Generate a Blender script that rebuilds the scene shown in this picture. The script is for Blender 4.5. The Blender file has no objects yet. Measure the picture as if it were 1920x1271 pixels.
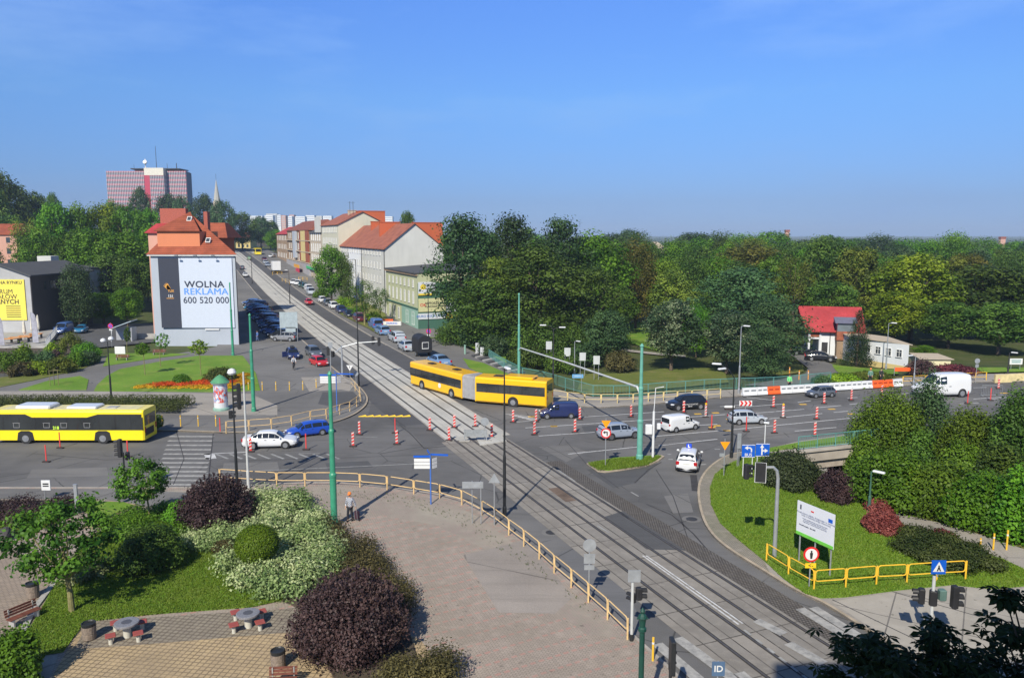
import bpy, bmesh, math, random
import numpy as np
from mathutils import Vector, Matrix
HAZE = 0.00018
R = math.radians
rnd = random.Random(7)
C = bpy.context.scene.collection
scene = bpy.context.scene

# ---------------- camera, sky, sun, exposure ----------------
HC, F, PITCH = 18.0, 1464.0, math.atan(195.5 / 1464.0)
SP, CP = math.sin(PITCH), math.cos(PITCH)
cam_d = bpy.data.cameras.new('camera'); cam = bpy.data.objects.new('camera', cam_d); C.objects.link(cam)
cam.location = (0, 0, HC); cam.rotation_euler = (math.pi / 2 - PITCH, 0, 0)
cam_d.sensor_width = 36; cam_d.lens = F / 1920 * 36; cam_d.clip_start = 0.5; cam_d.clip_end = 20000
scene.camera = cam
SUN_EL, SUN_AZ = R(40), R(199)          # azimuth clockwise from +Y: the sun stands behind the camera, to the left
w = bpy.data.worlds.new('World'); scene.world = w; w.use_nodes = True
nt = w.node_tree; bg = nt.nodes['Background']
sky = nt.nodes.new('ShaderNodeTexSky'); sky.sky_type = 'NISHITA'; sky.sun_disc = False
sky.sun_elevation = SUN_EL; sky.sun_rotation = SUN_AZ; sky.altitude = 250; sky.air_density = 1.0; sky.dust_density = 0.15; sky.ozone_density = 4.0
tc = nt.nodes.new('ShaderNodeTexCoord')
mp = nt.nodes.new('ShaderNodeMapping'); mp.inputs['Scale'].default_value = (1.2, 1.2, 5.0)
ns = nt.nodes.new('ShaderNodeTexNoise'); ns.inputs['Scale'].default_value = 2.2; ns.inputs['Detail'].default_value = 7; ns.inputs['Roughness'].default_value = .6
cr = nt.nodes.new('ShaderNodeValToRGB'); cr.color_ramp.elements[0].position = .50; cr.color_ramp.elements[1].position = .80
cr.color_ramp.elements[0].color = (0, 0, 0, 1); cr.color_ramp.elements[1].color = (.36, .36, .36, 1)
mx = nt.nodes.new('ShaderNodeMix'); mx.data_type = 'RGBA'
mx.inputs[7].default_value = (6.5, 7.0, 7.2, 1)
nt.links.new(tc.outputs['Generated'], mp.inputs[0]); nt.links.new(mp.outputs[0], ns.inputs[0]); nt.links.new(ns.outputs[0], cr.inputs[0])
nt.links.new(cr.outputs[0], mx.inputs[0]); nt.links.new(sky.outputs[0], mx.inputs[6])
hsv = nt.nodes.new('ShaderNodeHueSaturation'); hsv.inputs['Saturation'].default_value = 1.05; hsv.inputs['Value'].default_value = 1.6 / 1.5
tint = nt.nodes.new('ShaderNodeMix'); tint.data_type = 'RGBA'; tint.blend_type = 'MULTIPLY'; tint.inputs[0].default_value = 1; tr_ = nt.nodes.new('ShaderNodeValToRGB'); sz = nt.nodes.new('ShaderNodeSeparateXYZ'); nt.links.new(tc.outputs['Generated'], sz.inputs[0]); nt.links.new(sz.outputs[2], tr_.inputs[0])
for p_, c_ in ((0, (.246, .41, .915)), (.6, (.76, .82, .88)), (.04, (.314, .429, .78)), (.163, (.577, .797, 1.12)), (.30, (.74, 1.0, 1.55))):
    e_ = tr_.color_ramp.elements[0] if p_ == 0 else tr_.color_ramp.elements[1] if p_ == .6 else tr_.color_ramp.elements.new(p_); e_.position = p_; e_.color = (c_[0] / 1.6, c_[1] / 1.6, c_[2] / 1.6, 1)
nt.links.new(tr_.outputs[0], tint.inputs[7])
nt.links.new(mx.outputs[2], hsv.inputs['Color']); nt.links.new(hsv.outputs[0], tint.inputs[6]); nt.links.new(tint.outputs[2], bg.inputs[0]); bg.inputs[1].default_value = 0.15
sl = bpy.data.lights.new('sun', 'SUN'); sl.energy = 5.0; sl.angle = R(0.5); sl.color = (1.0, .935, .80)
so = bpy.data.objects.new('sun', sl); C.objects.link(so)
sdir = Vector((math.sin(SUN_AZ) * math.cos(SUN_EL), math.cos(SUN_AZ) * math.cos(SUN_EL), math.sin(SUN_EL)))
so.rotation_euler = sdir.to_track_quat('Z', 'Y').to_euler(); so.location = (0, -40, 80)
scene.view_settings.view_transform = 'Standard'; scene.view_settings.look = 'None'; scene.view_settings.gamma = 1
scene.view_settings.use_curve_mapping = False; scene.view_settings.exposure = 0.22
scene.cycles.use_denoising = True; scene.cycles.max_bounces = 6; scene.cycles.transparent_max_bounces = 6
scene.cycles.diffuse_bounces = 3; scene.cycles.volume_bounces = 0

# ---------------- where a spot of the place lies ----------------
def lerp(a, b, t): return a + (b - a) * t
def sstep(a, b, x):
    t = min(1, max(0, (x - a) / (b - a))); return t * t * (3 - 2 * t)
RISE = [(0, 0), (130, 0), (165, .35), (218, 1.6), (275, 3.8), (335, 6.2), (400, 8.6), (520, 11), (800, 11), (1500, 0), (1e6, 0)]
RP0 = (23.8, 63.4); RD = Vector((5.4, 1.85)).normalized()       # line of the bridge railing beside the main road
def T(x, y):
    for (a, za), (b, zb) in zip(RISE, RISE[1:]):
        if y <= b:
            z = lerp(za, zb, max(0, (y - a) / (b - a))); break
    z *= 1 - sstep(-25, 45, x)
    sd = (x - RP0[0]) * RD.y - (y - RP0[1]) * RD.x              # >0 on the near side
    if sd > 1.2:
        r = math.hypot((x - 30) / 9, (y - 60) / 9)
        z -= 3.6 * (1 - sstep(.35, 1.25, r))
    sd2 = -sd - 26                                              # the park lies a little lower beyond the road
    if sd2 > 0 and x > -3: z -= 1.2 * sstep(0, 12, sd2) * sstep(-3, 12, x)
    return z
def ray(px, py):
    v = py - 635.5
    return Vector((px - 960, F * CP - v * SP, -(v * CP + F * SP)))
def G(px, py, h=0.0):
    d = ray(px, py); d = d / d.y; y = 15.0; st = 1.0
    while y < 6000:
        z = HC + d.z * y
        if z <= T(d.x * y, y) + h:
            lo, hi = y - st, y
            for _ in range(24):
                m = (lo + hi) / 2
                if HC + d.z * m <= T(d.x * m, m) + h: hi = m
                else: lo = m
            return Vector((d.x * hi, hi, T(d.x * hi, hi) + h))
        st = max(.5, y * .01); y += st
    return Vector((d.x * y, y, 0))
def GP(px, py, h):                   # on the level plane z=h
    d = ray(px, py); t = (h - HC) / d.z
    return Vector((d.x * t, d.y * t, h))
def ztop(y, py): d = ray(960, py); return HC + y * d.z / d.y
def XY(px, y, z=5.0): return (px - 960) * (y * CP + (HC - z) * SP) / F
SD = Vector((-.3844, .9232)); SN_ = Vector((.9232, .3844)); P0 = Vector((-4.64, 66.06))
def S(s, n, z=None):
    p = P0 + SD * s + SN_ * n
    return Vector((p.x, p.y, T(p.x, p.y) if z is None else z))
def s_at(px, n, z=3.0):
    lo, hi = -40.0, 900.0
    for _ in range(50):
        m = (lo + hi) / 2; p = P0 + SD * m + SN_ * n
        q = 960 + F * p.x / (p.y * CP + (HC - z) * SP)
        if q > px: lo = m
        else: hi = m
    return lo

# ---------------- materials ----------------
MATS = {}
def _nodes(name):
    m = bpy.data.materials.new(name); m.use_nodes = True
    return m, m.node_tree, m.node_tree.nodes['Principled BSDF']
def rgb(c): return (c[0], c[1], c[2], 1)
def M(name, col, rough=.6, metal=0, var=.12, scale=2.0, bump=0, spec=.4, coat=0, emit=None, world=False):
    if name in MATS: return MATS[name]
    m, t, b = _nodes(name)
    b.inputs['Roughness'].default_value = rough; b.inputs['Metallic'].default_value = metal
    b.inputs['Specular IOR Level'].default_value = spec
    if coat: b.inputs['Coat Weight'].default_value = coat; b.inputs['Coat Roughness'].default_value = .08
    n = t.nodes.new('ShaderNodeTexNoise'); n.inputs['Scale'].default_value = scale; n.inputs['Detail'].default_value = 6
    if world:
        g = t.nodes.new('ShaderNodeNewGeometry'); t.links.new(g.outputs['Position'], n.inputs['Vector'])
    else:
        g = t.nodes.new('ShaderNodeTexCoord'); t.links.new(g.outputs['Object'], n.inputs['Vector'])
    r = t.nodes.new('ShaderNodeValToRGB'); r.color_ramp.elements[0].position = .3; r.color_ramp.elements[1].position = .7
    r.color_ramp.elements[0].color = rgb([max(0, c * (1 - var)) for c in col]); r.color_ramp.elements[1].color = rgb([min(1, c * (1 + var)) for c in col])
    t.links.new(n.outputs[0], r.inputs[0]); t.links.new(r.outputs[0], b.inputs['Base Color'])
    if bump:
        bp = t.nodes.new('ShaderNodeBump'); bp.inputs['Strength'].default_value = bump; bp.inputs['Distance'].default_value = .05
        t.links.new(n.outputs[0], bp.inputs['Height']); t.links.new(bp.outputs[0], b.inputs['Normal'])
    if emit: b.inputs['Emission Color'].default_value = rgb(col); b.inputs['Emission Strength'].default_value = emit
    MATS[name] = m; return m
class NB:                                    # small node-graph builder
    def __init__(s, name):
        s.m, s.t, s.b = _nodes(name); s.g = s.t.nodes.new('ShaderNodeNewGeometry').outputs['Position']; MATS[name] = s.m
    def mapv(s, rot=0, scale=(1, 1, 1), loc=(0, 0, 0)):
        n = s.t.nodes.new('ShaderNodeMapping'); n.inputs['Rotation'].default_value = (0, 0, rot); n.inputs['Scale'].default_value = scale; n.inputs['Location'].default_value = loc
        s.t.links.new(s.g, n.inputs[0]); return n.outputs[0]
    def noise(s, scale, detail=5, v=None, rough=.55):
        n = s.t.nodes.new('ShaderNodeTexNoise'); n.inputs['Scale'].default_value = scale; n.inputs['Detail'].default_value = detail; n.inputs['Roughness'].default_value = rough
        s.t.links.new(v or s.g, n.inputs['Vector']); return n.outputs[0]
    def ramp(s, x, a, b, ca=(0, 0, 0), cb=(1, 1, 1)):
        n = s.t.nodes.new('ShaderNodeValToRGB'); n.color_ramp.elements[0].position = a; n.color_ramp.elements[1].position = b
        n.color_ramp.elements[0].color = rgb(ca); n.color_ramp.elements[1].color = rgb(cb); s.t.links.new(x, n.inputs[0]); return n.outputs[0]
    def mix(s, f, a, b, mode='MIX'):
        n = s.t.nodes.new('ShaderNodeMix'); n.data_type = 'RGBA'; n.blend_type = mode
        for i, v in ((0, f), (6, a), (7, b)):
            if hasattr(v, 'links') or hasattr(v, 'is_linked'): s.t.links.new(v, n.inputs[i])
            elif isinstance(v, (int, float)): n.inputs[i].default_value = v
            else: n.inputs[i].default_value = rgb(v)
        return n.outputs[2]
    def math(s, op, a, b=0.0):
        n = s.t.nodes.new('ShaderNodeMath'); n.operation = op
        for i, v in ((0, a), (1, b)):
            if isinstance(v, (int, float)): n.inputs[i].default_value = v
            else: s.t.links.new(v, n.inputs[i])
        return n.outputs[0]
    def sep(s, v):
        n = s.t.nodes.new('ShaderNodeSeparateXYZ'); s.t.links.new(v, n.inputs[0]); return n.outputs
    def voro(s, scale, v=None, feat='DISTANCE_TO_EDGE'):
        n = s.t.nodes.new('ShaderNodeTexVoronoi'); n.feature = feat; n.inputs['Scale'].default_value = scale
        s.t.links.new(v or s.g, n.inputs['Vector']); return n.outputs[0]
    def brick(s, v, w, h, c1, c2, mortar, ms=.02, off=.5):
        n = s.t.nodes.new('ShaderNodeTexBrick'); n.inputs['Scale'].default_value = 1; n.inputs['Brick Width'].default_value = w; n.inputs['Row Height'].default_value = h
        n.inputs['Mortar Size'].default_value = ms; n.offset = off
        for k, c in (('Color1', c1), ('Color2', c2), ('Mortar', mortar)): n.inputs[k].default_value = rgb(c)
        s.t.links.new(v, n.inputs['Vector']); return n.outputs
    def out(s, col, rough=.85, bump=None, bs=.3, bd=.03):
        s.t.links.new(col, s.b.inputs['Base Color']); s.b.inputs['Roughness'].default_value = rough; s.b.inputs['Specular IOR Level'].default_value = .3
        if bump is not None:
            p = s.t.nodes.new('ShaderNodeBump'); p.inputs['Strength'].default_value = bs; p.inputs['Distance'].default_value = bd
            s.t.links.new(bump, p.inputs['Height']); s.t.links.new(p.outputs[0], s.b.inputs['Normal'])
        return s.m
def leafmat(name, dark, light, alt=None, trans=.3):
    if name in MATS: return MATS[name]
    m, t, b = _nodes(name); MATS[name] = m
    a = t.nodes.new('ShaderNodeAttribute'); a.attribute_name = 'tint'
    r = t.nodes.new('ShaderNodeValToRGB'); r.color_ramp.elements[0].position = 0; r.color_ramp.elements[1].position = 1
    r.color_ramp.elements[0].color = rgb(dark); r.color_ramp.elements[1].color = rgb(light)
    if alt: e = r.color_ramp.elements.new(.55); e.color = rgb(alt)
    oi = t.nodes.new('ShaderNodeObjectInfo'); hs = t.nodes.new('ShaderNodeHueSaturation')
    mr = t.nodes.new('ShaderNodeMapRange'); mr.inputs['To Min'].default_value = .68; mr.inputs['To Max'].default_value = 1.28
    mr2 = t.nodes.new('ShaderNodeMapRange'); mr2.inputs['To Min'].default_value = .485; mr2.inputs['To Max'].default_value = .515
    t.links.new(oi.outputs['Random'], mr.inputs[0]); t.links.new(oi.outputs['Random'], mr2.inputs[0])
    t.links.new(a.outputs['Fac'], r.inputs[0]); t.links.new(r.outputs[0], hs.inputs['Color']); t.links.new(mr.outputs[0], hs.inputs['Value']); t.links.new(mr2.outputs[0], hs.inputs['Hue'])
    t.links.new(hs.outputs[0], b.inputs['Base Color']); b.inputs['Roughness'].default_value = .55; b.inputs['Specular IOR Level'].default_value = .25
    tr = t.nodes.new('ShaderNodeBsdfTranslucent'); ms = t.nodes.new('ShaderNodeMixShader'); ms.inputs[0].default_value = trans
    t.links.new(hs.outputs[0], tr.inputs[0]); t.links.new(b.outputs[0], ms.inputs[1]); t.links.new(tr.outputs[0], ms.inputs[2])
    t.links.new(ms.outputs[0], t.nodes['Material Output'].inputs[0]); return m

# ---------------- meshes and objects ----------------
class MB:
    def __init__(s): s.v = []; s.f = []
    def add(s, vs, fs):
        o = len(s.v); s.v += [tuple(p) for p in vs]; s.f += [tuple(i + o for i in f) for f in fs]; return s
    def box(s, c, d, rz=0, rx=0, ry=0):
        m = Matrix.Rotation(rz, 3, 'Z') @ Matrix.Rotation(ry, 3, 'Y') @ Matrix.Rotation(rx, 3, 'X'); c = Vector(c)
        vs = [c + m @ Vector((x * d[0] / 2, y * d[1] / 2, z * d[2] / 2)) for x in (-1, 1) for y in (-1, 1) for z in (-1, 1)]
        return s.add(vs, [(0, 1, 3, 2), (4, 6, 7, 5), (0, 4, 5, 1), (2, 3, 7, 6), (0, 2, 6, 4), (1, 5, 7, 3)])
    def bbox(s, c, d, b=.03, rz=0):          # box with chamfered edges
        cx, cy, cz = c; hx, hy, hz = d[0] / 2, d[1] / 2, d[2] / 2; b = min(b, hx * .6, hy * .6, hz * .6); rings = []
        for z, k in ((-hz, b), (-hz + b, 0), (hz - b, 0), (hz, b)):
            x, y = hx - k, hy - k
            rings.append([(x - b, -y, z), (x, -y + b, z), (x, y - b, z), (x - b, y, z), (-x + b, y, z), (-x, y - b, z), (-x, -y + b, z), (-x + b, -y, z)])
        cs, sn = math.cos(rz), math.sin(rz)
        vs = [(cx + p[0] * cs - p[1] * sn, cy + p[0] * sn + p[1] * cs, cz + p[2]) for r in rings for p in r]
        fs = [tuple(reversed(range(8))), tuple(range(24, 32))]
        for i in range(3):
            for j in range(8): fs.append((i * 8 + j, i * 8 + (j + 1) % 8, i * 8 + 8 + (j + 1) % 8, i * 8 + 8 + j))
        return s.add(vs, fs)
    def cyl(s, a, b, r0, r1=None, n=8, caps=True):
        a, b = Vector(a), Vector(b); r1 = r0 if r1 is None else r1; d = (b - a).normalized()
        u = d.orthogonal().normalized(); w_ = d.cross(u); vs = []
        for p, r in ((a, r0), (b, r1)):
            for i in range(n):
                t = 2 * math.pi * i / n; vs.append(p + u * r * math.cos(t) + w_ * r * math.sin(t))
        fs = [(i, (i + 1) % n, n + (i + 1) % n, n + i) for i in range(n)]
        if caps: fs += [tuple(reversed(range(n))), tuple(range(n, 2 * n))]
        return s.add(vs, fs)
    def tube(s, pts, r, n=6, closed=False):
        pts = [Vector(p) for p in pts]; k = len(pts); rs = r if isinstance(r, (list, tuple)) else [r] * k; vs = []; fs = []; pu = None
        for i, p in enumerate(pts):
            if closed: d = pts[(i + 1) % k] - pts[i - 1]
            else: d = pts[min(i + 1, k - 1)] - pts[max(i - 1, 0)]
            d = d.normalized()
            u = d.orthogonal().normalized() if pu is None else (pu - d * pu.dot(d)).normalized()
            pu = u; w_ = d.cross(u)
            for j in range(n):
                t = 2 * math.pi * j / n; vs.append(p + (u * math.cos(t) + w_ * math.sin(t)) * rs[i])
        for i in range(k if closed else k - 1):
            a, b = i * n, ((i + 1) % k) * n
            for j in range(n): fs.append((a + j, a + (j + 1) % n, b + (j + 1) % n, b + j))
        if not closed: fs += [tuple(reversed(range(n))), tuple(range((k - 1) * n, k * n))]
        return s.add(vs, fs)
    def lathe(s, prof, n=12, c=(0, 0, 0)):
        vs = []; fs = []
        for r, z in prof:
            for i in range(n):
                t = 2 * math.pi * i / n; vs.append((c[0] + r * math.cos(t), c[1] + r * math.sin(t), c[2] + z))
        for k in range(len(prof) - 1):
            for i in range(n): fs.append((k * n + i, k * n + (i + 1) % n, (k + 1) * n + (i + 1) % n, (k + 1) * n + i))
        fs += [tuple(reversed(range(n))), tuple(range((len(prof) - 1) * n, len(prof) * n))]
        return s.add(vs, fs)
    def disc(s, c, nrm, r, th, n=20):
        c, nrm = Vector(c), Vector(nrm).normalized(); return s.cyl(c, c + nrm * th, r, r, n)
    def plate(s, c, u, v, pts, th):          # flat shape in the plane (u, v), given thickness along u x v
        c, u, v = Vector(c), Vector(u).normalized(), Vector(v).normalized(); w_ = u.cross(v); k = len(pts)
        ar = sum(pts[i][0] * pts[(i + 1) % k][1] - pts[(i + 1) % k][0] * pts[i][1] for i in range(k))
        if ar < 0: pts = pts[::-1]
        vs = [c + u * a + v * b for a, b in pts] + [c + u * a + v * b + w_ * th for a, b in pts]
        return s.add(vs, [tuple(reversed(range(k))), tuple(range(k, 2 * k))] + [(i, (i + 1) % k, k + (i + 1) % k, k + i) for i in range(k)])
    def prism(s, pts, z0, z1):
        k = len(pts); ar = sum(pts[i][0] * pts[(i + 1) % k][1] - pts[(i + 1) % k][0] * pts[i][1] for i in range(k))
        if ar < 0: pts = pts[::-1]
        vs = [(p[0], p[1], z0) for p in pts] + [(p[0], p[1], z1) for p in pts]
        return s.add(vs, [tuple(reversed(range(k))), tuple(range(k, 2 * k))] + [(i, (i + 1) % k, k + (i + 1) % k, k + i) for i in range(k)])
    def move(s, off): s.v = [(a + off[0], b + off[1], c + off[2]) for a, b, c in s.v]; return s
    def mesh(s, name, smooth=False):
        me = bpy.data.meshes.new(name); me.from_pydata(s.v, [], s.f)
        if smooth: me.shade_smooth() if hasattr(me, 'shade_smooth') else None
        me.update(); return me
def tag(o, label=None, cat=None, group=None, kind=None):
    if label: o['label'] = label
    if cat: o['category'] = cat
    if group: o['group'] = group
    if kind: o['kind'] = kind
    return o
def link(name, me, mat=None, parent=None, loc=(0, 0, 0), rot=(0, 0, 0), sc=None):
    o = bpy.data.objects.new(name, me); C.objects.link(o); o.location = loc; o.rotation_euler = rot
    if sc is not None: o.scale = sc if hasattr(sc, '__len__') else (sc,) * 3
    if mat is not None:
        if len(me.materials) == 0: me.materials.append(mat)
        elif me.materials[0] is not mat: o.material_slots[0].link = 'OBJECT'; o.material_slots[0].material = mat
    if parent: o.parent = parent
    return o
def obj(name, mb, mat, parent=None, world=False, smooth=False, loc=(0, 0, 0), rot=(0, 0, 0)):
    if world and parent is not None: mb.move([-c for c in parent.location])
    return link(name, mb.mesh(name, smooth), mat, parent, loc, rot)
def thing(name, label, cat, loc=(0, 0, 0), rz=0, group=None, sc=None):
    o = bpy.data.objects.new(name, None); C.objects.link(o); o.empty_display_size = .3
    o.location = loc; o.rotation_euler = (0, 0, rz)
    if sc: o.scale = (sc,) * 3 if not hasattr(sc, '__len__') else sc
    return tag(o, label, cat, group)
def struct(name, mb, mat, smooth=False):
    o = obj(name, mb, mat, smooth=smooth); o['kind'] = 'structure'; return o
def dup(root, loc, rz, label=None, group=None, sc=None, mats=None):
    r = root.copy(); C.objects.link(r); r.location = loc; r.rotation_euler = (0, 0, rz)
    if sc: r.scale = (sc,) * 3 if not hasattr(sc, '__len__') else sc
    if label: r['label'] = label
    if group: r['group'] = group
    def cc(src, par):
        for ch in src.children:
            c = ch.copy(); C.objects.link(c); c.parent = par
            if mats and c.type == 'MESH' and c.material_slots:
                k = c.material_slots[0].material
                if k and k.name in mats: c.material_slots[0].link = 'OBJECT'; c.material_slots[0].material = mats[k.name]
            cc(ch, c)
    cc(root, r); return r
_txt = {}
def textmesh(body, size, bold=0.0, align='CENTER', depth=.004):
    k = (body, size, bold, align)
    if k in _txt: return _txt[k]
    cu = bpy.data.curves.new('lettering', 'FONT'); cu.body = body; cu.size = size; cu.align_x = align; cu.align_y = 'CENTER'; cu.offset = 0 if 'M' in body else bold; cu.extrude = depth; cu.space_character = 1 + bold * 2.2
    o = bpy.data.objects.new('lettering', cu); C.objects.link(o); bpy.context.view_layer.update()
    me = bpy.data.meshes.new_from_object(o.evaluated_get(bpy.context.evaluated_depsgraph_get())); bpy.data.objects.remove(o); me.materials.clear()
    _txt[k] = me; return me
def text(body, size, mat, parent, loc, rz=0, bold=0.0, align='CENTER', sx=1, name='lettering', world=False):
    """upright lettering whose reading side faces -Y before rz"""
    if world: loc = Vector(loc) - parent.location
    o = link(name, textmesh(body, size, bold, align), mat, parent, loc, (math.pi / 2, 0, rz)); o.scale = (sx, 1, 1); return o

# ---------------- foliage ----------------
def leafmesh(name, blobs, n, size, seed=0, shell=.8, up=.35, core=.18, asp=.7, jit=.12, tintnoise=.25, card=False):
    g = np.random.default_rng(seed); B = np.array(blobs, float)
    wgt = (B[:, 3] * B[:, 4] * B[:, 5]) ** (2 / 3); wgt /= wgt.sum()
    k = g.choice(len(B), n, p=wgt); d = g.normal(size=(n, 3)); d /= np.linalg.norm(d, axis=1)[:, None]
    rr = np.where(g.random(n) < core, g.random(n) ** .5 * shell, shell + (1 - shell) * g.random(n) + g.normal(size=n) * jit * .5)
    p = B[k, :3] + d * B[k, 3:6] * rr[:, None]
    nr = d + g.normal(size=(n, 3)) * .42; nr[:, 2] += up; nr /= np.linalg.norm(nr, axis=1)[:, None]
    a = g.normal(size=(n, 3)); u = np.cross(nr, a); u /= np.linalg.norm(u, axis=1)[:, None]; v = np.cross(nr, u)
    s = size * (.6 + .8 * g.random(n)); u *= (s / 2)[:, None]; v *= (s * asp / 2)[:, None]
    q = np.stack([p - u, p - v * .9 + u * .15, p + u, p + v * .9 + u * .15], 1).reshape(-1, 3)
    me = bpy.data.meshes.new(name); me.vertices.add(4 * n); me.vertices.foreach_set('co', q.ravel().astype(np.float32))
    me.loops.add(4 * n); me.loops.foreach_set('vertex_index', np.arange(4 * n, dtype=np.int32))
    me.polygons.add(n); me.polygons.foreach_set('loop_start', np.arange(0, 4 * n, 4, dtype=np.int32))
    at = me.attributes.new('tint', 'FLOAT', 'FACE'); bt = g.random(len(B))
    t = np.clip(.5 + (bt[k] - .5) * tintnoise * 2 + g.normal(size=n) * .2, 0, 1); at.data.foreach_set('value', t.astype(np.float32))
    me.update(); me.validate(); return me
def crown_blobs(seed, H, Rr, z0, n=26, kind='round'):
    g = random.Random(seed); out = []
    for i in range(n):
        t = (i + .5) / n; a = i * 2.4 + g.random()
        if kind == 'round':
            z = 1 - 2 * t; rad = math.sqrt(max(0, 1 - z * z)); k = .62 + .24 * g.random()
            x, y, zz = rad * math.cos(a) * Rr * k, rad * math.sin(a) * Rr * k, z0 + (H - z0) * (.5 + .5 * z * (.70 + .12 * g.random()))
            br = Rr * (.21 + .15 * g.random())
        elif kind == 'cone':
            zz = lerp(z0, H * .96, t); k = (1 - t) ** .8 * (.6 + .25 * g.random()); x, y = Rr * k * math.cos(a), Rr * k * math.sin(a); br = Rr * (.16 + .26 * (1 - t))
        elif kind == 'column':
            z = 1 - 2 * t; rad = math.sqrt(max(0, 1 - z ** 4)); x, y = rad * Rr * .6 * math.cos(a), rad * Rr * .6 * math.sin(a); zz = z0 + (H - z0) * (.5 + .5 * z * .82); br = Rr * (.34 + .14 * g.random())
        elif kind == 'layer':                                    # open flat tiers, like an old pine or locust
            z = 1 - 2 * t; rad = (max(0, 1 - abs(z) ** 2.2)) ** .5; rad *= 1 - .5 * max(0, z) ** 1.5; k = .35 + .65 * g.random(); x, y = rad * Rr * k * math.cos(a), rad * Rr * k * math.sin(a)
            zz = z0 + (H - z0) * (.5 + .5 * z * .88); br = Rr * (.24 + .14 * g.random()); out.append((x, y, zz, br * 1.25, br * 1.25, br * .62)); continue
        out.append((x, y, zz, br, br, br * .85))
    if kind in ('round', 'column'): out.append((0, 0, (z0 + H) / 2, Rr * .5, Rr * .5, (H - z0) * .3))
    if kind == 'layer': out.append((0, 0, (z0 + H) * .45, Rr * .45, Rr * .45, (H - z0) * .34))
    return out
def trunk_mb(H, r, blobs=(), seed=0, lean=(0, 0), nl=9, base=.0):
    g = random.Random(seed); m = MB(); top = H * .72
    pts = [Vector((lean[0] * t + g.uniform(-.03, .03) * H * t * .5, lean[1] * t, top * t + base)) for t in (0, .02, .2, .45, .7, 1)]
    m.tube(pts, [r * 1.5, r * 1.05, r * .9, r * .7, r * .48, r * .18], 9)
    bl = list(blobs); g.shuffle(bl)
    for b in bl[:nl]:
        e = Vector(b[:3]); t0 = min(.9, max(.28, (e.z - .18 * H) / H * .8)); i = t0 * 5; a = pts[0].lerp(pts[-1], t0)
        mid = a.lerp(e, .5) + Vector((0, 0, .05 * H)); m.tube([a, mid, e], [r * .42, r * .25, r * .07], 6)
    return m
# ---------------- ground materials ----------------
def asphalt(name, base, patch=.25, crack=True, seed=0):
    b = NB(name); v = b.mapv(.4, (1, 1, 1), (seed * 13, seed * 7, 0))
    big = b.ramp(b.noise(.09, 4, v), .35, .65); mid = b.ramp(b.noise(.9, 6, v), .3, .75); fine = b.noise(28, 3, v)
    st = b.ramp(b.noise(.35, 5, b.mapv(1.1783, (.25, 2.2, 1)), .7), .55, .75)
    c = b.mix(big, [x * (1 - patch) for x in base], [x * (1 + patch * .8) for x in base])
    c = b.mix(b.math('MULTIPLY', mid, .35), c, [x * 1.25 for x in base])
    c = b.mix(b.math('MULTIPLY', st, .55), c, [x * .6 for x in base]); c = b.mix(b.math('MULTIPLY', b.ramp(b.noise(.5, 6, b.mapv(-.36, (.12, 2.4, 1)), .7), .5, .75), .45), c, [x * .62 for x in base])
    c = b.mix(.5, c, b.ramp(fine, .2, .8, (.25, .25, .25), (.75, .75, .75)), 'OVERLAY')
    if crack:
        wv = b.mix(.12, v, b.noise(1.3, 5, v)); cr_ = b.ramp(b.voro(.2, wv), .0, .009, (1, 1, 1), (0, 0, 0))
        cr_ = b.math('MULTIPLY', cr_, b.ramp(b.noise(.12, 3, v), .46, .54)); c = b.mix(cr_, c, [x * .35 for x in base])
    return b.out(c, .88, fine, .25, .01)
ASPH = asphalt('asphalt_road', (.130, .127, .126), .36); ASPH2 = asphalt('asphalt_lane', (.084, .084, .088), .18, False, 2); ASPHP = asphalt('asphalt_pavement', (.158, .153, .148), .2, True, 4)
ASPHD = asphalt('asphalt_patch', (.085, .085, .088), .15, False, 5); CONCP = asphalt('concrete_pavement', (.30, .275, .245), .12, True, 6)
def paving(name, c1, c2, mortar, w=.2, h=.1, rot=.3, ms=.012, dirt=(.16, .14, .11), pink=None, off=.5, dk=.45):
    b = NB(name); v = b.mapv(rot); br = b.brick(v, w, h, c1, c2, mortar, ms, off)
    c = br[0]
    if pink:
        x, y, _ = b.sep(b.mapv(pink[1]))[:3]
        fx = b.math('FRACT', b.math('MULTIPLY', x, 1 / pink[2])); fy = b.math('FRACT', b.math('MULTIPLY', y, 1 / .42))
        k = b.math('MULTIPLY', b.math('LESS_THAN', fx, .17), b.math('LESS_THAN', fy, .62)); c = b.mix(b.math('MULTIPLY', k, .62), c, pink[0])
    c = b.mix(b.math('MULTIPLY', b.ramp(b.noise(.28, 6), .42, .68), dk), c, dirt)
    c = b.mix(b.math('MULTIPLY', b.ramp(b.noise(1.7, 6), .5, .7), .25), c, [x * 1.35 for x in c1])
    c = b.mix(b.math('MULTIPLY', b.ramp(b.noise(3.1, 4), .66, .72), .5), c, (.07, .065, .05))
    return b.out(c, .85, br[1], .35, .006)
PAVE = paving('paving_grey_pink', (.375, .315, .268), (.325, .27, .235), (.19, .165, .13), .2, .1, .42, .014, (.22, .19, .15), ((.43, .215, .18), 1.05, .85))
PAVED = paving('paving_dusty', (.30, .265, .22), (.33, .25, .225), (.2, .18, .15), .2, .1, .42, .014, (.33, .30, .245), None, .5, .8)
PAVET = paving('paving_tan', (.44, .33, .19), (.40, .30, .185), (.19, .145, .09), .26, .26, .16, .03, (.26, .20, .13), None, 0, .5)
PAVEG = paving('paving_dark_tan', (.27, .235, .18), (.24, .205, .16), (.12, .10, .08), .26, .26, .16, .03, (.16, .13, .10), None, 0, .6)  # darker, greyer version of the tan paving
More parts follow.
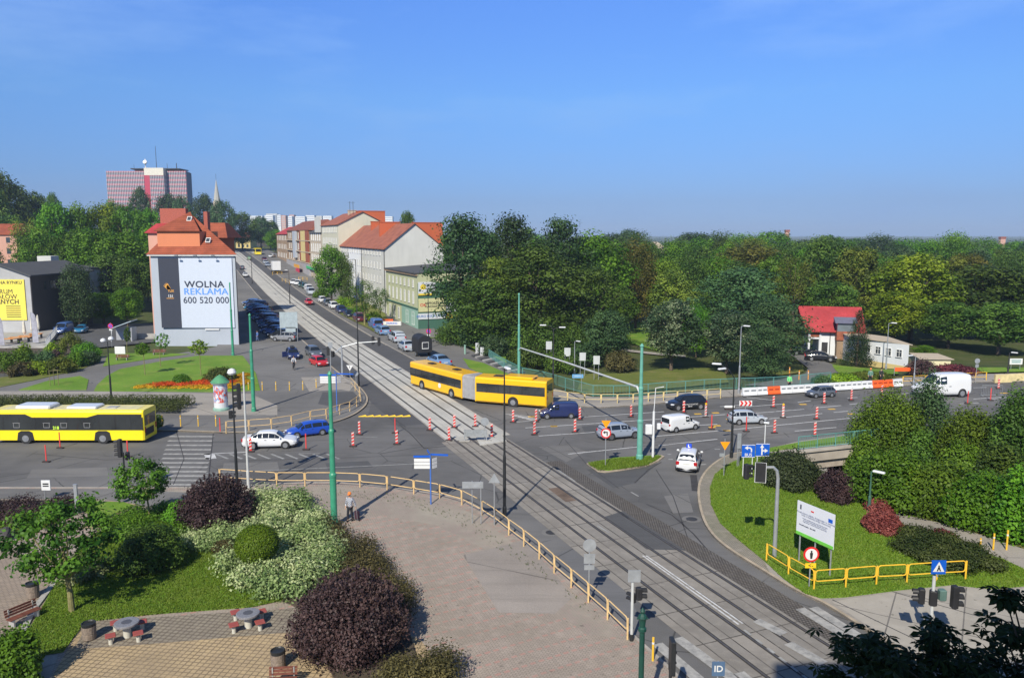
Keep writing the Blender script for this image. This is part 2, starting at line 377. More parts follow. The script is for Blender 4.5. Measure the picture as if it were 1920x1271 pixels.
PAVEL = paving('paving_left', (.33, .265, .205), (.29, .235, .19), (.16, .13, .10), .3, .15, .1, .02, (.21, .17, .13))
PAVEK = paving('paving_kerb_strip', (.33, .29, .24), (.27, .245, .21), (.14, .13, .10), .12, .12, .2, .02, (.17, .17, .10))
SLABP = paving('paving_slabs', (.37, .34, .295), (.33, .305, .265), (.14, .13, .12), 3.0, 3.0, .55, .035, (.25, .23, .2), None, 0, .35)
def grassmat(name, a, b_, c_):
    b = NB(name); big = b.ramp(b.noise(.22, 5), .35, .68); fine = b.ramp(b.noise(9, 6), .3, .7)
    c = b.mix(big, a, b_); c = b.mix(b.math('MULTIPLY', b.ramp(b.noise(.5, 6), .52, .70), .7), c, c_); c = b.mix(b.math('MULTIPLY', b.ramp(b.noise(1, 3, b.mapv(.5, (.15, 1.6, 1))), .45, .6), .3), c, a)
    c = b.mix(.55, c, b.mix(fine, (.32, .32, .32), (.68, .68, .68)), 'OVERLAY'); return b.out(c, .9, b.noise(14, 4), .6, .05)
GRASS = grassmat('grass_lawn', (.10, .20, .014), (.155, .265, .025), (.24, .26, .06)); GRASSD = grassmat('grass_dry', (.10, .13, .02), (.16, .17, .04), (.24, .19, .085))
GROUNDM = grassmat('ground_mixed', (.045, .065, .014), (.075, .09, .022), (.12, .10, .055)); DIRT = M('soil', (.075, .058, .04), .95, var=.3, scale=3, bump=.5, world=True)
def bedmat(name, a, c2, joint, L, dirty, marks):
    b = NB(name); ang = -math.atan2(SD.y, SD.x)
    v = b.mapv(0); n = b.t.nodes.new('ShaderNodeVectorRotate'); n.rotation_type = 'Z_AXIS'; n.inputs['Center'].default_value = (P0.x, P0.y, 0); n.inputs['Angle'].default_value = ang
    b.t.links.new(v, n.inputs['Vector']); v = n.outputs[0]; mpn = b.t.nodes.new('ShaderNodeMapping'); mpn.inputs['Location'].default_value = (-P0.x, -P0.y + .68, 0); b.t.links.new(v, mpn.inputs[0]); v = mpn.outputs[0]
    br = b.brick(v, L, 1.45, a, c2, joint, .035 if marks else .015, .0)
    c = b.mix(b.math('MULTIPLY', b.ramp(b.noise(.3, 6), .4, .65), dirty), br[0], [x * .62 for x in a])
    c = b.mix(b.math('MULTIPLY', b.ramp(b.noise(2.2, 6), .5, .75), .35), c, [min(1, x * 1.3) for x in a]); c = b.mix(.35, c, b.mix(b.noise(20, 3), (.3, .3, .3), (.7, .7, .7)), 'OVERLAY')
    return b.out(c, .85, br[1], .3, .01)
BEDN = bedmat('track_concrete_new', (.48, .465, .425), (.43, .42, .39), (.26, .25, .24), 6.0, .5, False); BEDO = bedmat('track_slabs_old', (.285, .26, .23), (.225, .21, .19), (.045, .04, .035), 3.0, .8, True)
COBB = paving('old_cobbles', (.12, .11, .105), (.17, .155, .14), (.05, .045, .04), .16, .16, -.39, .03, (.09, .075, .06))
KERB = M('kerb_stone', (.34, .31, .275), .9, var=.2, scale=1.5, world=True); KERBT = M('kerb_tan', (.36, .30, .225), .9, var=.2, scale=2, world=True)
def paint(name, col, worn=.5, base=(.16, .16, .16)):
    b = NB(name); k = b.ramp(b.noise(2.5, 8, rough=.7), .62 - worn * .35, .72); return b.out(b.mix(k, col, base), .75)
WPAINT = paint('white_road_paint', (.55, .55, .55), .35); WPAINTO = paint('worn_road_paint', (.36, .36, .35), .8); YPAINT = paint('yellow_road_paint', (.70, .42, .05), .3); SPAINT = paint('stripe_paint', (.38, .37, .35), .6)
TAR = M('tar_seam', (.045, .043, .045), .8, var=.25, scale=3, world=True); RAILM = M('rail_steel', (.16, .145, .135), .45, metal=.6, var=.2, scale=4, world=True); GROOVE = M('rail_groove', (.05, .045, .04), .9, world=True)

# ---------------- terrain ----------------
def axis(dense0, dense1, st, far0, far1, k=1.22):
    a = list(np.arange(dense0, dense1 + .01, st)); s_ = st
    while a[-1] < far1: s_ *= k; a.append(a[-1] + s_)
    s_ = st
    while a[0] > far0: s_ *= k; a.insert(0, a[0] - s_)
    return a
xs = sorted(set(axis(-100, 80, 3, -5000, 6000)) | set(np.arange(12, 50, 1.0))); ys = sorted(set(axis(8, 260, 3, -300, 9000)) | set(np.arange(46, 76, 1.0)))
def Tgrid(x, y):
    sd = (x - RP0[0]) * RD.y - (y - RP0[1]) * RD.x
    z = T(x, y)
    if -5 < sd <= 1.2:
        r = math.hypot((x - 30) / 9, (y - 60) / 9); z -= 3.6 * (1 - sstep(.35, 1.0, r))
    return z - .15
gm = MB(); gm.v = [(x, y, Tgrid(x, y)) for y in ys for x in xs]; nx = len(xs)
gm.f = [(j * nx + i, j * nx + i + 1, (j + 1) * nx + i + 1, (j + 1) * nx + i) for j in range(len(ys) - 1) for i in range(nx - 1)]
struct('ground', gm, GROUNDM, smooth=True)

def slab(name, pts, top, mat, bot=-.3, kind='structure'):
    m = MB().prism([(p[0], p[1]) for p in pts], bot, top); o = obj(name, m, mat); o['kind'] = kind; return o
def px(pts, h=0.0): return [GP(a, b, h) for a, b in pts]
def sheet(name, pts, h, mat):
    pts = [tuple(p[:2]) for p in pts]
    m = MB().add([(a, b, h) for a, b in pts], [tuple(range(len(pts)))]); me = m.mesh(name)
    if me.polygons and me.polygons[0].normal.z < 0: me.flip_normals()
    o = link(name, me, mat); o['kind'] = 'structure'; return o
def smoothline(p, n=6):
    out = []; P_ = [p[0]] + list(p) + [p[-1]]
    for i in range(1, len(P_) - 2):
        a, b, c, d = [Vector(q[:2]) for q in P_[i - 1:i + 3]]
        for k in range(n):
            t = k / n; out.append(.5 * ((2 * b) + (c - a) * t + (2 * a - 5 * b + 4 * c - d) * t * t + (3 * b - a - 3 * c + d) * t ** 3))
    out.append(Vector(p[-1][:2])); return out
def kerb(name, pts, w_, z0, z1, mat=None, side=1):
    m = MB(); k = len(pts); off = []
    for i in range(k):
        d = (Vector(pts[min(i + 1, k - 1)][:2]) - Vector(pts[max(i - 1, 0)][:2])).normalized(); off.append(Vector((-d.y, d.x)) * w_ * side)
    for i in range(k - 1):
        a, b = Vector(pts[i][:2]), Vector(pts[i + 1][:2]); c, d = b + off[i + 1], a + off[i]
        q = [a, b, c, d]; m.add([(*p, z0) for p in q] + [(*p, z1) for p in q], [(3, 2, 1, 0), (4, 5, 6, 7), (0, 1, 5, 4), (1, 2, 6, 5), (2, 3, 7, 6), (3, 0, 4, 7)])
    return struct(name, m, mat or KERB)
# asphalt of the crossing and the main road
north = px([(1035, 753), (1064, 761), (1125, 765), (1200, 761), (1250, 756), (1350, 746), (1391, 743.5), (1550, 734), (1689, 724.5), (1760, 720), (1850, 717), (1920, 716)])
corner = px([(777, 677), (812, 694), (860, 712), (930, 731), (985, 743)])
rend = Vector(RP0) + RD * 130
apoly = [(-110, 18), (22, 18)] + [p[:2] for p in px([(1700, 1271), (1600, 1100), (1440, 980), (1400, 900), (1440, 850)])] + [(RP0[0], RP0[1]), (rend.x, rend.y), (north[-1].x + 75, north[-1].y + 36)] + [p[:2] for p in reversed(north)] + [p[:2] for p in reversed(corner)]
apoly += [tuple(S(62, 8.5)[:2]), tuple(S(62, -26)[:2]), (-115, 118)]
sheet('main_road', apoly, 0.0, ASPH)
def strip(name, n0, n1, s0, s1, h, mat, step=7, skirt=0):
    m = MB(); k = max(2, int((s1 - s0) / step) + 1)
    for i in range(k):
        s_ = lerp(s0, s1, i / (k - 1)); a, b = S(s_, n0), S(s_, n1); z = T((a.x + b.x) / 2, (a.y + b.y) / 2)
        m.v += [(a.x, a.y, z + h), (b.x, b.y, z + h)]
        if skirt: m.v += [(a.x, a.y, z + h - skirt), (b.x, b.y, z + h - skirt)]
    q = 4 if skirt else 2
    for i in range(k - 1):
        a = i * q; c = a + q; m.f.append((a, a + 1, c + 1, c))
        if skirt: m.f += [(a + 2, a, c, c + 2), (a + 1, a + 3, c + 3, c + 1)]
    return struct(name, m, mat)
SE = 420
strip('street_left_lane', -3.3, -.75, 61, SE, .0, ASPH2); strip('street_left_lane', -3.3, -.75, 8, 61.5, .008, ASPH2)
strip('street_right_lane', 5.2, 8.6, 61, SE, .0, ASPH2); strip('street_right_lane', 5.2, 8.6, 16, 61.5, .008, ASPH2)
strip('parking_strip', -17, -3.45, 61, SE, .10, ASPHP, skirt=.4); strip('street_pavement', 8.75, 22, 58, SE, .12, ASPHP, skirt=.4)
strip('street_kerb', 8.6, 8.75, 24, SE, .13, KERB, skirt=.3); strip('street_kerb', -3.45, -3.3, 33, SE, .13, KERB, skirt=.3)
strip('tram_track_bed', -.6, 5.2, 1, SE, .024, BEDN, skirt=.1)
strip('tram_track_bed', -1.25, 4.55, -46, .95, .020, BEDO, skirt=.1); strip('track_side_strip', 4.6, 5.9, -46, -8, .016, COBB)
strip('track_edge', -.75, -.6, 1, SE, .03, KERB, skirt=.1); strip('track_edge', 5.2, 5.32, 1, SE, .03, KERB, skirt=.1)
for n in (0.05, 1.5, 2.85, 4.25):
    strip('tram_rail_groove', n - .11, n + .11, -46, SE, .030, GROOVE); strip('tram_rail', n - .035, n + .035, -46, SE, .036, RAILM)
sheet('road_patch', [S(-26, 2.6), S(-20.5, 2.9), S(-20, 4.6), S(-27, 4.6)], .026, ASPHD)
sheet('road_patch', [S(-17, 1.9), S(-14, 2.0), S(-14, 2.8), S(-17, 2.7)], .0265, M('rusty_patch', (.14, .10, .075), .9, var=.35, scale=1.5, world=True))
sheet('road_patch', px([(694, 706), (745, 750), (800, 790), (856, 829), (798, 839), (775, 815), (742, 796), (690, 778), (700, 740)]), .0025, asphalt('asphalt_recent', (.102, .100, .100), .2, False, 11))
sheet('road_patch', px([(1010, 838), (1062, 832), (1100, 846), (1062, 866)]), .004, ASPHP)
sheet('road_patch', px([(1100, 880), (1235, 868), (1190, 905), (1150, 915)]), .004, ASPHD); sheet('road_patch', px([(1010, 1046), (1080, 1026), (1180, 1110), (1210, 1190), (1180, 1190)]), .003, asphalt('asphalt_newer', (.135, .135, .14), .1, False, 8))
# block A: plaza south of the crossing
pA = [(-40, 914), (300, 914), (410, 913), (470, 910), (560, 905), (640, 905), (700, 911), (760, 918), (830, 928), (880, 943), (940, 984), (1000, 1030), (1060, 1080), (1110, 1124), (1190, 1196), (1250, 1250), (1300, 1300)]
kA = smoothline(px(pA, .12), 4)
slab('plaza_pavement', [tuple(p) for p in kA] + [(8, 14), (-60, 14)], .12, PAVE); kerb('plaza_kerb', kA, .15, 0, .13)
sheet('plaza_dusty_paving', px([(300, 921), (560, 912), (640, 912), (760, 925), (835, 938), (900, 970), (985, 1035), (1060, 1100), (1110, 1140), (1170, 1195), (1100, 1190), (1000, 1110), (930, 1040), (820, 985), (700, 962), (640, 980), (560, 940), (450, 945)], .124), .124, PAVED)
sheet('plaza_asphalt_patch', px([(868, 1040), (985, 1012), (1075, 1118), (1040, 1150), (935, 1148)], .128), .128, asphalt('worn_plaza_patch', (.265, .235, .21), .25, True, 9))
sheet('pavement_left', px([(-40, 916), (300, 916), (300, 921), (420, 925), (440, 948), (330, 960), (232, 940), (180, 935), (-40, 935)], .126), .126, ASPHP)
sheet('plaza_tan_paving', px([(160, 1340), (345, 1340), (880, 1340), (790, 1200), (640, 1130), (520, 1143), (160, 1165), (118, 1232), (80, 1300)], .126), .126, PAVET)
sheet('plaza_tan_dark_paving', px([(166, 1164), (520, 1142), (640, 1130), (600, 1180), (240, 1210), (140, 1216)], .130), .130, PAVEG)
sheet('plaza_left_paving', px([(-60, 970), (0, 1000), (60, 1060), (125, 1070), (95, 1120), (50, 1190), (-60, 1330), (-260, 1330)], .126), .126, PAVEL)
sheet('garden_path', px([(178, 990), (255, 945), (235, 942), (195, 955), (150, 990)], .130), .130, PAVET)
sheet('pavement_corner', px([(-60, 1320), (20, 1230), (110, 1225), (70, 1340)], .129), .129, CONCP)
# lawns and beds of block A
def lawn(name, pp, h0, mat=GRASS, t=.05, bot=0.0): return slab(name, px(pp, h0), h0 + t, mat, bot)
LA = [(30, 1222), (118, 1072), (140, 1040), (180, 1000), (300, 960), (420, 1000), (470, 1040), (520, 1060), (530, 1125), (470, 1138), (300, 1150), (160, 1165), (118, 1222), (60, 1232)]
lawn('lawn', LA, .13); lawn('lawn', [(150, 955), (175, 940), (232, 942), (252, 948), (190, 975)], .13)
slab('flower_bed_soil', px([(300, 945), (450, 935), (610, 960), (635, 990), (748, 1120), (800, 1290), (640, 1300), (560, 1140), (525, 1125), (450, 1060), (420, 1000), (330, 985)], .13), .17, DIRT, 0)
slab('flower_bed_soil', px([(-60, 938), (160, 938), (150, 960), (100, 985), (-60, 1005)], .13), .17, DIRT, 0)
kerb('lawn_kerb', px([(18, 1218), (60, 1140), (122, 1060)], .13), .28, .1, .2, M('granite_kerb', (.33, .32, .30), .9, var=.35, scale=8, world=True), -1)
# block B: pavement, parking and the green north-west of the crossing
pB = [(-60, 806), (280, 806), (430, 810), (520, 808), (600, 797), (655, 781), (683, 763), (690, 748), (684, 735), (672, 722), (662, 712), (640, 701), (600, 667), (560, 630), (552, 624)]
kB = smoothline(px(pB, .12), 4)
slab('corner_pavement', [tuple(p) for p in kB] + [tuple(S(62, -26)[:2]), (-115, 124), (-115, 66)], .12, ASPHP); kerb('corner_kerb', kB, .18, 0, .14, KERBT)
sheet('corner_light_paving', px([(564, 707), (640, 706), (668, 717), (655, 733), (640, 730), (580, 734)], .124), .124, CONCP); sheet('corner_dark_paving', px([(605, 735), (662, 734), (676, 748), (640, 765), (596, 757)], .124), .124, ASPHD)
sheet('promenade', px([(-80, 752), (-80, 733), (200, 734), (470, 738), (520, 760), (520, 778), (340, 778), (340, 748), (100, 745)], .124), .124, CONCP)
lawn('lawn', [(176, 733), (182, 722), (200, 705), (225, 692), (300, 678), (372, 667), (455, 667), (480, 700), (488, 732), (400, 735)], .13, t=.04)
lawn('lawn', [(193, 687), (203, 663), (290, 662), (355, 664), (290, 672), (232, 681)], .13, t=.04); lawn('lawn', [(35, 731), (90, 714), (150, 705), (166, 712), (162, 731)], .13, t=.04)
lawn('lawn', [(-80, 727), (-80, 712), (60, 702), (150, 688), (172, 684), (155, 692), (60, 714), (0, 726)], .13, GRASSD, t=.04)
slab('shrub_bed_soil', px([(-80, 712), (-80, 655), (60, 650), (120, 640), (160, 650), (175, 672), (165, 682), (60, 702)], .13), .2, DIRT, 0); kerb('shrub_bed_wall', px([(-80, 714), (60, 703), (165, 684)], .13), .3, .1, .55, M('dark_stone_edge', (.10, .10, .10), .9, world=True))
sheet('yard', px([(-80, 640), (-60, 600), (300, 585), (300, 640), (180, 652), (120, 636)], .126), .126, ASPHD)
# block D: green island
pD = [(1100, 868), (1150, 858), (1240, 852.5), (1246, 855), (1235, 863), (1215, 872), (1165, 880), (1135, 884), (1120, 882)]
slab('traffic_island', px(pD, .1), .1, KERBT, 0); c0 = sum((Vector(p[:2]) for p in px(pD, .1)), Vector((0, 0))) / len(pD)
slab('island_lawn', [c0 + (Vector(p[:2]) - c0) * .9 for p in px(pD, .1)], .17, GRASS, .05)
# block C: corner lawn on the right
pC = [(1420, 845), (1372, 850), (1340, 866), (1318, 888), (1308, 915), (1312, 955), (1328, 992), (1362, 1025), (1430, 1068), (1490, 1104), (1545, 1130), (1618, 1175), (1652, 1195), (1720, 1240), (1800, 1300)]
kC = smoothline(px(pC, .12), 4)
rC = px([(1990, 1300), (1990, 1085)], .12)
lawnR = [(1935, 1072), (1880, 1046), (1800, 1022), (1740, 1004), (1680, 975), (1640, 950), (1600, 935), (1560, 905), (1530, 875), (1494, 851)]
slab('corner_lawn_base', [tuple(p) for p in kC] + [p[:2] for p in rC] + [p[:2] for p in px(lawnR, .12)] + [tuple((Vector(RP0))), (RP0[0] + RD.x * 30 - .2, RP0[1] + RD.y * 30 + .3)] + [p[:2] for p in px([(1720, 798), (1600, 812), (1500, 826)], .12)], .115, CONCP, -.5); kerb('corner_lawn_kerb', kC, .16, 0, .14, KERBT)
inner = [(1424, 848), (1392, 858), (1362, 872), (1340, 890), (1331, 915), (1333, 945), (1350, 980), (1385, 1012), (1432, 1050), (1470, 1085), (1510, 1113), (1540, 1121), (1585, 1119), (1685, 1106), (1784, 1096), (1863, 1104), (1925, 1098), (1990, 1090)]
lawnC = inner + [(1935, 1074), (1880, 1048), (1800, 1024), (1740, 1006), (1680, 977), (1640, 952), (1600, 937), (1560, 907), (1530, 877), (1500, 853)]
strC = [(1424, 848), (1392, 858), (1362, 872), (1340, 890), (1331, 915), (1333, 945), (1350, 980), (1385, 1012), (1432, 1050)]
sheet('cobbled_edge', [tuple(p) for p in kC[2:34]] + [p[:2] for p in reversed(px(strC, .12))], .122, PAVEK)
slab('corner_lawn', [p[:2] for p in px(lawnC, .13)], .17, GRASS, .05)
slab('road_verge', [p[:2] for p in px([(1400, 848), (1500, 829), (1600, 815), (1720, 799)], .13)] + [(RP0[0] + RD.x * 16, RP0[1] + RD.y * 16 + .1), (RP0[0], RP0[1] + .1)], .165, GRASS, .05)
sheet('corner_slab_paving', px([(1560, 1128), (1590, 1122), (1690, 1108), (1784, 1098), (1863, 1107), (1990, 1095), (1990, 1300), (1800, 1290), (1690, 1215)], .12), .121, SLABP)
for (a, b) in (((1560, 1124), (1990, 1330)), ((1676, 1110), (1990, 1200))):
    kerb('paving_joint', px([a, b], .12), .06, .1, .1235, TAR)
# path down to the underpass
pth = [(1648, 952), (1700, 962), (1760, 978), (1830, 998), (1900, 1018), (1960, 1040), (1990, 1090), (1930, 1076), (1890, 1055), (1830, 1030), (1770, 1008), (1700, 985), (1650, 975)]
def drape(name, pts, h, mat):
    m = MB(); c = Vector((0, 0, 0)); q = [G(a, b) for a, b in pts]; k = len(q) // 2
    L = [q[i] for i in range(k)]; Rr_ = [q[-1 - i] for i in range(k)]; vs = []
    for i in range(k - 1):
        for j in range(6):
            t = j / 6; a = L[i].lerp(L[i + 1], t); b = Rr_[i].lerp(Rr_[i + 1], t)
            for u in range(5):
                p = a.lerp(b, u / 4); vs.append((p.x, p.y, T(p.x, p.y) + h))
    n = len(vs) // 5; fs = [(i * 5 + u, i * 5 + u + 1, i * 5 + u + 6, i * 5 + u + 5) for i in range(n - 1) for u in range(4)]
    return struct(name, m.add(vs, fs), mat, True)
drape('underpass_path', [(1640, 905), (1652, 945), (1700, 962), (1760, 978), (1830, 998), (1900, 1018), (1990, 1050), (1990, 1098), (1890, 1055), (1830, 1030), (1770, 1008), (1700, 985), (1640, 970), (1625, 905)], .02, CONCP)
drape('grass_strip', [(1700, 958), (1760, 970), (1830, 986), (1990, 1030), (1990, 1052), (1830, 1000), (1760, 980), (1700, 966)], .03, GRASSD)
# north pavement beside the main road
nf = px([(1010, 722), (1055, 732), (1112, 744), (1180, 744), (1250, 738), (1320, 732.5), (1380, 730), (1450, 727.5), (1557, 718), (1690, 708), (1810, 702), (1920, 699)], .12)
slab('north_pavement', [p[:2] for p in north] + [(north[-1].x + 60, north[-1].y + 29), (nf[-1].x + 60, nf[-1].y + 29)] + [p[:2] for p in reversed(nf)], .12, CONCP, -1.6); kerb('north_kerb', [p[:2] for p in north], .16, 0, .14, KERB)
crn = smoothline([p for p in corner] + [north[0]], 4)
slab('north_corner_pavement', [p[:2] for p in crn] + [nf[0][:2], *[p[:2] for p in px([(960, 702), (905, 668), (850, 640), (800, 622), (760, 622), (706, 636)], .12)], tuple(S(62, 8.6)[:2])], .118, ASPHP, -.6); kerb('north_corner_kerb', [tuple(p) for p in crn], .16, 0, .14, KERB)
slab('bank_lawn', px([(868, 672), (905, 680), (960, 704), (1010, 728), (1030, 742), (985, 733), (930, 712), (880, 690)], .125), .15, GRASS, 0)
drape('lawn_verge', [(790, 640), (830, 632), (890, 628), (960, 660), (960, 690), (905, 664), (850, 640), (800, 634)], .30, GRASS)
drape('lawn_verge', [(636, 590), (690, 618), (706, 628), (722, 632), (730, 606), (722, 590), (690, 570), (650, 555)], .32, GRASSD)
# park: lawns, drive, paths seen between the trees
drape('park_drive', [(1395, 722), (1460, 712), (1510, 700), (1515, 690), (1500, 678), (1480, 664), (1440, 652), (1455, 644), (1500, 656), (1530, 672), (1570, 686), (1585, 700), (1570, 714), (1450, 725)], .02, ASPHP)
drape('park_lawn', [(1170, 640), (1175, 620), (1190, 600), (1222, 600), (1225, 640), (1240, 660)], .03, GRASS); drape('park_lawn', [(1080, 738), (1180, 735), (1300, 724), (1380, 716), (1380, 690), (1250, 690), (1180, 700), (1090, 700)], .02, GRASSD)
drape('park_path', [(1150, 652), (1215, 660), (1300, 668), (1300, 672), (1215, 664), (1150, 656)], .06, CONCP); drape('park_lawn', [(1440, 694), (1480, 680), (1510, 686), (1512, 696), (1480, 702), (1440, 706)], .05, GRASSD)
drape('park_lawn', [(1560, 684), (1620, 690), (1690, 694), (1700, 704), (1620, 700), (1575, 700)], .05, GRASS); drape('park_lawn', [(1830, 690), (1920, 690), (1990, 690), (1990, 698), (1920, 698), (1830, 700)], .1, GRASS)
# painted markings
wm = MB(); om = MB(); ym = MB(); sm = MB()
def mark(m, a, b, w_, h=.010):
    a, b = GP(*a, h), GP(*b, h); d = (b - a).normalized(); o = Vector((-d.y, d.x, 0)) * w_ / 2; m.add([a - o, b - o, b + o, a + o], [(0, 1, 2, 3)])
for a, b in [((985, 802), (1110, 794)), ((1110, 794), (1360, 777)), ((1085, 782), (1245, 771.5)), ((1010, 817), (1115, 810)), ((1225, 818), (1375, 805)), ((1375, 805), (1602, 783)), ((1065, 851), (1200, 837)), ((1235, 835), (1345, 823)),
             ((1380, 764), (1470, 757)), ((1408, 775), (1508, 767)), ((1442, 785), (1542, 775)), ((1496, 754), (1520, 751)), ((1533, 764), (1577, 760)), ((1563, 773), (1590, 770.5)), ((1589, 746), (1608, 745)), ((1593, 758), (1612, 756)), ((1490, 808), (1568, 801)),
             ((1405, 758), (1350, 762)), ((1825, 748), (1880, 744)), ((1825, 727), (1850, 726)), ((1800, 757), (1835, 755)), ((1860, 748), (1900, 744)), ((1400, 745), (1450, 750)), ((1310, 797), (1345, 795)), ((1690, 738), (1730, 735))]: mark(wm, a, b, .16)
mark(om, (385, 887), (806, 868), .14)
for i in range(12):
    y = 818 + i * 8.2; xl = 318 - i * 2.85; xr = 401 - i * 1.65; mark(sm, (xl, y), (xr, y + .2), .42)
mark(wm, (398, 850), (470, 847), .15); mark(wm, (396, 860), (392, 850), .8)
for k in range(9): mark(om, (405 + k * 26, 851), (428 + k * 26, 860), .22)
for k in range(6): mark(wm, (955 + k * 8, 777 + k * 2.2), (1005, 785 + k * .8), .22)
mark(wm, (948, 776), (1005, 781), .12); mark(wm, (968, 791), (1002, 788), .12)
for a, b in [((668, 819), (708, 819)), ((560, 850), (600, 850)), ((1045, 880), (1078, 902)), ((1183, 922), (1197, 930)), ((1120, 985), (1142, 998)), ((1133, 940), (1180, 972)), ((1600, 1060), (1600.5, 1061))]: mark(om, a, b, .14, .03)
for o_ in (0, 8): mark(wm, (1205 + o_ * .8, 1041 - o_ * .0), (1385 + o_, 1170 - o_ * .2), .10, .042)
for k in range(6): mark(om, (1395 + k * 22, 1180 + k * 17), (1408 + k * 22, 1190 + k * 17), .14, .042)
for a, b in [((1525, 1138), (1610, 1192)), ((1500, 1140), (1585, 1192)), ((1418, 1162), (1470, 1188)), ((1478, 1205), (1545, 1243)), ((1270, 1195), (1400, 1290)), ((1232, 1206), (1330, 1290)), ((1385, 1260), (1420, 1290))]: mark(sm, a, b, .55, .042)
for a, b in [((1252, 852), (1258, 851)), ((1253, 861), (1262, 861)), ((1312, 871), (1324, 870)), ((1340, 842), (1350, 842))]: mark(om, a, b, .25)
struct('lane_marking', wm, WPAINT); struct('worn_marking', om, WPAINTO); struct('crosswalk_stripes', sm, SPAINT)
for a in [(1032, 799), (1499, 758), (1553, 767), (1590, 776), (990, 781), (1338, 798), (1356, 807), (1329, 801), (1362, 786), (1335, 774), (1302, 776), (1876, 737)]: mark(ym, a, (a[0] + 13, a[1] - .3), .45)
struct('temporary_marking', ym, YPAINT)
tm = MB()
def seam(pts, w_=.1, h=.012):
    for a, b in zip(pts, pts[1:]): mark(tm, a, b, w_, h)
seam([(748, 795), (772, 815), (795, 840)], .1); seam([(795, 840), (860, 834)], .12); seam([(880, 842), (900, 862), (905, 880), (925, 900)], .15); seam([(1190, 905), (1216, 880), (1240, 866)], .1)
seam([(1060, 825), (1100, 870), (1160, 915)], .06); seam([(1300, 890), (1304, 920)], .5); seam([(1212, 945), (1260, 965), (1300, 1000), (1335, 1040), (1370, 1060)], .09); seam([(400, 812), (390, 905)], .08)
seam([(640, 765), (740, 760)], .05); seam([(740, 786), (760, 800)], .1); seam([(1010, 1062), (1075, 1028)], .05); seam([(1290, 975), (1225, 995)], .05)
for i_, (pp_, mt_) in enumerate((([(420, 868), (520, 866), (524, 882), (416, 884)], ASPHP), ([(1090, 799), (1172, 793), (1186, 806), (1098, 813)], ASPHD), ([(1400, 816), (1480, 808), (1492, 818), (1408, 827)], ASPHP), ([(1130, 1000), (1160, 1020), (1200, 1062), (1165, 1040)], ASPHD), ([(610, 868), (690, 864), (700, 876), (615, 881)], ASPHD), ([(1330, 776), (1420, 769), (1426, 774), (1335, 781)], ASPHP), ([(60, 880), (200, 876), (204, 892), (50, 896)], ASPHP), ([(1245, 930), (1290, 925), (1300, 960), (1262, 962)], ASPHP))): sheet('road_patch', px(pp_), .005, mt_)
seam([(330, 806), (345, 860), (325, 908)], .06); seam([(1000, 850), (1180, 838), (1400, 822), (1600, 800)], .05); seam([(990, 790), (1200, 772), (1500, 747)], .05); seam([(430, 864), (640, 858), (860, 850)], .05); seam([(60, 850), (200, 862), (290, 855)], .06); seam([(1230, 880), (1262, 930), (1290, 1010), (1380, 1090)], .06)
for a in [(1297, 973), (1034, 998), (1255, 1113)]:
    p = GP(*a, 0); z = .0; m = MB().lathe([(.62, .005), (.62, .008)], 20, p); struct('manhole_surround', m, ASPHP); m = MB().lathe([(.36, .009), (.36, .014)], 20, p); m.lathe([(.3, .015), (.3, .018)], 20, p)
    tag(obj('manhole_cover', m, M('cast_iron', (.06, .057, .055), .6, .3)), {1297: 'round iron manhole cover in the turning lane beside the corner lawn', 1034: 'round manhole cover in the lane beside the plaza railing', 1255: 'round manhole cover between the tram rails'}[a[0]], 'manhole cover')
struct('tar_seams', tm, TAR)
# bridge edge over the underpass
bm_ = MB(); mid = Vector((*RP0, 0)); ang = math.atan2(RD.y, RD.x)
CONC = M('bridge_concrete', (.40, .355, .30), .9, var=.18, scale=.6, bump=.2, world=True); CONCG = M('old_concrete', (.33, .32, .30), .9, var=.2, scale=1.2, world=True)
def rdp(a, b, z): p = Vector(RP0) + RD * a + Vector((RD.y, -RD.x)) * b; return (p.x, p.y, z)
br = thing('underpass_bridge', 'pale concrete bridge edge over the footpath underpass beside the bushes', 'bridge', rdp(0, 0, 0))
def rbox(m, a0, a1, b0, b1, z0, z1):
    m.prism([rdp(a0, b0, 0)[:2], rdp(a1, b0, 0)[:2], rdp(a1, b1, 0)[:2], rdp(a0, b1, 0)[:2]], z0, z1)
m = MB(); rbox(m, -1.5, 26, -.4, .55, -.75, .19); rbox(m, -1.5, 26, -.3, .72, .10, .22); obj('deck_edge', m, CONC, br, True)
m = MB(); rbox(m, -1.5, 26, -3.2, .25, -1.5, -.752); obj('girder', m, M('girder_concrete', (.36, .31, .26), .9, var=.15, world=True), br, True)  # girder tone slightly darker than the deck edge
m = MB(); rbox(m, -1.5, 3.2, -3.6, .1, -4.2, -1.503); rbox(m, 9.5, 26, -3.6, .1, -4.2, -1.503); rbox(m, 3.2, 9.5, -3.9, -3.5, -4.2, -1.503); obj('abutment', m, CONCG, br, True)
gf = NB('graffiti_wall'); v = gf.noise(1.1, 3); c = gf.ramp(v, .42, .56, (.45, .42, .40), (.62, .22, .25)); c = gf.mix(gf.ramp(gf.noise(3.2, 2), .55, .58), c, (.7, .68, .66)); gf.out(c, .8)
m = MB(); rbox(m, 2.6, 7.8, .3, .5, -4.2, -2.2); obj('painted_wing_wall', m, MATS['graffiti_wall'], br, True)
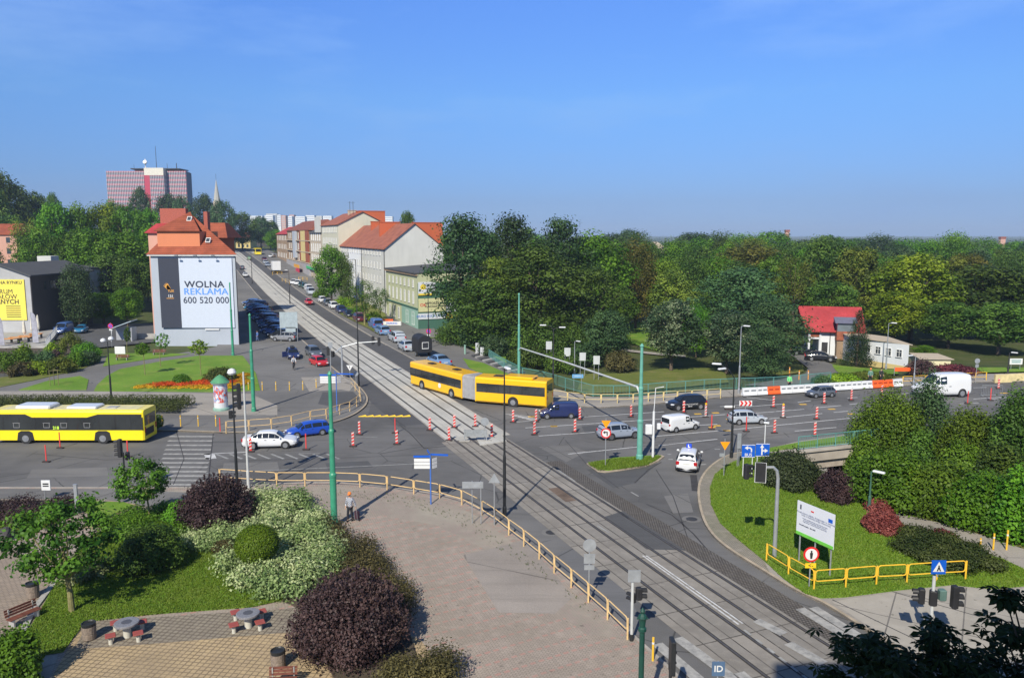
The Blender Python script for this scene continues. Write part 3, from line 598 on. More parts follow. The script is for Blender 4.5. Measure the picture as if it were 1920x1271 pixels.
def railing_run(name, label, cat, pts, mat, kind, h=1.0, z0=.12, group=None, broken=()):
    """posts at pts (world); kind 'hoop' = tubular hoops, 'picket' = upright bars"""
    root = thing(name, label, cat, (pts[0][0], pts[0][1], z0), group=group); L = [Vector((p[0], p[1], z0 if z0 is not None else p[2])) for p in pts]
    for i, (a, b) in enumerate(zip(L, L[1:])):
        d = (b - a); ln = d.length; d.normalize(); up = Vector((0, 0, 1)); m = MB()
        if kind == 'hoop':
            lo, r, g = .42 * h, .12 * h, .06; q = []
            for (x, z) in ((g, lo + r), (g, h - r), (g + r * .3, h - r * .3), (g + r, h), (ln - g - r, h), (ln - g - r * .3, h - r * .3), (ln - g, h - r), (ln - g, lo + r), (ln - g - r * .3, lo + r * .3), (ln - g - r, lo), (g + r, lo), (g + r * .3, lo + r * .3)): q.append(a + d * x + up * z)
            if i in broken: m.tube(q[3:5] + [q[5], q[6] + Vector((0, 0, -.1))], .028, 6); m.tube([q[9], q[10]], .028, 6)
            else: m.tube(q, .03, 6, True)
            obj('hoop_rail', m, mat, root, True)
        elif kind == 'picket':
            m.tube([a + up * h, b + up * h], .04, 6); m.tube([a + up * .12, b + up * .12], .03, 6); k = max(2, int(ln / .16))
            for j in range(1, k): p = a + d * (ln * j / k); m.cyl(p + up * .12, p + up * h, .013, n=4, caps=False)
            obj('bar_panel', m, mat, root, True)
        elif kind == 'mesh':
            m.tube([a + up * h, b + up * h], .035, 6); m.tube([a + up * .15, b + up * .15], .03, 6)
            obj('bar_panel', m, mat, root, True)
    for p in L: obj('post', MB().cyl(p - Vector((0, 0, .3)), p + Vector((0, 0, h)), .045, n=8), mat, root, True)
    return root
CREAM = M('cream_rail_paint', (.66, .46, .22), .5, var=.15, scale=3); YEL = M('yellow_rail_paint', (.78, .47, .04), .45, var=.1, scale=3); TURQ = M('blue_green_paint', (.10, .27, .25), .5, var=.15, scale=2); TURQB = M('light_blue_fence_paint', (.10, .24, .36), .5, var=.15, scale=2)
railing_run('guard_railing', 'long cream tubular railing curving along the paved plaza beside the tracks', 'railing', px([(412, 904), (466, 908), (519, 911), (572, 911), (624, 911), (675, 913), (726, 918), (776, 926), (824, 934), (866, 946), (903, 966), (927.5, 982), (954, 1003), (982, 1024), (1011, 1048), (1039, 1074), (1071, 1101), (1103, 1129), (1139, 1161), (1176.5, 1198)], .12), CREAM, 'hoop', broken=(9,))
railing_run('guard_railing', 'cream tubular railing on the corner behind the white coupe and blue car', 'railing', px([(424, 810), (467, 807), (509, 804), (547, 798), (582, 789), (612, 785), (637, 777), (656, 771), (669, 762), (676, 753), (674, 743), (666, 733), (657, 722)], .12), CREAM, 'hoop')
railing_run('guard_railing', 'bright yellow tubular railing around the grass by the information board', 'railing', px([(1437, 1051), (1478, 1077), (1526, 1104.5), (1585.5, 1100), (1643, 1095), (1700, 1092), (1756, 1088), (1810, 1085)], .17), YEL, 'hoop', z0=.17)
railing_run('guard_railing', 'pale yellow railing along the far side of the main road behind the cars', 'railing', px([(1035, 748), (1064, 752), (1096, 755.5), (1127, 756), (1157.5, 756), (1187, 755), (1215.5, 753), (1244, 751), (1270, 750), (1297, 748.5), (1325.5, 747), (1351, 745)], .12), M('pale_rail', (.66, .52, .24), .5), 'hoop')
railing_run('guard_railing', 'yellow railing at the far right end of the plastic barriers', 'railing', px([(1692, 721), (1711, 720), (1735, 719), (1760, 717.5), (1785, 716), (1810, 714.5), (1829, 713.5), (1849, 712.5)], .12), YEL, 'hoop')
for lab, pp in (('low yellow railing by the white box truck up the street', [(511, 516), (520, 515.5), (529, 515)]), ('yellow railing slanting across the pavement up the street', [(529, 528), (536, 531), (543, 534)]), ('yellow railing in front of the grey ground floor shops', [(560, 526), (568, 526.5), (576, 527)])):
    q = [G(*a) for a in pp]; railing_run('street_railing', lab, 'railing', q, YEL, 'hoop', h=1.1, z0=q[0].z, group='yellow railings up the street')
fq = px([(912, 668), (945, 690), (980, 708), (1020, 716), (1060, 728), (1112, 743), (1150, 743.5), (1180, 743), (1215, 740), (1250, 737), (1285, 734.5), (1320, 731.5), (1350, 730.5), (1380, 729), (1415, 728), (1450, 726.5), (1500, 722.5), (1557, 717)], .12)
railing_run('bar_fence', 'long turquoise upright bar fence between the main road and the park bank', 'fence', fq, TURQ, 'picket', h=1.25)
railing_run('bar_fence', 'turquoise bar railing on the bridge edge above the underpass', 'fence', [Vector(rdp(a, .15, .2)) for a in (0, 1.9, 3.8, 5.7, 7.6, 9.5, 11.4)], TURQ, 'picket', h=1.15, z0=.2)
# steps by the turquoise fence
st = thing('stairway', 'wide grey steps going down beside the turquoise fence', 'stairs', GP(880, 668, .1)); a, b = GP(884, 668, .12), GP(958, 700, .12); o2 = (GP(905, 664, .12) - a)
for i in range(11):
    p = a.lerp(b, i / 10); m = MB(); q = [p, p + (b - a) * .055, p + (b - a) * .055 + o2, p + o2]; m.prism([(u.x, u.y) for u in q], -.2, .36 - i * .018); obj('step', m, CONCG if i % 2 else ASPHD, st, True)

# ---------------- buildings ----------------
GLASS = M('window_glass', (.045, .055, .065), .12, var=.3, scale=.4, spec=.8); GLASSL = M('window_glass_pale', (.16, .19, .21), .15, var=.3, scale=.4, spec=.8); FRAMEW = M('white_frame', (.70, .70, .68), .5, var=.05); DARKM = M('dark_metal', (.035, .035, .038), .5, var=.2); GREYM = M('galvanised_steel', (.36, .38, .39), .45, metal=.4, var=.15, scale=6)
def stucco(name, col, dirt=.25):
    b = NB(name); c = b.mix(b.ramp(b.noise(.25, 6), .35, .7), [x * (1 - dirt * .5) for x in col], col); x_ = b.noise(1, 5, b.mapv(0, (1.2, 1.2, .15))); c = b.mix(b.math('MULTIPLY', b.ramp(x_, .5, .75), dirt), c, [x * .6 for x in col]); return b.out(c, .9, b.noise(9, 5), .2, .02)
def tiles(name, col, sc=.32):
    b = NB(name); z = b.sep(b.g)[2]; rows = b.ramp(b.math('FRACT', b.math('MULTIPLY', z, 1 / sc)), 0, .25, (.45, .45, .45), (1, 1, 1)); c = b.mix(b.ramp(b.noise(.5, 6), .35, .65), [x * .8 for x in col], [x * 1.15 for x in col])
    c = b.mix(b.ramp(b.noise(4.5, 5), .5, .8), c, [x * .65 for x in col]); c = b.mix(1.0, c, rows, 'MULTIPLY'); return b.out(c, .8, b.math('FRACT', b.math('MULTIPLY', z, 1 / sc)), .5, .05)
W_GREY = stucco('wall_pale_blue_grey', (.40, .44, .50), .15); W_WHITE = stucco('wall_white', (.58, .58, .54), .2); W_CREAM = stucco('wall_pale_cream', (.58, .56, .44), .2); W_YG = stucco('wall_yellow_green', (.46, .48, .30), .15); W_GREEN = stucco('wall_dark_green', (.06, .15, .11), .15); W_MINT = stucco('wall_mint_green', (.26, .42, .34), .15)
W_BRICK = stucco('wall_brown_brick', (.34, .24, .16), .4); W_RED = stucco('wall_red_brick', (.30, .09, .055), .3); W_DARK = stucco('wall_dark', (.075, .068, .062), .3); W_ORANGE = stucco('wall_orange', (.62, .22, .11), .06); W_BEIGE = stucco('wall_beige', (.50, .42, .32), .25); W_YELLOW = stucco('wall_yellow', (.62, .50, .22), .15); W_PINK = stucco('wall_salmon', (.60, .34, .26), .2)
R_ORANGE = tiles('roof_orange_tile', (.31, .08, .04)); R_RED = tiles('roof_red_sheet', (.42, .05, .055), .12); R_BROWN = tiles('roof_brown_tile', (.24, .08, .05)); R_OLD = tiles('roof_faded_tile', (.34, .12, .075)); R_FELT = stucco('roof_dark_felt', (.085, .088, .095), .3); ORB = stucco('orange_brick', (.50, .12, .05), .1)
def wins(root, A, B, rows, cols, w_, h_, t0=.06, t1=.94, mat=GLASS, frame=FRAMEW, sub=True, inset=None, nm='window', skip=()):
    """window rows on the wall line A->B (outer face on the right of A->B), rows = list of sill heights"""
    A, B = Vector(A[:2]), Vector(B[:2]); d = (B - A).normalized(); n = Vector((d.y, -d.x)); ang = math.atan2(d.y, d.x)
    key = ('win', round(w_, 2), round(h_, 2))
    if key not in _txt:
        fr = MB()
        for c, s_ in (((0, -.02, h_ / 2), (w_ + .14, .10, .09)),): pass
        fr.box((-w_ / 2 - .04, -.02, h_ / 2), (.08, .10, h_)); fr.box((w_ / 2 + .04, -.02, h_ / 2), (.08, .10, h_)); fr.box((0, -.02, h_ + .04), (w_ + .16, .10, .08)); fr.box((0, -.05, -.04), (w_ + .24, .2, .08)); fr.box((0, -.015, h_ / 2), (.06, .07, h_)); fr.box((0, -.015, h_ * .68), (w_, .07, .05))
        _txt[key] = (fr.mesh('window_frame'), MB().box((0, .0, h_ / 2), (w_, .03, h_)).mesh('pane'))
    fm, pm = _txt[key]
    for r, z in enumerate(rows):
        for c in range(cols):
            if (r, c) in skip: continue
            t = t0 + (t1 - t0) * (c + .5) / cols; p = A.lerp(B, t)
            f_ = link(nm, fm if sub else pm, frame if sub else mat, root, Vector((p.x + n.x * .01, p.y + n.y * .01, z)) - root.location, (0, 0, ang))
            if sub: link('pane', pm, mat, f_)
def gable_block(name, label, quad, z0, ze, zr, wall, roof, ridge='long', over=.4, hip=0, cat='building', gw=None):
    """quad: four ground corners A,B,C,D; ridge runs parallel to A->B"""
    A, B, C_, D = [Vector(p[:2]) for p in quad]; root = thing(name, label, cat, (A.x, A.y, z0)); m = MB(); m1, m2 = (A + D) / 2, (B + C_) / 2
    if hip or zr <= ze: m.prism([A, B, C_, D], z0 - 1, ze)
    else:
        m.add([(*p, z0 - 1) for p in (A, B, C_, D)] + [(*p, ze) for p in (A, B, C_, D)] + [(*m1, zr), (*m2, zr)], [(0, 1, 5, 4), (2, 3, 7, 6), (1, 2, 6, 9, 5), (3, 0, 4, 8, 7)])
    obj('wall', m, wall, root, True)
    if zr > ze:
        u = (B - A).normalized() * over; v = (D - A).normalized() * over; k = (zr - ze) / ((D - A).length / 2) * over; a, b, c, d = A - u - v, B + u - v, C_ + u + v, D - u + v; r = MB(); tk = .14
        h1 = m1 - u if not hip else m1 + (B - A).normalized() * hip; h2 = m2 + u if not hip else m2 - (B - A).normalized() * hip
        top = [(*a, ze - k + .06), (*b, ze - k + .06), (*c, ze - k + .06), (*d, ze - k + .06), (*h1, zr + .06), (*h2, zr + .06)]
        vs = top + [(x, y, z + tk) for x, y, z in top]; r.add(vs, [(0, 4, 5, 1), (3, 2, 5, 4), (6, 7, 11, 10), (9, 10, 11, 8), (0, 1, 7, 6), (2, 3, 9, 8), ] + ([(1, 5, 11, 7), (5, 2, 8, 11), (3, 4, 10, 9), (4, 0, 6, 10)] if not hip else [(1, 2, 8, 7), (3, 0, 6, 9), (7, 8, 11), (9, 6, 10), (1, 5, 2), (3, 4, 0)]))
        rf = obj('roof', r, roof, root, True)
    return root
def rot4(a, d, L, W):                    # rectangle from corner a along unit d (L) and its left normal (W)
    a = Vector(a[:2]); n = Vector((-d.y, d.x)); return [a, a + d * L, a + d * L + n * W, a + n * W]
# 1. the billboard house on the left
yB = G(370, 647).y; xl, xr = XY(292, yB, 0), XY(449, yB, 0); ze = ztop(yB, 480); z0 = T(0, yB) - .0; uB = SD.copy(); LB = 34
q = [Vector((xl, yB)), Vector((xr, yB - .2)), Vector((xr, yB - .2)) + uB * LB, Vector((xl, yB)) + uB * LB]
bh = thing('billboard_house', 'tall pale grey house with an orange tiled roof, the advertising sheet on its front', 'building', (xl, yB, 0)); m = MB().prism(q, -1, ze); obj('wall', m, W_GREY, bh, True)
zr = ztop(yB + 7, 399); cx, cy = (xl + xr) / 2, yB + 8
def hiproof(root, x0, x1, y0, y1, z0_, z1_, rx0, rx1, ry0, ry1, mat, ov=.5, nm='roof'):
    vs = [(x0 - ov, y0 - ov, z0_), (x1 + ov, y0 - ov, z0_), (x1 + ov, y1 + ov, z0_), (x0 - ov, y1 + ov, z0_), (rx0, ry0, z1_), (rx1, ry0, z1_), (rx1, ry1, z1_), (rx0, ry1, z1_)]
    return obj(nm, MB().add(vs, [(3, 2, 1, 0), (0, 1, 5, 4), (1, 2, 6, 5), (2, 3, 7, 6), (3, 0, 4, 7), (4, 5, 6, 7)]), mat, root, True)
fr_ = Vector((XY(359, yB + 8, 16), yB + 8)); bk_ = fr_ + uB * 20; eq = [q[0] + Vector((-.5, -.5)), q[1] + Vector((.5, -.5)), q[2] + Vector((.5, .5)), q[3] + Vector((-.5, .5))]
rf = obj('roof', MB().add([(*p, ze + .25) for p in eq] + [(*fr_, zr), (*bk_, zr)], [(3, 2, 1, 0), (0, 1, 4), (1, 2, 5, 4), (2, 3, 5), (3, 0, 4, 5)]), R_ORANGE, bh, True)
m = MB().prism([q[0] + Vector((-.4, -.4)), q[1] + Vector((.4, -.4)), q[2] + Vector((.4, .4)), q[3] + Vector((-.4, .4))], ze + .002, ze + .24); obj('cornice', m, M('white_cornice', (.62, .62, .60), .7), bh, True)
dx0, dx1 = XY(297, yB + 1, ze), XY(376, yB + 1, ze); zd0, zd1 = ztop(yB + 1, 463), ztop(yB + 1, 434); m = MB().prism([(dx0, yB + 1), (dx1, yB + 1), (dx1, yB + 9), (dx0, yB + 9)], ze, zd1); obj('dormer', m, W_ORANGE, bh, True)
m = MB().add([(dx0 - .3, yB + .6, zd1), (dx1 + .2, yB + .6, zd1), (fr_.x + .1, fr_.y, zr + .05), (dx0 - .3, yB + .6, zd1 + .18), (dx1 + .2, yB + .6, zd1 + .18), (fr_.x + .1, fr_.y, zr + .2)], [(2, 1, 0), (3, 4, 5), (0, 1, 4, 3), (1, 2, 5, 4), (2, 0, 3, 5)]); obj('dormer_roof', m, R_ORANGE, bh, True)
yk = yB + 15
for a, b, t_ in ((304, 352, 391), (385, 392, 397)): m = MB().prism([(XY(a, yk, 15), yk), (XY(b, yk, 15), yk), (XY(b, yk, 15), yk + 1.2), (XY(a, yk, 15), yk + 1.2)], ze, ztop(yk, t_)); obj('chimney', m, M('red_brick', (.36, .10, .07), .85, var=.2, scale=5), bh, True)
for a, b, e in ((354, 361, 411), (387, 394, 451)):
    y_ = yB + (4.6 if e < 430 else 1.6); f_ = obj('skylight', MB().box((XY((a + b) / 2, y_, 17), y_, ztop(y_, e)), (.75, .3, .9), rx=-.6), FRAMEW, bh, True); link('pane', MB().box((0, 0, 0), (.55, .1, .65)).mesh('pane'), GLASS, f_, Vector((XY((a + b) / 2, y_, 17), y_ - .14, ztop(y_, e) + .08)) - bh.location, (-.6, 0, 0))
m = MB().cyl((xr + .12, yB - .35, 0), (xr + .12, yB - .35, ze), .07); obj('downpipe', m, DARKM, bh, True)
# advertising sheet
bx0, bx1, bxm = XY(302, yB, 8), XY(439, yB, 8), XY(340, yB, 8); bz0, bz1 = ztop(yB, 614), ztop(yB, 484); yf = yB - .32
sh = thing('advertising_sheet', 'huge white and navy sheet with a phone number on the pale grey house wall', 'billboard', (bxm, yf, (bz0 + bz1) / 2))
obj('white_field', MB().box(((bxm + bx1) / 2, yf, (bz0 + bz1) / 2), (bx1 - bxm, .12, bz1 - bz0)), M('sheet_white', (.52, .57, .66), .6, var=.02), sh, True); obj('dark_field', MB().box(((bx0 + bxm) / 2, yf - .01, (bz0 + bz1) / 2), (bxm - bx0, .12, bz1 - bz0)), M('sheet_navy', (.035, .040, .060), .6, var=.05), sh, True)
NAVY = M('letter_navy', (.035, .045, .08), .6); ORG = M('letter_orange', (.75, .36, .05), .6); WHT = M('letter_white', (.7, .7, .7), .6); yt = yf - .075
text('WOLNA', 1.45, NAVY, sh, (XY(386, yB, 8), yt, ztop(yB, 533.5)), bold=.035, sx=1.12, world=True); text('REKLAMA', 1.5, M('letter_blue', (.10, .28, .80), .6), sh, (XY(388, yB, 8) + .06, yt - .004, ztop(yB, 547) + .02), bold=.016, sx=1.08, world=True); text('600 520 000', 1.45, NAVY, sh, (XY(388, yB, 8), yt, ztop(yB, 563)), bold=.018, sx=.98, world=True)
text('REKLAMA', 1.5, M('letter_blue', (.10, .28, .80), .6), sh, (XY(388, yB, 8), yt, ztop(yB, 547)), bold=.016, sx=1.08, world=True); text('131', .6, WHT, sh, (XY(322, yB, 8), yt, ztop(yB, 555)), bold=.008, world=True)
obj('underline', MB().box((XY(321, yB, 8), yt, ztop(yB, 559)), (1.2, .02, .08)), ORG, sh, True); text('TUX', .55, ORG, sh, (XY(323, yB, 8), yt, ztop(yB, 545.5)), bold=.008, sx=.9, world=True)
m = MB()
for i in range(5): a = R(150 - i * 14); c = (XY(318, yB, 8), yt, ztop(yB, 543)); m.add([(c[0] - .1, yt, c[2]), (c[0] + .55, yt, c[2] - .05), (c[0] + math.cos(a) * (1.5 - i * .13) * .62, yt, c[2] + math.sin(a) * (1.5 - i * .1))], [(0, 1, 2)])
obj('wing_emblem', m, ORG, sh, True)
for xx in (337, 372, 405):
    l_ = thing('billboard_lamp', '%s lamp on an arm above the advertising sheet' % {337: 'left', 372: 'middle', 405: 'right'}[xx], 'lamp', (XY(xx, yB, 15), yB - .3, ztop(yB, 481)), group='lamps over the advertising sheet')
    obj('arm', MB().cyl((0, 0, 0), (0, -1.1, .25), .035), DARKM, l_); obj('lamp_head', MB().bbox((0, -1.15, .2), (.5, .28, .14)), GREYM, l_)
obj('rail_box', MB().box((XY(398, yB, 5), yB - .3, ztop(yB, 617)), (2.3, .1, .22)), WHT, sh, True)
# 2. houses behind the billboard house
b2 = gable_block('brick_house', 'red roofed house rising behind the billboard house', [Vector((XY(385, yB + 36, 12), yB + 36)), Vector((XY(416, yB + 36, 12), yB + 36)), Vector((XY(416, yB + 36, 12), yB + 44)), Vector((XY(385, yB + 36, 12), yB + 44))], 1, ztop(yB + 28, 445), ztop(yB + 28, 445), W_RED, R_ORANGE)
hiproof(b2, XY(388, yB + 36, 14), XY(425, yB + 36, 14), yB + 36, yB + 44, ztop(yB + 36, 446), ztop(yB + 39, 418), XY(396, yB + 39, 15), XY(424, yB + 39, 15), yB + 39, yB + 41, R_ORANGE)
b3 = thing('red_roof_annex', 'small red roofed wing left behind the billboard house', 'building', (XY(283, yB + 12, 14), yB + 12, 0)); obj('wall', MB().prism([(XY(280, yB + 12, 14), yB + 12), (XY(300, yB + 12, 14), yB + 12), (XY(300, yB + 12, 14), yB + 22), (XY(280, yB + 12, 14), yB + 22)], -1, ztop(yB + 12, 436)), W_PINK, b3, True)
hiproof(b3, XY(280, yB + 12, 14), XY(300, yB + 12, 14), yB + 12, yB + 22, ztop(yB + 12, 437), ztop(yB + 15, 419), XY(283, yB + 12, 14), XY(302, yB + 12, 14), yB + 15, yB + 20, R_RED)
# 3. right side of the street
NR = 19.0
def sfront(px_a, px_b, n=NR, z=6): return s_at(px_a, n, z), s_at(px_b, n, z)
def rowblock(name, label, pa, pb, n, depth, py_e, py_r, wall, roof, hip=0, over=.4, fl=None, mass=None):
    sa, sb = s_at(pa, n, 8), s_at(pb, n, 8); A = S(sa, n); B = S(sb, n); ze_ = ztop(A.y, py_e); zr_ = ztop(S(sa, n + depth / 2).y, py_r) if py_r else ze_
    root = gable_block(name, label, [S(sb, n), S(sa, n), S(sa, n + depth), S(sb, n + depth)], min(A.z, B.z), ze_, zr_, wall, roof, hip=hip, over=over); return root, A, B, ze_, zr_, sa, sb
g1, A1, B1, ze1, _, s1a, s1b = rowblock('green_corner_house', 'yellow green three storey corner house with advertising boards on its dark green side wall', 783, 724, NR, 14.5, 514, None, W_YG, R_FELT)
sA, sB, sC, sD = S(s1a, NR), S(s1b, NR), S(s1b, NR + 14.5), S(s1a, NR + 14.5)
m = MB(); q = [sA - Vector((.3, 0, 0)), sB - Vector((.3, 0, 0)), sC, sD]; m.add([(sB.x - .45, sB.y, ze1 + .02), (sA.x - .45, sA.y - .3, ze1 + .02), (sD.x, sD.y - .3, ze1 + 1.0), (sC.x, sC.y, ze1 + 1.0), (sB.x - .45, sB.y, ze1 + .22), (sA.x - .45, sA.y - .3, ze1 + .22), (sD.x, sD.y - .3, ze1 + 1.2), (sC.x, sC.y, ze1 + 1.2)], [(3, 2, 1, 0), (4, 5, 6, 7), (0, 1, 5, 4), (1, 2, 6, 5), (2, 3, 7, 6), (3, 0, 4, 7)]); obj('roof', m, R_FELT, g1, True)
sideD = (sD - sA); sideD.z = 0; sd_ = sideD.normalized(); sn = Vector((sd_.y, -sd_.x, 0))
m = MB().prism([sA - sn * -.0 + sn * .06, sD + sn * .06, sD + sn * .02, sA + sn * .02], -.5, ze1 - 1.7); obj('side_wall_paint', m, W_GREEN, g1, True)
fd = (sA - sB).normalized(); fn = Vector((fd.y, -fd.x, 0)); a_ = sB.lerp(sA, .52); m = MB().prism([a_ + fn * .05, sA + fn * .05, sA + fn * .01, a_ + fn * .01], -.5, 3.9); obj('shop_front', m, W_MINT, g1, True); m = MB().prism([sB + fn * .2, sA + fn * .2, sA + fn * .01, sB + fn * .01], 3.95, 4.2); obj('ledge', m, W_GREEN, g1, True); m = MB().prism([sB + fn * .35, sA + fn * .35, sA, sB], ze1 - .35, ze1 - .02); obj('cornice', m, W_BRICK, g1, True)
wins(g1, sB, sA, [ze1 - 2.6], 7, .75, 1.3, mat=GLASS); wins(g1, sB, sA, [4.9], 7, .8, 2.2, mat=GLASSL); wins(g1, sB, sA, [1.0], 3, 1.1, 2.2, .06, .5); wins(g1, sB, sA, [.8], 2, 1.6, 2.4, .6, .96, mat=GLASSL)
def board(name, label, x0, x1, y0, y1, mat, t=.1, off=.1, words=(), grp='advertising boards on the green corner house'):
    """board hung on the side wall of the corner house, by its photo extent"""
    def on(pxv, pyv):
        lo, hi = 0, 1
        for _ in range(40):
            mm = (lo + hi) / 2; p = sA.lerp(sD, mm); q_ = 960 + F * p.x / (p.y * CP + (HC - 6) * SP)
            if q_ < pxv: lo = mm
            else: hi = mm
        p = sA.lerp(sD, lo); return p, ztop(p.y, pyv)
    a, za = on(x0, y1); b, zb = on(x1, y1); _, zt = on(x0, y0); root = thing(name, label, 'billboard', (*(a + sn * off)[:2], (za + zt) / 2), group=grp)
    obj('panel', MB().prism([a + sn * (off + t), b + sn * (off + t), b + sn * off, a + sn * off], za, zt), mat, root, True)
    for w_, sz, fx, fy, mt, bd in words:
        p = a.lerp(b, fx) + sn * (off + t + .01); text(w_, sz, mt, root, (p.x, p.y, lerp(za, zt, fy)), math.atan2(sd_.y, sd_.x), bd, world=True)
    return root, a, b, za, zt
BW = M('board_white', (.60, .63, .66), .6, var=.03); BY = M('board_yellow', (.72, .55, .05), .6, var=.03); BC = M('board_cream', (.56, .55, .30), .6, var=.05)
r_, a, b, za, zt = board('wall_billboard', 'upper white board with a yellow sun mark on the green corner house', 784, 816, 529, 554, BW, words=[('OKNA', .7, .72, .75, NAVY, .02), ('DRZWI ROLETY', .4, .68, .45, NAVY, .01)])
p = a.lerp(b, .28) + sn * .21; obj('sun_mark', MB().disc((p.x, p.y, lerp(za, zt, .62)), sn, .55, .02), BY, r_, True); obj('yellow_band', MB().prism([a + sn * .22, b + sn * .22, b + sn * .2, a + sn * .2], za, za + .35), BY, r_, True)
board('wall_billboard', 'cream board with dark lettering in the middle of the green corner house wall', 784, 835, 560, 585, BC, words=[('AUTOSZKOLA', .62, .62, .62, DARKM, .02), ('BLACHARSTWO', .55, .62, .38, DARKM, .02), ('OK', .8, .17, .5, M('letter_red', (.55, .06, .05), .6), .02)])
board('wall_billboard', 'long white board lowest on the green corner house wall', 783, 834, 588, 599, BW, words=[('BIURO PODATKOWE', .62, .5, .5, M('letter_blue2', (.06, .16, .45), .6), .01)])
board('wall_billboard', 'yellow board lowest on the green wall beside the conifers', 836, 872, 587, 597, BY, words=[('PROMOCJA', .6, .4, .5, M('letter_red', (.55, .06, .05), .6), .02)])
board('wall_billboard', 'plain white board half hidden by the conifer on the green wall', 836, 872, 567, 584, BW); board('wall_billboard', 'small white board at the far end of the green wall', 874, 886, 568, 583, BW)
p = sA + (sD - sA) * .55 + sn * .35; cb = thing('utility_cabinet', 'green metal cabinet standing against the green corner house', 'cabinet', (p.x, p.y, 0)); obj('cabinet_body', MB().bbox((0, 0, 1.0), (1.1, .5, 2.0), rz=.4), W_MINT, cb)
g2, A2, B2, ze2, zr2, s2a, s2b = rowblock('white_tenement', 'long white four storey block with a faded orange tiled roof and a blank white gable', 723, 636, NR + .6, 13.5, 466, 420, W_WHITE, R_OLD)
sa_, sb_ = S(s2a, NR + .6), S(s2b, NR + .6)
hz = ze2 - T(sa_.x, sa_.y); wins(g2, sb_, sa_, [ze2 - 1.6 - i * 3.1 for i in range(4)], 16, .9, .95 if False else 1.35, mat=GLASS, sub=True)
W_W2 = stucco('wall_bright_white', (.75, .76, .76), .1); a_, b_ = sb_.lerp(sa_, .26), sb_.lerp(sa_, .56); f2 = (sa_ - sb_).normalized(); fn2 = Vector((f2.y, -f2.x, 0)); obj('white_facade_bay', MB().prism([a_ + fn2 * .008, b_ + fn2 * .008, b_ + fn2 * .002, a_ + fn2 * .002], 0, ze2 - .3), W_W2, g2, True)
for t_ in (.26, .56, .99): p = sb_.lerp(sa_, t_) + fn2 * .1; obj('downpipe', MB().cyl((p.x, p.y, 0), (p.x, p.y, ze2), .07), DARKM, g2, True)
def chim(root, sc, n0, n1, py, w_=1.0, mat=ORB, zb=None):
    A_, B_ = S(sc, n0), S(sc, n1); m = MB().prism([S(sc, n0), S(sc, n1), S(sc + w_, n1), S(sc + w_, n0)], zb or (ztop(A_.y, py) - 6), ztop(A_.y, py)); m.prism([S(sc - .1, n0 - .1), S(sc - .1, n1 + .1), S(sc + w_ + .1, n1 + .1), S(sc + w_ + .1, n0 - .1)], ztop(A_.y, py), ztop(A_.y, py) + .15); obj('chimney_wall', m, mat, root, True)
chim(g2, s2a + .8, NR + 7.2, NR + 14.2, 418, .6); chim(g2, lerp(s2a, s2b, .30), NR + 3.5, NR + 8.5, 417); chim(g2, lerp(s2a, s2b, .62), NR + 5.5, NR + 8, 416); chim(g2, lerp(s2a, s2b, .95), NR + 3, NR + 6, 416)
g3, A3, B3, ze3, zr3, s3a, s3b = rowblock('cream_tenement', 'cream tenement with a steep red roof and a bright orange chimney wall', 636, 605, NR, 14, 421, 398, W_CREAM, R_OLD)
a_, b_ = S(s3a, NR), S(s3b, NR); wins(g3, b_, a_, [ze3 - 2.2 - i * 3.4 for i in range(4)], 9, 1.1, 1.8); chim(g3, s3a + .2, NR + 6.2, NR + 13.6, 396, 5); chim(g3, lerp(s3a, s3b, .45), NR + 5.5, NR + 8, 395, 1, W_BEIGE)
for pxv in (657, 663): p = S(lerp(s3a, s3b, .2), NR + 7); mm = MB().cyl((XY(pxv, p.y, 20), p.y, zr3 - 1), (XY(pxv, p.y, 20), p.y, ztop(p.y, 378)), .06); mm.box((XY(pxv, p.y, 20), p.y, ztop(p.y, 380)), (1.2, .06, .06)); obj('antenna', mm, DARKM, g3, True)
g4, A4, B4, ze4, zr4, s4a, s4b = rowblock('white_tenement', 'narrow white and dark tenement with a curved gable between the cream and red brick houses', 605, 583, NR, 13, 436, 414, W_BEIGE, R_FELT)
a_, b_ = S(s4a, NR), S(s4b, NR); wins(g4, b_, a_, [ze4 - 2.6 - i * 3.6 for i in range(3)], 5, 1.5, 2.6, mat=FRAMEW, frame=FRAMEW); obj('front_gable', MB().prism([S(s4a + 1, NR - .25), S(s4a + 1, NR - .02), S(lerp(s4a, s4b, .5), NR - .02), S(lerp(s4a, s4b, .5), NR - .25)], ze4, ze4 + 5), W_WHITE, g4, True)
g5, A5, B5, ze5, zr5, s5a, s5b = rowblock('red_brick_tenement', 'ornate red and yellow brick tenement with a dark red mansard roof and white oriel', 583, 540, NR, 13, 431, 412, W_BRICK, R_BROWN, hip=2)
a_, b_ = S(s5a, NR), S(s5b, NR); wins(g5, b_, a_, [ze5 - 3.2 - i * 4.0 for i in range(4)], 10, 1.2, 2.2); f5 = (a_ - b_).normalized(); fn5 = Vector((f5.y, -f5.x, 0))
for t0_, t1_, mt, nm in ((.62, .68, W_RED, 'brick_pier'), (.86, .96, W_RED, 'brick_pier'), (.68, .86, W_YELLOW, 'yellow_brick_bay'), (.38, .48, W_GREY, 'oriel')): p, q_ = b_.lerp(a_, t0_), b_.lerp(a_, t1_); dd = .5 if nm != 'oriel' else 1.0; mm = MB().prism([p + fn5 * dd, q_ + fn5 * dd, q_ + fn5 * .02, p + fn5 * .02], T(p.x, p.y) + 4, ze5 - .3); obj(nm, mm, mt, g5, True)
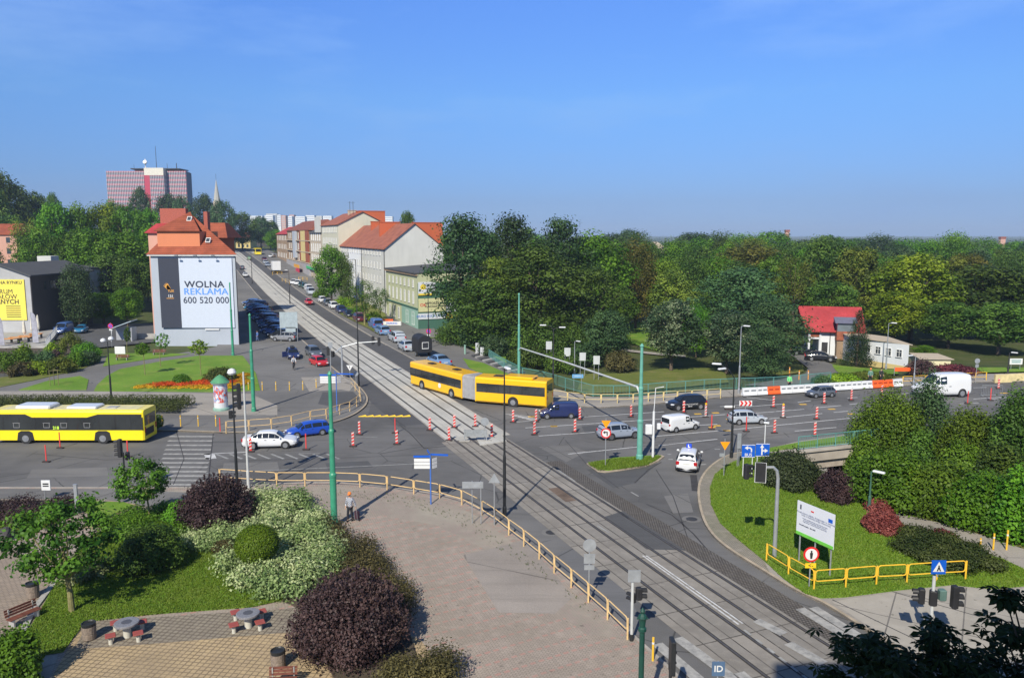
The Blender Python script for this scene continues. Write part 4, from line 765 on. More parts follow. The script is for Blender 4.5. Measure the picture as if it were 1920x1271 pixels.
for z_ in (4.2, 8.0, 12.0): mm = MB().prism([b_ + fn5 * .62, a_ + fn5 * .62, a_ + fn5 * .02, b_ + fn5 * .02], T(a_.x, a_.y) + z_, T(a_.x, a_.y) + z_ + .3); obj('ledge', mm, W_BEIGE, g5, True)
mm = MB().prism([b_ + fn5 * .66, a_ + fn5 * .66, a_ + fn5 * .02, b_ + fn5 * .02], T(b_.x, b_.y) - 3, T(a_.x, a_.y) + 4); obj('grey_shop_floor', mm, stucco('wall_shop_grey', (.36, .35, .36), .2), g5, True)
g6, A6, B6, ze6, zr6, s6a, s6b = rowblock('brown_tenement', 'small brown tenement with a red roof at the end of the row', 540, 520, NR, 12, 439, 425, W_BRICK, R_RED)
a_, b_ = S(s6a, NR), S(s6b, NR); wins(g6, b_, a_, [ze6 - 2.6 - i * 3.8 for i in range(4)], 6, 1.2, 2.0)
# street level shop signs
for lab, a, py0, py1, mt, n_ in (('green shop sign band above the shops up the street', (573, 592), 503, 508, M('sign_green', (.05, .42, .16), .5), NR - .9), ('red and white upright sign on the corner of the brick tenement', (553, 559), 504, 522, M('sign_red', (.5, .03, .08), .5), NR - 2.2), ('orange sign box above the red upright sign', (550, 559), 497, 503, M('sign_orange', (.7, .33, .03), .5), NR - 2.2)):
    s0_, s1_ = s_at(a[1], n_, 12), s_at(a[0], n_, 12); p, q_ = S(s1_, n_), S(s0_, n_); yy = q_.y; t_ = thing('shop_sign', lab, 'sign', (p.x, p.y, ztop(yy, py1))); obj('panel', MB().prism([p, q_, q_ + Vector((.2, .1, 0)), p + Vector((.2, .1, 0))], ztop(yy, py1), ztop(yy, py0)), mt, t_, True)
# 4. low dark workshop with the yellow banner, left edge
yW = 140; xW = XY(60, yW, 5); zW = ztop(yW, 518); wk = thing('workshop', 'grey workshop with a dark roof and sooty side wall at the left edge', 'building', (xW, yW, 0))
xq = xW - 40; zq = ztop(yW, 490); m = MB().add([(xW, yW, -.5), (xW, yW, zW), (XY(0, yW, 10), yW, ztop(yW, 497)), (xq, yW, zW - 2), (xq, yW, -.5), (xW + 1, yW + 18, -.5), (xW + 1, yW + 18, zW), (XY(0, yW, 10) + 1, yW + 18, ztop(yW, 497)), (xq, yW + 18, zW - 2), (xq, yW + 18, -.5)], [(0, 1, 2, 3, 4), (9, 8, 7, 6, 5), (0, 5, 6, 1), (4, 3, 8, 9), (1, 6, 7, 2), (2, 7, 8, 3)]); obj('wall', m, M('wall_light_grey', (.40, .40, .40), .9, var=.1, scale=.5), wk, True)
m = MB(); e = .5; zc = ztop(yW, 497)
for (x0_, z0_, x1_, z1_) in ((XY(0, yW, 10), zc, xW + e, zW - .1), (xq, zW - 2, XY(0, yW, 10), zc)): m.add([(x0_, yW - e, z0_ + .02), (x1_, yW - e, z1_ + .02), (x1_ + 1, yW + 19, z1_ + .02), (x0_ + 1, yW + 19, z0_ + .02), (x0_, yW - e, z0_ + .3), (x1_, yW - e, z1_ + .3), (x1_ + 1, yW + 19, z1_ + .3), (x0_ + 1, yW + 19, z0_ + .3)], [(3, 2, 1, 0), (4, 5, 6, 7), (0, 1, 5, 4), (1, 2, 6, 5), (2, 3, 7, 6), (3, 0, 4, 7)])
obj('roof', m, R_FELT, wk, True); m = MB().prism([(xW + .05, yW + .1), (xW + .12, yW + .1), (xW + 1.1, yW + 17.9), (xW + 1.02, yW + 17.9)], -.4, zW - .1); obj('side_wall', m, W_DARK, wk, True)  # side wall sheet is far darker than the grey front
wins(wk, (xW + .13, yW + 1), (xW + 1.1, yW + 17), [zW - 2.6], 5, 1.6, 1.5, mat=GLASS, frame=DARKM)
yb = thing('yellow_banner', 'bright yellow building materials banner with black capitals on the workshop front', 'banner', (XY(20, yW, 5), yW - .2, 5)); bz1_, bz0_ = ztop(yW, 524), ztop(yW, 600); x1_ = XY(49, yW, 6); obj('banner_sheet', MB().box((x1_ - 6, yW - .12, (bz0_ + bz1_) / 2), (12, .1, bz1_ - bz0_)), M('banner_yellow', (.78, .66, .10), .6, var=.04), yb, True)
for w_, sz, pyv, bd, xx in (('UTUJ NA RYNKU', .8, 530, .01, 45), ('FORUM', 1.15, 547, .02, 27), ('MATERIAŁÓW', 1.15, 556.5, .02, 34), ('BUDOWLANYCH', 1.15, 566, .02, 37)): text(w_, sz, DARKM, yb, (XY(xx, yW, 6), yW - .19, ztop(yW, pyv)), bold=bd, align='RIGHT', world=True)
for k in range(6): obj('small_print_line', MB().box((XY(27, yW, 4), yW - .18, ztop(yW, 574 + k * 4)), (2.6, .02, .12)), DARKM, yb, True)
ann = thing('flat_roof_annex', 'flat roofed grey hall behind the workshop', 'building', (XY(100, 165, 5), 165, 0)); obj('wall', MB().prism([(XY(55, 165, 8), 165), (XY(139, 165, 8), 165), (XY(139, 165, 8) + 2, 190), (XY(40, 165, 8), 190)], -1, ztop(165, 507)), stucco('wall_patchy', (.42, .42, .42), .3), ann, True); obj('roof', MB().prism([(XY(52, 165, 8), 164.4), (XY(142, 165, 8), 164.4), (XY(142, 165, 8) + 2, 190.4), (XY(36, 165, 8), 190.4)], ztop(165, 507), ztop(165, 504)), R_FELT, ann, True); obj('roof_box', MB().bbox((XY(28, 160, 9), 172, ztop(165, 496)), (3, 3, 3.2)), W_WHITE, ann, True)
# 5. orange house at the left edge, yellow house and far things
def simple_house(label, pxa, pxb, Y, pye, pyr, wall, roof, depth=10, cols=0, rows=0, name='house', hip=2.0):
    xa, xb = XY(pxa, Y, 8), XY(pxb, Y, 8); ze_, zr_ = ztop(Y, pye), ztop(Y + depth / 2, pyr); z_ = T((xa + xb) / 2, Y)
    h_ = gable_block(name, label, [Vector((xa, Y)), Vector((xb, Y)), Vector((xb, Y + depth)), Vector((xa, Y + depth))], z_, ze_, max(zr_, ze_ + .01), wall, roof, hip=hip)
    if cols: wins(h_, (xa, Y), (xb, Y), [ze_ - 2.4 - i * 3.2 for i in range(rows)], cols, 1.2, 1.6, sub=False)
    return h_
simple_house('orange brick house with windows among the trees at the left edge', -60, 36, 230, 440, 421, W_PINK, R_ORANGE, 14, 4, 3)
simple_house('pale yellow house under a tree at the far end of the street', 443, 470, 470, 446, 436, W_YELLOW, R_BROWN, 12, 3, 2)
simple_house('long low grey dark block at the far end of the street', 470, 520, 500, 448, 441, W_DARK, R_FELT, 12, 6, 2)
simple_house('low cream wall building beyond the yellow bus', 432, 464, 440, 468, 466, W_WHITE, R_FELT, 6)
h = simple_house('sandy gabled house roof showing above the park trees', 1222, 1262, 300, 478, 478, W_BEIGE, R_OLD, 14)
hy = 300; m = MB(); xa, xb = XY(1214, hy, 15), XY(1268, hy, 15); m.add([(xa, hy, ztop(hy, 478)), (xb, hy, ztop(hy, 476)), (XY(1233, hy, 15), hy, ztop(hy, 454)), (xa, hy + 12, ztop(hy, 478)), (xb, hy + 12, ztop(hy, 476)), (XY(1233, hy, 15), hy + 12, ztop(hy, 454))], [(0, 1, 2), (5, 4, 3), (0, 2, 5, 3), (1, 4, 5, 2), (0, 3, 4, 1)]); obj('gable_roof', m, W_BEIGE, h, True)
for a, b, yt_, lab in ((1473, 1480, 432, 'small red tower on the horizon above the park trees'), (1877, 1886, 445, 'small red chimney head on the horizon at the right edge')):
    Y = 900; t_ = thing('distant_tower', lab, 'tower', (XY(a, Y, 15), Y, 0)); obj('shaft', MB().prism([(XY(a, Y, 15), Y), (XY(b, Y, 15), Y), (XY(b, Y, 15), Y + 4), (XY(a, Y, 15), Y + 4)], 0, ztop(Y, yt_)), W_PINK, t_, True); obj('red_cap', MB().prism([(XY(a, Y, 15) - .3, Y - .3), (XY(b, Y, 15) + .3, Y - .3), (XY(b, Y, 15) + .3, Y + 4.3), (XY(a, Y, 15) - .3, Y + 4.3)], ztop(Y, yt_ + 3), ztop(Y, yt_ - 1)), W_RED, t_, True)
# high red and white office slab
YT = 620; tw = thing('office_tower', 'wide red and white chequered high-rise with a white roof box and masts on the skyline', 'tower', (XY(280, YT, 40), YT, 8)); tx0, tx1 = XY(203, YT, 40), XY(352, YT, 40); tz1 = ztop(YT, 321)
chk = NB('tower_chequer'); x_, y_, z_ = chk.sep(chk.g)[:3]; fl_ = chk.math('FRACT', chk.math('MULTIPLY', z_, 1 / 3.3)); cx_ = chk.math('FRACT', chk.math('MULTIPLY', x_, 1 / 1.3)); band = chk.math('LESS_THAN', fl_, .42); ck = chk.math('LESS_THAN', cx_, .55)
c = chk.mix(ck, (.48, .46, .48), (.38, .05, .09)); c2 = chk.mix(chk.math('LESS_THAN', cx_, .5), (.34, .33, .36), (.06, .07, .10)); chk.out(chk.mix(band, c2, c), .7)
obj('wall', MB().prism([(tx0, YT), (tx1, YT), (XY(360, YT + 16, 40), YT + 16), (tx0, YT + 16)], 0, tz1), MATS['tower_chequer'], tw, True); obj('side_wall', MB().prism([(tx1 + .05, YT + .1), (XY(362, YT + 16, 40), YT + 16.1), (XY(360, YT + 16, 40), YT + 16.1)], 0, tz1 - .5), M('slate_wall', (.10, .13, .18), .7), tw, True)
mxa, mxb = XY(273, YT - 6, 40), XY(309, YT - 6, 40); obj('stair_shaft', MB().prism([(mxa, YT - 5), (mxb, YT - 5), (mxb, YT - .05), (mxa, YT - .05)], 0, ztop(YT, 329)), MATS['tower_chequer'], tw, True); obj('red_panel', MB().prism([(mxa, YT - 5.2), (XY(284, YT - 5, 40), YT - 5.2), (XY(284, YT - 5, 40), YT - 5.02), (mxa, YT - 5.02)], 0, ztop(YT, 329)), M('crimson_panel', (.45, .05, .09), .6), tw, True); obj('roof_box', MB().prism([(mxa, YT - 5.3), (mxb, YT - 5.3), (mxb, YT + 8), (mxa, YT + 8)], ztop(YT - 5, 329) + .02, ztop(YT - 5, 315)), M('roof_box_white', (.66, .62, .52), .7), tw, True)
obj('roof_canopy', MB().prism([(XY(247, YT, 60), YT - 1), (XY(338, YT, 60), YT - 1), (XY(338, YT, 60), YT + 17), (XY(247, YT, 60), YT + 17)], ztop(YT, 318), ztop(YT, 316)), DARKM, tw, True); obj('penthouse', MB().prism([(XY(252, YT, 60), YT + 2), (XY(334, YT, 60), YT + 2), (XY(334, YT, 60), YT + 14), (XY(252, YT, 60), YT + 14)], tz1, ztop(YT, 318) - .01), W_RED, tw, True)
for xx, yt_, r_ in ((274.5, 298, .5), (295, 274, .25), (253, 308, .15), (315, 306, .2), (332.5, 306, .4)): obj('mast', MB().cyl((XY(xx, YT + 5, 60), YT + 5, tz1), (XY(xx, YT + 5, 60), YT + 5, ztop(YT + 5, yt_)), r_, r_ * .6, 6), DARKM if xx != 274.5 else WHT, tw, True)
obj('dish', MB().cyl((XY(274.5, YT + 4, 60), YT + 4, ztop(YT, 304)), (XY(274.5, YT + 4, 60), YT + 3, ztop(YT, 303)), 1.6), FRAMEW, tw, True)
YS = 800; spx = XY(407, YS, 50); spp = thing('church_spire', 'pale pointed church spire above the trees', 'spire', (spx, YS, 10)); obj('spire_roof', MB().cyl((spx, YS, ztop(YS, 378)), (spx, YS, ztop(YS, 337)), 3.6, .1, 8), M('spire_stone', (.40, .38, .33), .8), spp, True); obj('tower_wall', MB().box((spx, YS, ztop(YS, 378) / 2 + 4), (6, 6, ztop(YS, 378) - 8)), W_BEIGE, spp, True); obj('cross', MB().cyl((spx, YS, ztop(YS, 337)), (spx, YS, ztop(YS, 326)), .12), DARKM, spp, True)
# white estate blocks on the skyline
ws = [(470, 492, 403, W_W2), (497, 512, 402, W_W2), (513, 527, 401, W_W2), (528, 536, 402, W_PINK), (537, 548, 404, W_W2), (543, 552, 401, W_PINK), (554, 572, 404, W_W2), (574, 590, 402, W_W2), (592, 604, 403, W_WHITE), (606, 622, 403, W_W2), (708, 736, 404, W_W2), (500, 520, 399, W_WHITE)]
for i, (a, b, yt_, mt) in enumerate(ws):
    Y = 1150 + (i % 3) * 60; t_ = thing('estate_block', 'distant %s estate block on the skyline, %s from the left' % ('salmon' if mt is W_PINK else 'white', ['first', 'second', 'third', 'fourth', 'fifth', 'sixth', 'seventh', 'eighth', 'ninth', 'tenth', 'eleventh and last', 'twelfth, behind the second,'][i]), 'building', (XY(a, Y, 30), Y, 0), group='estate blocks on the skyline')
    q = [(XY(a, Y, 30), Y), (XY(b, Y, 30), Y), (XY(b, Y, 30), Y + 12), (XY(a, Y, 30), Y + 12)]; obj('wall', MB().prism(q, 0, ztop(Y, yt_ + 2)), mt, t_, True)
    m = MB(); 
    for k in range(6): m.box((XY((a + b) / 2, Y, 30), Y - .1, ztop(Y, yt_ + 2) - 2 - k * 3), (XY(b, Y, 30) - XY(a, Y, 30) - 1.5, .3, 1.1))
    obj('window_band', m, M('far_window', (.38, .42, .47), .5), t_, True)
# 6. red roofed house in the park
pA_ = G(1567, 668); dv = Vector((.97, -.24)).normalized(); nv = Vector((.24, .97)); hs = thing('red_roof_house', 'white house with a bright red sheet roof and brown balcony in the park', 'building', (pA_.x, pA_.y, pA_.z)); zg = pA_.z; 
hA = Vector(pA_[:2]) + dv * -4.2; sc_ = pA_.y / F; W_H = stucco('wall_house_white', (.68, .70, .72), .12)
def H_(a, b): p = hA + dv * a + nv * b; return (p.x, p.y)
zE = ztop(pA_.y, 619); zR = ztop(pA_.y + 4, 577); Lh = 8.4
obj('wall', MB().prism([H_(1.8, 0), H_(Lh, 0), H_(Lh, 9), H_(1.8, 9)], zg - 1, zE), W_H, hs, True)
obj('gable_boards', MB().add([(*H_(0.3, 0), zE - .4), (*H_(0.3, 9), zE - .4), (*H_(.3, 4.5), zR - .2), (*H_(1.9, 0), zE - .4), (*H_(1.9, 9), zE - .4), (*H_(1.9, 4.5), zR - .2)], [(0, 1, 2), (5, 4, 3), (0, 3, 4, 1), (0, 2, 5, 3), (1, 4, 5, 2)]), M('dark_boards', (.05, .04, .035), .8, var=.3, scale=3), hs, True)
obj('roof', MB().add([(*H_(-.6, -.8), zE - .3), (*H_(Lh, -.8), zE - .3), (*H_(Lh, 4.5), zR), (*H_(-1.4, 4.5), zR), (*H_(Lh, 9.8), zE - .3), (*H_(-.6, 9.8), zE - .3), (*H_(-.6, -.8), zE - .15), (*H_(Lh, -.8), zE - .15), (*H_(Lh, 4.5), zR + .15), (*H_(-1.4, 4.5), zR + .15), (*H_(Lh, 9.8), zE - .15), (*H_(-.6, 9.8), zE - .15)], [(0, 1, 2, 3), (3, 2, 4, 5), (9, 8, 7, 6), (11, 10, 8, 9), (0, 6, 7, 1), (1, 7, 8, 2), (2, 8, 10, 4), (4, 10, 11, 5), (5, 11, 9, 3), (3, 9, 6, 0)]), R_RED, hs, True)
zb = zg + 3.0; WOOD = M('red_brown_wood', (.28, .085, .045), .7, var=.25, scale=3); obj('balcony_floor', MB().prism([H_(0, -.1), H_(1.8, -.1), H_(1.8, 9), H_(0, 9)], zb - .3, zb), W_H, hs, True); bl = obj('balcony_rail', MB().prism([H_(.0, -.15), H_(1.8, -.15), H_(1.8, -.05), H_(0, -.05)], zb, zb + 1.1).prism([H_(-.1, -.15), H_(0, -.15), H_(0, 9), H_(-.1, 9)], zb, zb + 1.1), WOOD, hs, True)
for a in ((0.05, -.05), (.05, 4.5), (1.7, -.05)): p = H_(*a); obj('column', MB().box((p[0], p[1], (zg - .3 + zE - .4) / 2), (.3, .3, zE - .1 - zg)), W_H, hs, True)
obj('bay', MB().prism([H_(3.9, -1.8), H_(6.6, -1.8), H_(6.6, -.02), H_(3.9, -.02)], zb - .2, zb + 1.2), WOOD, hs, True); obj('bay_glass', MB().prism([H_(3.95, -1.75), H_(6.55, -1.75), H_(6.55, -.02), H_(3.95, -.02)], zb + 1.2, zb + 2.5), GLASSL, hs, True); obj('bay_roof', MB().add([(*H_(3.6, -2.1), zb + 2.5), (*H_(6.9, -2.1), zb + 2.5), (*H_(6.9, 0), zb + 3.3), (*H_(3.6, 0), zb + 3.3), (*H_(3.6, 0), zb + 2.5), (*H_(6.9, 0), zb + 2.5)], [(0, 1, 2, 3), (0, 4, 5, 1), (0, 3, 4), (1, 5, 2)]), M('slate_roof', (.13, .13, .18), .7), hs, True); obj('bay_base', MB().prism([H_(4.0, -1.6), H_(6.5, -1.6), H_(6.5, -.02), H_(4.0, -.02)], zg - .5, zb - .2), W_BRICK, hs, True); obj('downpipe', MB().cyl((*H_(3.2, -.08), zg), (*H_(3.2, -.08), zE - .2), .06), DARKM, hs, True); obj('door', MB().prism([H_(2.0, -.06), H_(2.9, -.06), H_(2.9, 0.02), H_(2.0, 0.02)], zg, zg + 2.2), DARKM, hs, True)
pL = G(1592, 678); pR = G(1702, 690); lw = thing('white_outbuilding', 'long low white wing with a yellow base in the shade beside the red roofed house', 'building', pL); d_ = (pR - pL); obj('wall', MB().prism([pL, pR, pR + Vector((1, 8, 0)), pL + Vector((1, 8, 0))], zg - 1, ztop(pR.y, 647)), W_H, lw, True); obj('plinth', MB().prism([pL + Vector((0, -.06, 0)), pR + Vector((0, -.06, 0)), pR, pL], zg - 1, zg + .7), W_YELLOW, lw, True); wins(lw, pL, pR, [zg + 1.9], 5, .8, 1.0, mat=GLASS)
obj('roof', MB().prism([pL + Vector((-.3, -.4, 0)), pR + Vector((.3, -.4, 0)), pR + Vector((1, 8.3, 0)), pL + Vector((1, 8.3, 0))], ztop(pR.y, 647), ztop(pR.y, 645.5)), W_BEIGE, lw, True)
pL, pR = G(1725, 690), G(1782, 688); gw = thing('garage', 'pale yellow flat garage behind the dark red bushes', 'building', pL); obj('wall', MB().prism([pL, pR, pR + Vector((1, 5, 0)), pL + Vector((1, 5, 0))], pL.z - 1, ztop(pR.y, 674)), M('garage_yellow', (.66, .60, .38), .8), gw, True); obj('roof', MB().prism([pL + Vector((-.3, -.3, 0)), pR + Vector((.3, -.3, 0)), pR + Vector((1, 5.3, 0)), pL + Vector((1, 5.3, 0))], ztop(pR.y, 674), ztop(pR.y, 673)), W_BEIGE, gw, True)
pL, pR = GP(1866, 716, .12), GP(1918, 714.5, .12); lo_ = thing('low_wall', 'low pale yellow wall beside the road at the far right', 'wall', pL); obj('wall_body', MB().prism([pL, pR + Vector((8, 2, 0)), pR + Vector((8, 2.3, 0)), pL + Vector((0, .3, 0))], 0, 1.0), M('wall_pale_yellow', (.66, .55, .28), .7, var=.15), lo_, True)
# the tall block the camera looks out from (throws the shadow at the bottom right)
tb = thing('home_block', 'tall block behind the viewpoint, seen only by its shadow', 'building', (20, -8, 0)); obj('wall', MB().prism([(0, -15), (60, -15), (60, -1.2), (0, -1.2)], -1, 28.6), W_BEIGE, tb, True); wins(tb, (60, -1.2), (0, -1.2), [2, 8, 14, 20, 26], 5, 1.5, 1.6, sub=False)
# kiosk-like gate at the left lot, terrace
p = G(232, 640); kb = thing('glass_bus_shelter', 'small glass roofed grey shelter beside the dirt drive', 'shelter', p, .1); obj('wall', MB().box((0, 1.2, 1.2), (3.2, .15, 2.4)).box((1.6, .3, 1.2), (.15, 2.2, 2.4)), M('shelter_grey', (.34, .35, .37), .6), kb); obj('roof', MB().box((0, .3, 2.9), (3.8, 2.9, .1), ry=-.35), M('shelter_glass', (.45, .55, .62), .2, spec=.8), kb); obj('post', MB().cyl((-1.7, -.8, 0), (-1.5, -.8, 2.3), .06), FRAMEW, kb)
p = G(300, 636); lwl = thing('low_wall', 'low grey wall left of the billboard house', 'wall', p); obj('wall_body', MB().box((-1.5, 0, .5), (6.5, .3, 1.0)), CONCG, lwl)
ter = thing('cafe_terrace', 'raised terrace floor with a slatted side rail in front of the workshop', 'terrace', G(60, 640)); a, b, c, d = G(-60, 655), G(88, 655), G(112, 622), G(-60, 615); obj('terrace_floor', MB().prism([a, b, c, d], -.3, .55), CONCG, ter, True)
m = MB()
for i in range(15): q_ = b.lerp(c, i / 14); m.box((q_.x, q_.y, 1.1), (.12, .12, 1.1))
m.tube([(b.x, b.y, 1.65), (c.x, c.y, 1.65)], .06); obj('slat_rail', m, M('rail_pale', (.45, .46, .47), .6), ter, True)
pA_, pB_ = G(28, 626), G(66, 622); kk = thing('grey_container', 'dark grey container with a green strip beside the yellow banner', 'kiosk', pA_); obj('container_body', MB().prism([pA_, pB_, pB_ + Vector((0, 3, 0)), pA_ + Vector((0, 3, 0))], 0, ztop(pA_.y, 577)), M('container_grey', (.14, .15, .14), .7), kk, True); obj('name_strip', MB().prism([pA_ + Vector((.3, -.06, 0)), pB_ + Vector((-.3, -.06, 0)), pB_ + Vector((-.3, 0, 0)), pA_ + Vector((.3, 0, 0))], ztop(pA_.y, 590), ztop(pA_.y, 583)), M('strip_green', (.20, .24, .03), .6), kk, True)
# ---------------- vehicles ----------------
def paintm(name, col, rough=.28): return M('paint_' + name, col, rough, var=.03, scale=.7, spec=.5, coat=.6)
TYRE = M('tyre_rubber', (.025, .025, .026), .8, var=.2); RIM = M('alloy_rim', (.38, .39, .41), .35, metal=.6, var=.1, scale=8); RIMD = M('steel_rim', (.16, .16, .17), .4, metal=.5, var=.1); CGLASS = M('car_glass', (.012, .016, .022), .06, var=.1, spec=.9); BLK = M('black_plastic', (.022, .022, .024), .55, var=.15)
LAMP = M('headlamp_lens', (.55, .57, .60), .1, var=.15, scale=20, spec=.8); TAIL = M('tail_lamp_red', (.38, .012, .015), .2, var=.1); PLATE = M('number_plate', (.60, .60, .56), .5, var=.15, scale=30); SILV = M('bright_metal', (.45, .46, .48), .3, metal=.7, var=.1)
# station: x/L, z bottom, z belt, z top, half width at belt, half width at roof
SH = {
 'hatch': (3.95, 1.72, 1.48, 2.5, .30, [(0, .42, .62, .66, .80, .76), (.012, .26, .86, .90, .86, .80), (.03, .22, .92, 1.08, .9, .74), (.11, .2, .93, 1.40, .98, .64), (.2, .2, .93, 1.46, 1, .64), (.42, .2, .93, 1.48, 1, .65), (.60, .2, .91, 1.40, 1, .64), (.77, .2, .88, .90, .98, .86), (.9, .22, .78, .82, .92, .80), (.97, .26, .66, .70, .84, .72), (1, .38, .52, .56, .72, .66)], (3, 6, 1)),
 'sedan': (4.6, 1.80, 1.44, 2.68, .315, [(0, .42, .70, .74, .80, .76), (.012, .28, .92, .95, .88, .82), (.05, .22, .95, 1.0, .94, .86), (.15, .2, .95, 1.04, .98, .80), (.29, .2, .93, 1.38, 1, .64), (.38, .2, .92, 1.43, 1, .64), (.5, .2, .92, 1.44, 1, .65), (.61, .2, .90, 1.36, 1, .64), (.76, .2, .87, .89, .98, .86), (.9, .22, .77, .80, .92, .80), (.97, .25, .64, .68, .84, .72), (1, .38, .5, .54, .72, .66)], (4, 7, 3)),
 'wagon': (4.6, 1.82, 1.52, 2.72, .32, [(0, .42, .66, .70, .82, .78), (.012, .26, .92, .96, .88, .82), (.03, .22, .95, 1.14, .92, .76), (.09, .2, .96, 1.44, .98, .66), (.2, .2, .95, 1.50, 1, .66), (.45, .2, .94, 1.52, 1, .66), (.62, .2, .92, 1.42, 1, .65), (.77, .2, .89, .91, .98, .86), (.9, .22, .79, .83, .92, .80), (.97, .26, .66, .70, .84, .72), (1, .38, .52, .56, .72, .66)], (3, 6, 1)),
 'suv': (4.75, 1.90, 1.70, 2.8, .37, [(0, .45, .74, .78, .82, .78), (.012, .3, 1.02, 1.06, .9, .84), (.03, .26, 1.08, 1.28, .94, .78), (.10, .24, 1.08, 1.62, .98, .67), (.2, .24, 1.07, 1.69, 1, .68), (.45, .24, 1.06, 1.70, 1, .68), (.62, .24, 1.04, 1.60, 1, .67), (.75, .24, 1.01, 1.05, .98, .88), (.9, .26, .92, .97, .93, .82), (.97, .3, .78, .83, .86, .74), (1, .42, .58, .64, .74, .68)], (3, 6, 1)),
 'van': (4.4, 1.80, 1.84, 2.81, .31, [(0, .42, .70, .74, .92, .90), (.01, .26, 1.02, 1.70, .95, .80), (.04, .22, 1.02, 1.80, .98, .80), (.2, .2, 1.02, 1.84, 1, .82), (.5, .2, 1.02, 1.83, 1, .82), (.64, .2, 1.0, 1.74, 1, .78), (.80, .2, .98, 1.06, .98, .88), (.91, .22, .9, .95, .94, .82), (.975, .26, .72, .78, .86, .74), (1, .4, .55, .6, .74, .68)], (2, 5, 1)),
}
def ringpts(st, L, W):
    x, zb, ze_, zt, wl, wt = st; x = x * L; w_ = W / 2; hl, ht = w_ * wl, w_ * wt
    h = [(hl * .86, zb), (hl * .985, zb + .14), (hl, (zb + ze_) / 2), (hl * .965, ze_), (ht, max(ze_ + .01, zt - .05)), (ht * .72, zt), (0, zt + .025)]
    return [(x, y, z) for y, z in h] + [(x, -y, z) for y, z in reversed(h[:-1])]
_car = {}
def carmesh(kind):
    if kind in _car: return _car[kind]
    L, W, Hh, wb, wr, sts, (rs, fs_, gs) = SH[kind]; rings = [ringpts(s, L, W) for s in sts]; n = 13; D = {}
    m = MB(); m.v = [p for r in rings for p in r]
    for i in range(len(rings) - 1):
        for j in range(n): m.f.append((i * n + j, i * n + (j + 1) % n, (i + 1) * n + (j + 1) % n, (i + 1) * n + j))
    m.f.append(tuple(range(n))); k = (len(rings) - 1) * n; m.f.append(tuple(reversed(range(k, k + n))))
    m.move((-L / 2, 0, 0)); me = m.mesh('car_body', True); bm = bmesh.new(); bm.from_mesh(me)
    bmesh.ops.subdivide_edges(bm, edges=[e for e in bm.edges], cuts=1, use_grid_fill=True, smooth=.35)
    for f in bm.faces: f.smooth = True
    bmesh.ops.recalc_face_normals(bm, faces=bm.faces); bm.to_mesh(me); bm.free(); D['body'] = me
    def quadstrip(a, b, ia, ib, u0, u1, v0, v1, off, nrm=None):
        A = [Vector(rings[a][ia]), Vector(rings[a][ib])]; B = [Vector(rings[b][ia]), Vector(rings[b][ib])]; out = []
        for u, v in ((u0, v0), (u1, v0), (u1, v1), (u0, v1)):
            p = A[0].lerp(B[0], u).lerp(A[1].lerp(B[1], u), v); out.append(p)
        nn = (out[1] - out[0]).cross(out[3] - out[0]).normalized(); c = sum(out, Vector()) / 4 - Vector((L / 2, 0, .7))
        if nn.dot(c) < 0: nn = -nn
        return [p + nn * off - Vector((L / 2, 0, 0)) for p in out]
    o = .045
    for sgn, ia, ib in ((1, 3, 4), (-1, 9, 8)):
        g = MB()
        for a in range(gs if kind != 'sedan' else 3, fs_ + 1):
            if kind == 'van' and a < 4: continue
            b = a + 1; u0, u1 = (.06, .94) if a in (rs, 4, 5) else (.02, .98); v1a = .86
            if a == fs_: u1 = .55
            if a == (gs if kind != 'sedan' else 3): u0 = .45
            q = quadstrip(a, b, ia, ib, u0, u1, .10, v1a, o); g.add(q, [(0, 1, 2, 3)])
        D['side%d' % sgn] = g.mesh('side_windows')
    def screen(a, b, u0, u1):
        q = MB()
        rows = []
        for u in (u0, (u0 + u1) / 2, u1):
            row = []
            for j in (4, 5, 6, 7, 8):
                p = Vector(rings[a][j]).lerp(Vector(rings[b][j]), u); 
                if j in (4, 8): p.y *= .93
                row.append(p)
            rows.append(row)
        nn = (rows[2][2] - rows[0][2]).cross(Vector((0, 1, 0))).normalized()
        if nn.z < 0: nn = -nn
        q.v = [tuple(p + nn * .05 - Vector((L / 2, 0, 0))) for r in rows for p in r]
        q.f = [(r * 5 + j, r * 5 + j + 1, r * 5 + j + 6, r * 5 + j + 5) for r in range(2) for j in range(4)]; return q
    D['front'] = screen(fs_, fs_ + 1, .12, .93)
    D['rear'] = screen(gs, gs + 2 if kind not in ('van',) else gs + 1, .10, .9) if kind not in ('van', 'sedan') else (screen(3, 4, .1, .9) if kind == 'sedan' else MB().box((-L / 2 - .01, 0, 1.35), (.04, W * .72, .5)))
    for k_ in ('front', 'rear'): D[k_] = D[k_].mesh(k_)
    xf, xr_ = L / 2 - (L - wb) * .48, 0; xr_ = xf - wb; D['ax'] = (xf, xr_)
    u = MB().box((0, 0, .26), (L * .9, W * .84, .16)); u.bbox((L / 2 - .1, 0, .33), (.24, W * .8, .2), .05).bbox((-L / 2 + .1, 0, .33), (.24, W * .84, .2), .05)
    for x in (xf, xr_):
        for s_ in (1, -1): u.cyl((x, s_ * (W / 2 - .24), wr + .02), (x, s_ * (W / 2 + .004), wr + .02), wr * 1.19, n=18)
    D['under'] = u.mesh('underbody')
    D['tyre'] = MB().lathe([(wr * .72, -.1), (wr * .96, -.1), (wr, -.06), (wr, .06), (wr * .96, .1), (wr * .72, .1)], 18).mesh('tyre', True); r = MB().lathe([(wr * .66, .0), (wr * .66, .105), (wr * .6, .108)], 16)
    D['rim'] = r.mesh('rim'); h = MB()
    for s_ in (1, -1): h.bbox((L / 2 * .93, s_ * W * .36, sts[-2][2] - .02), (.34, .34, .17), .05, rz=-.35 * s_)
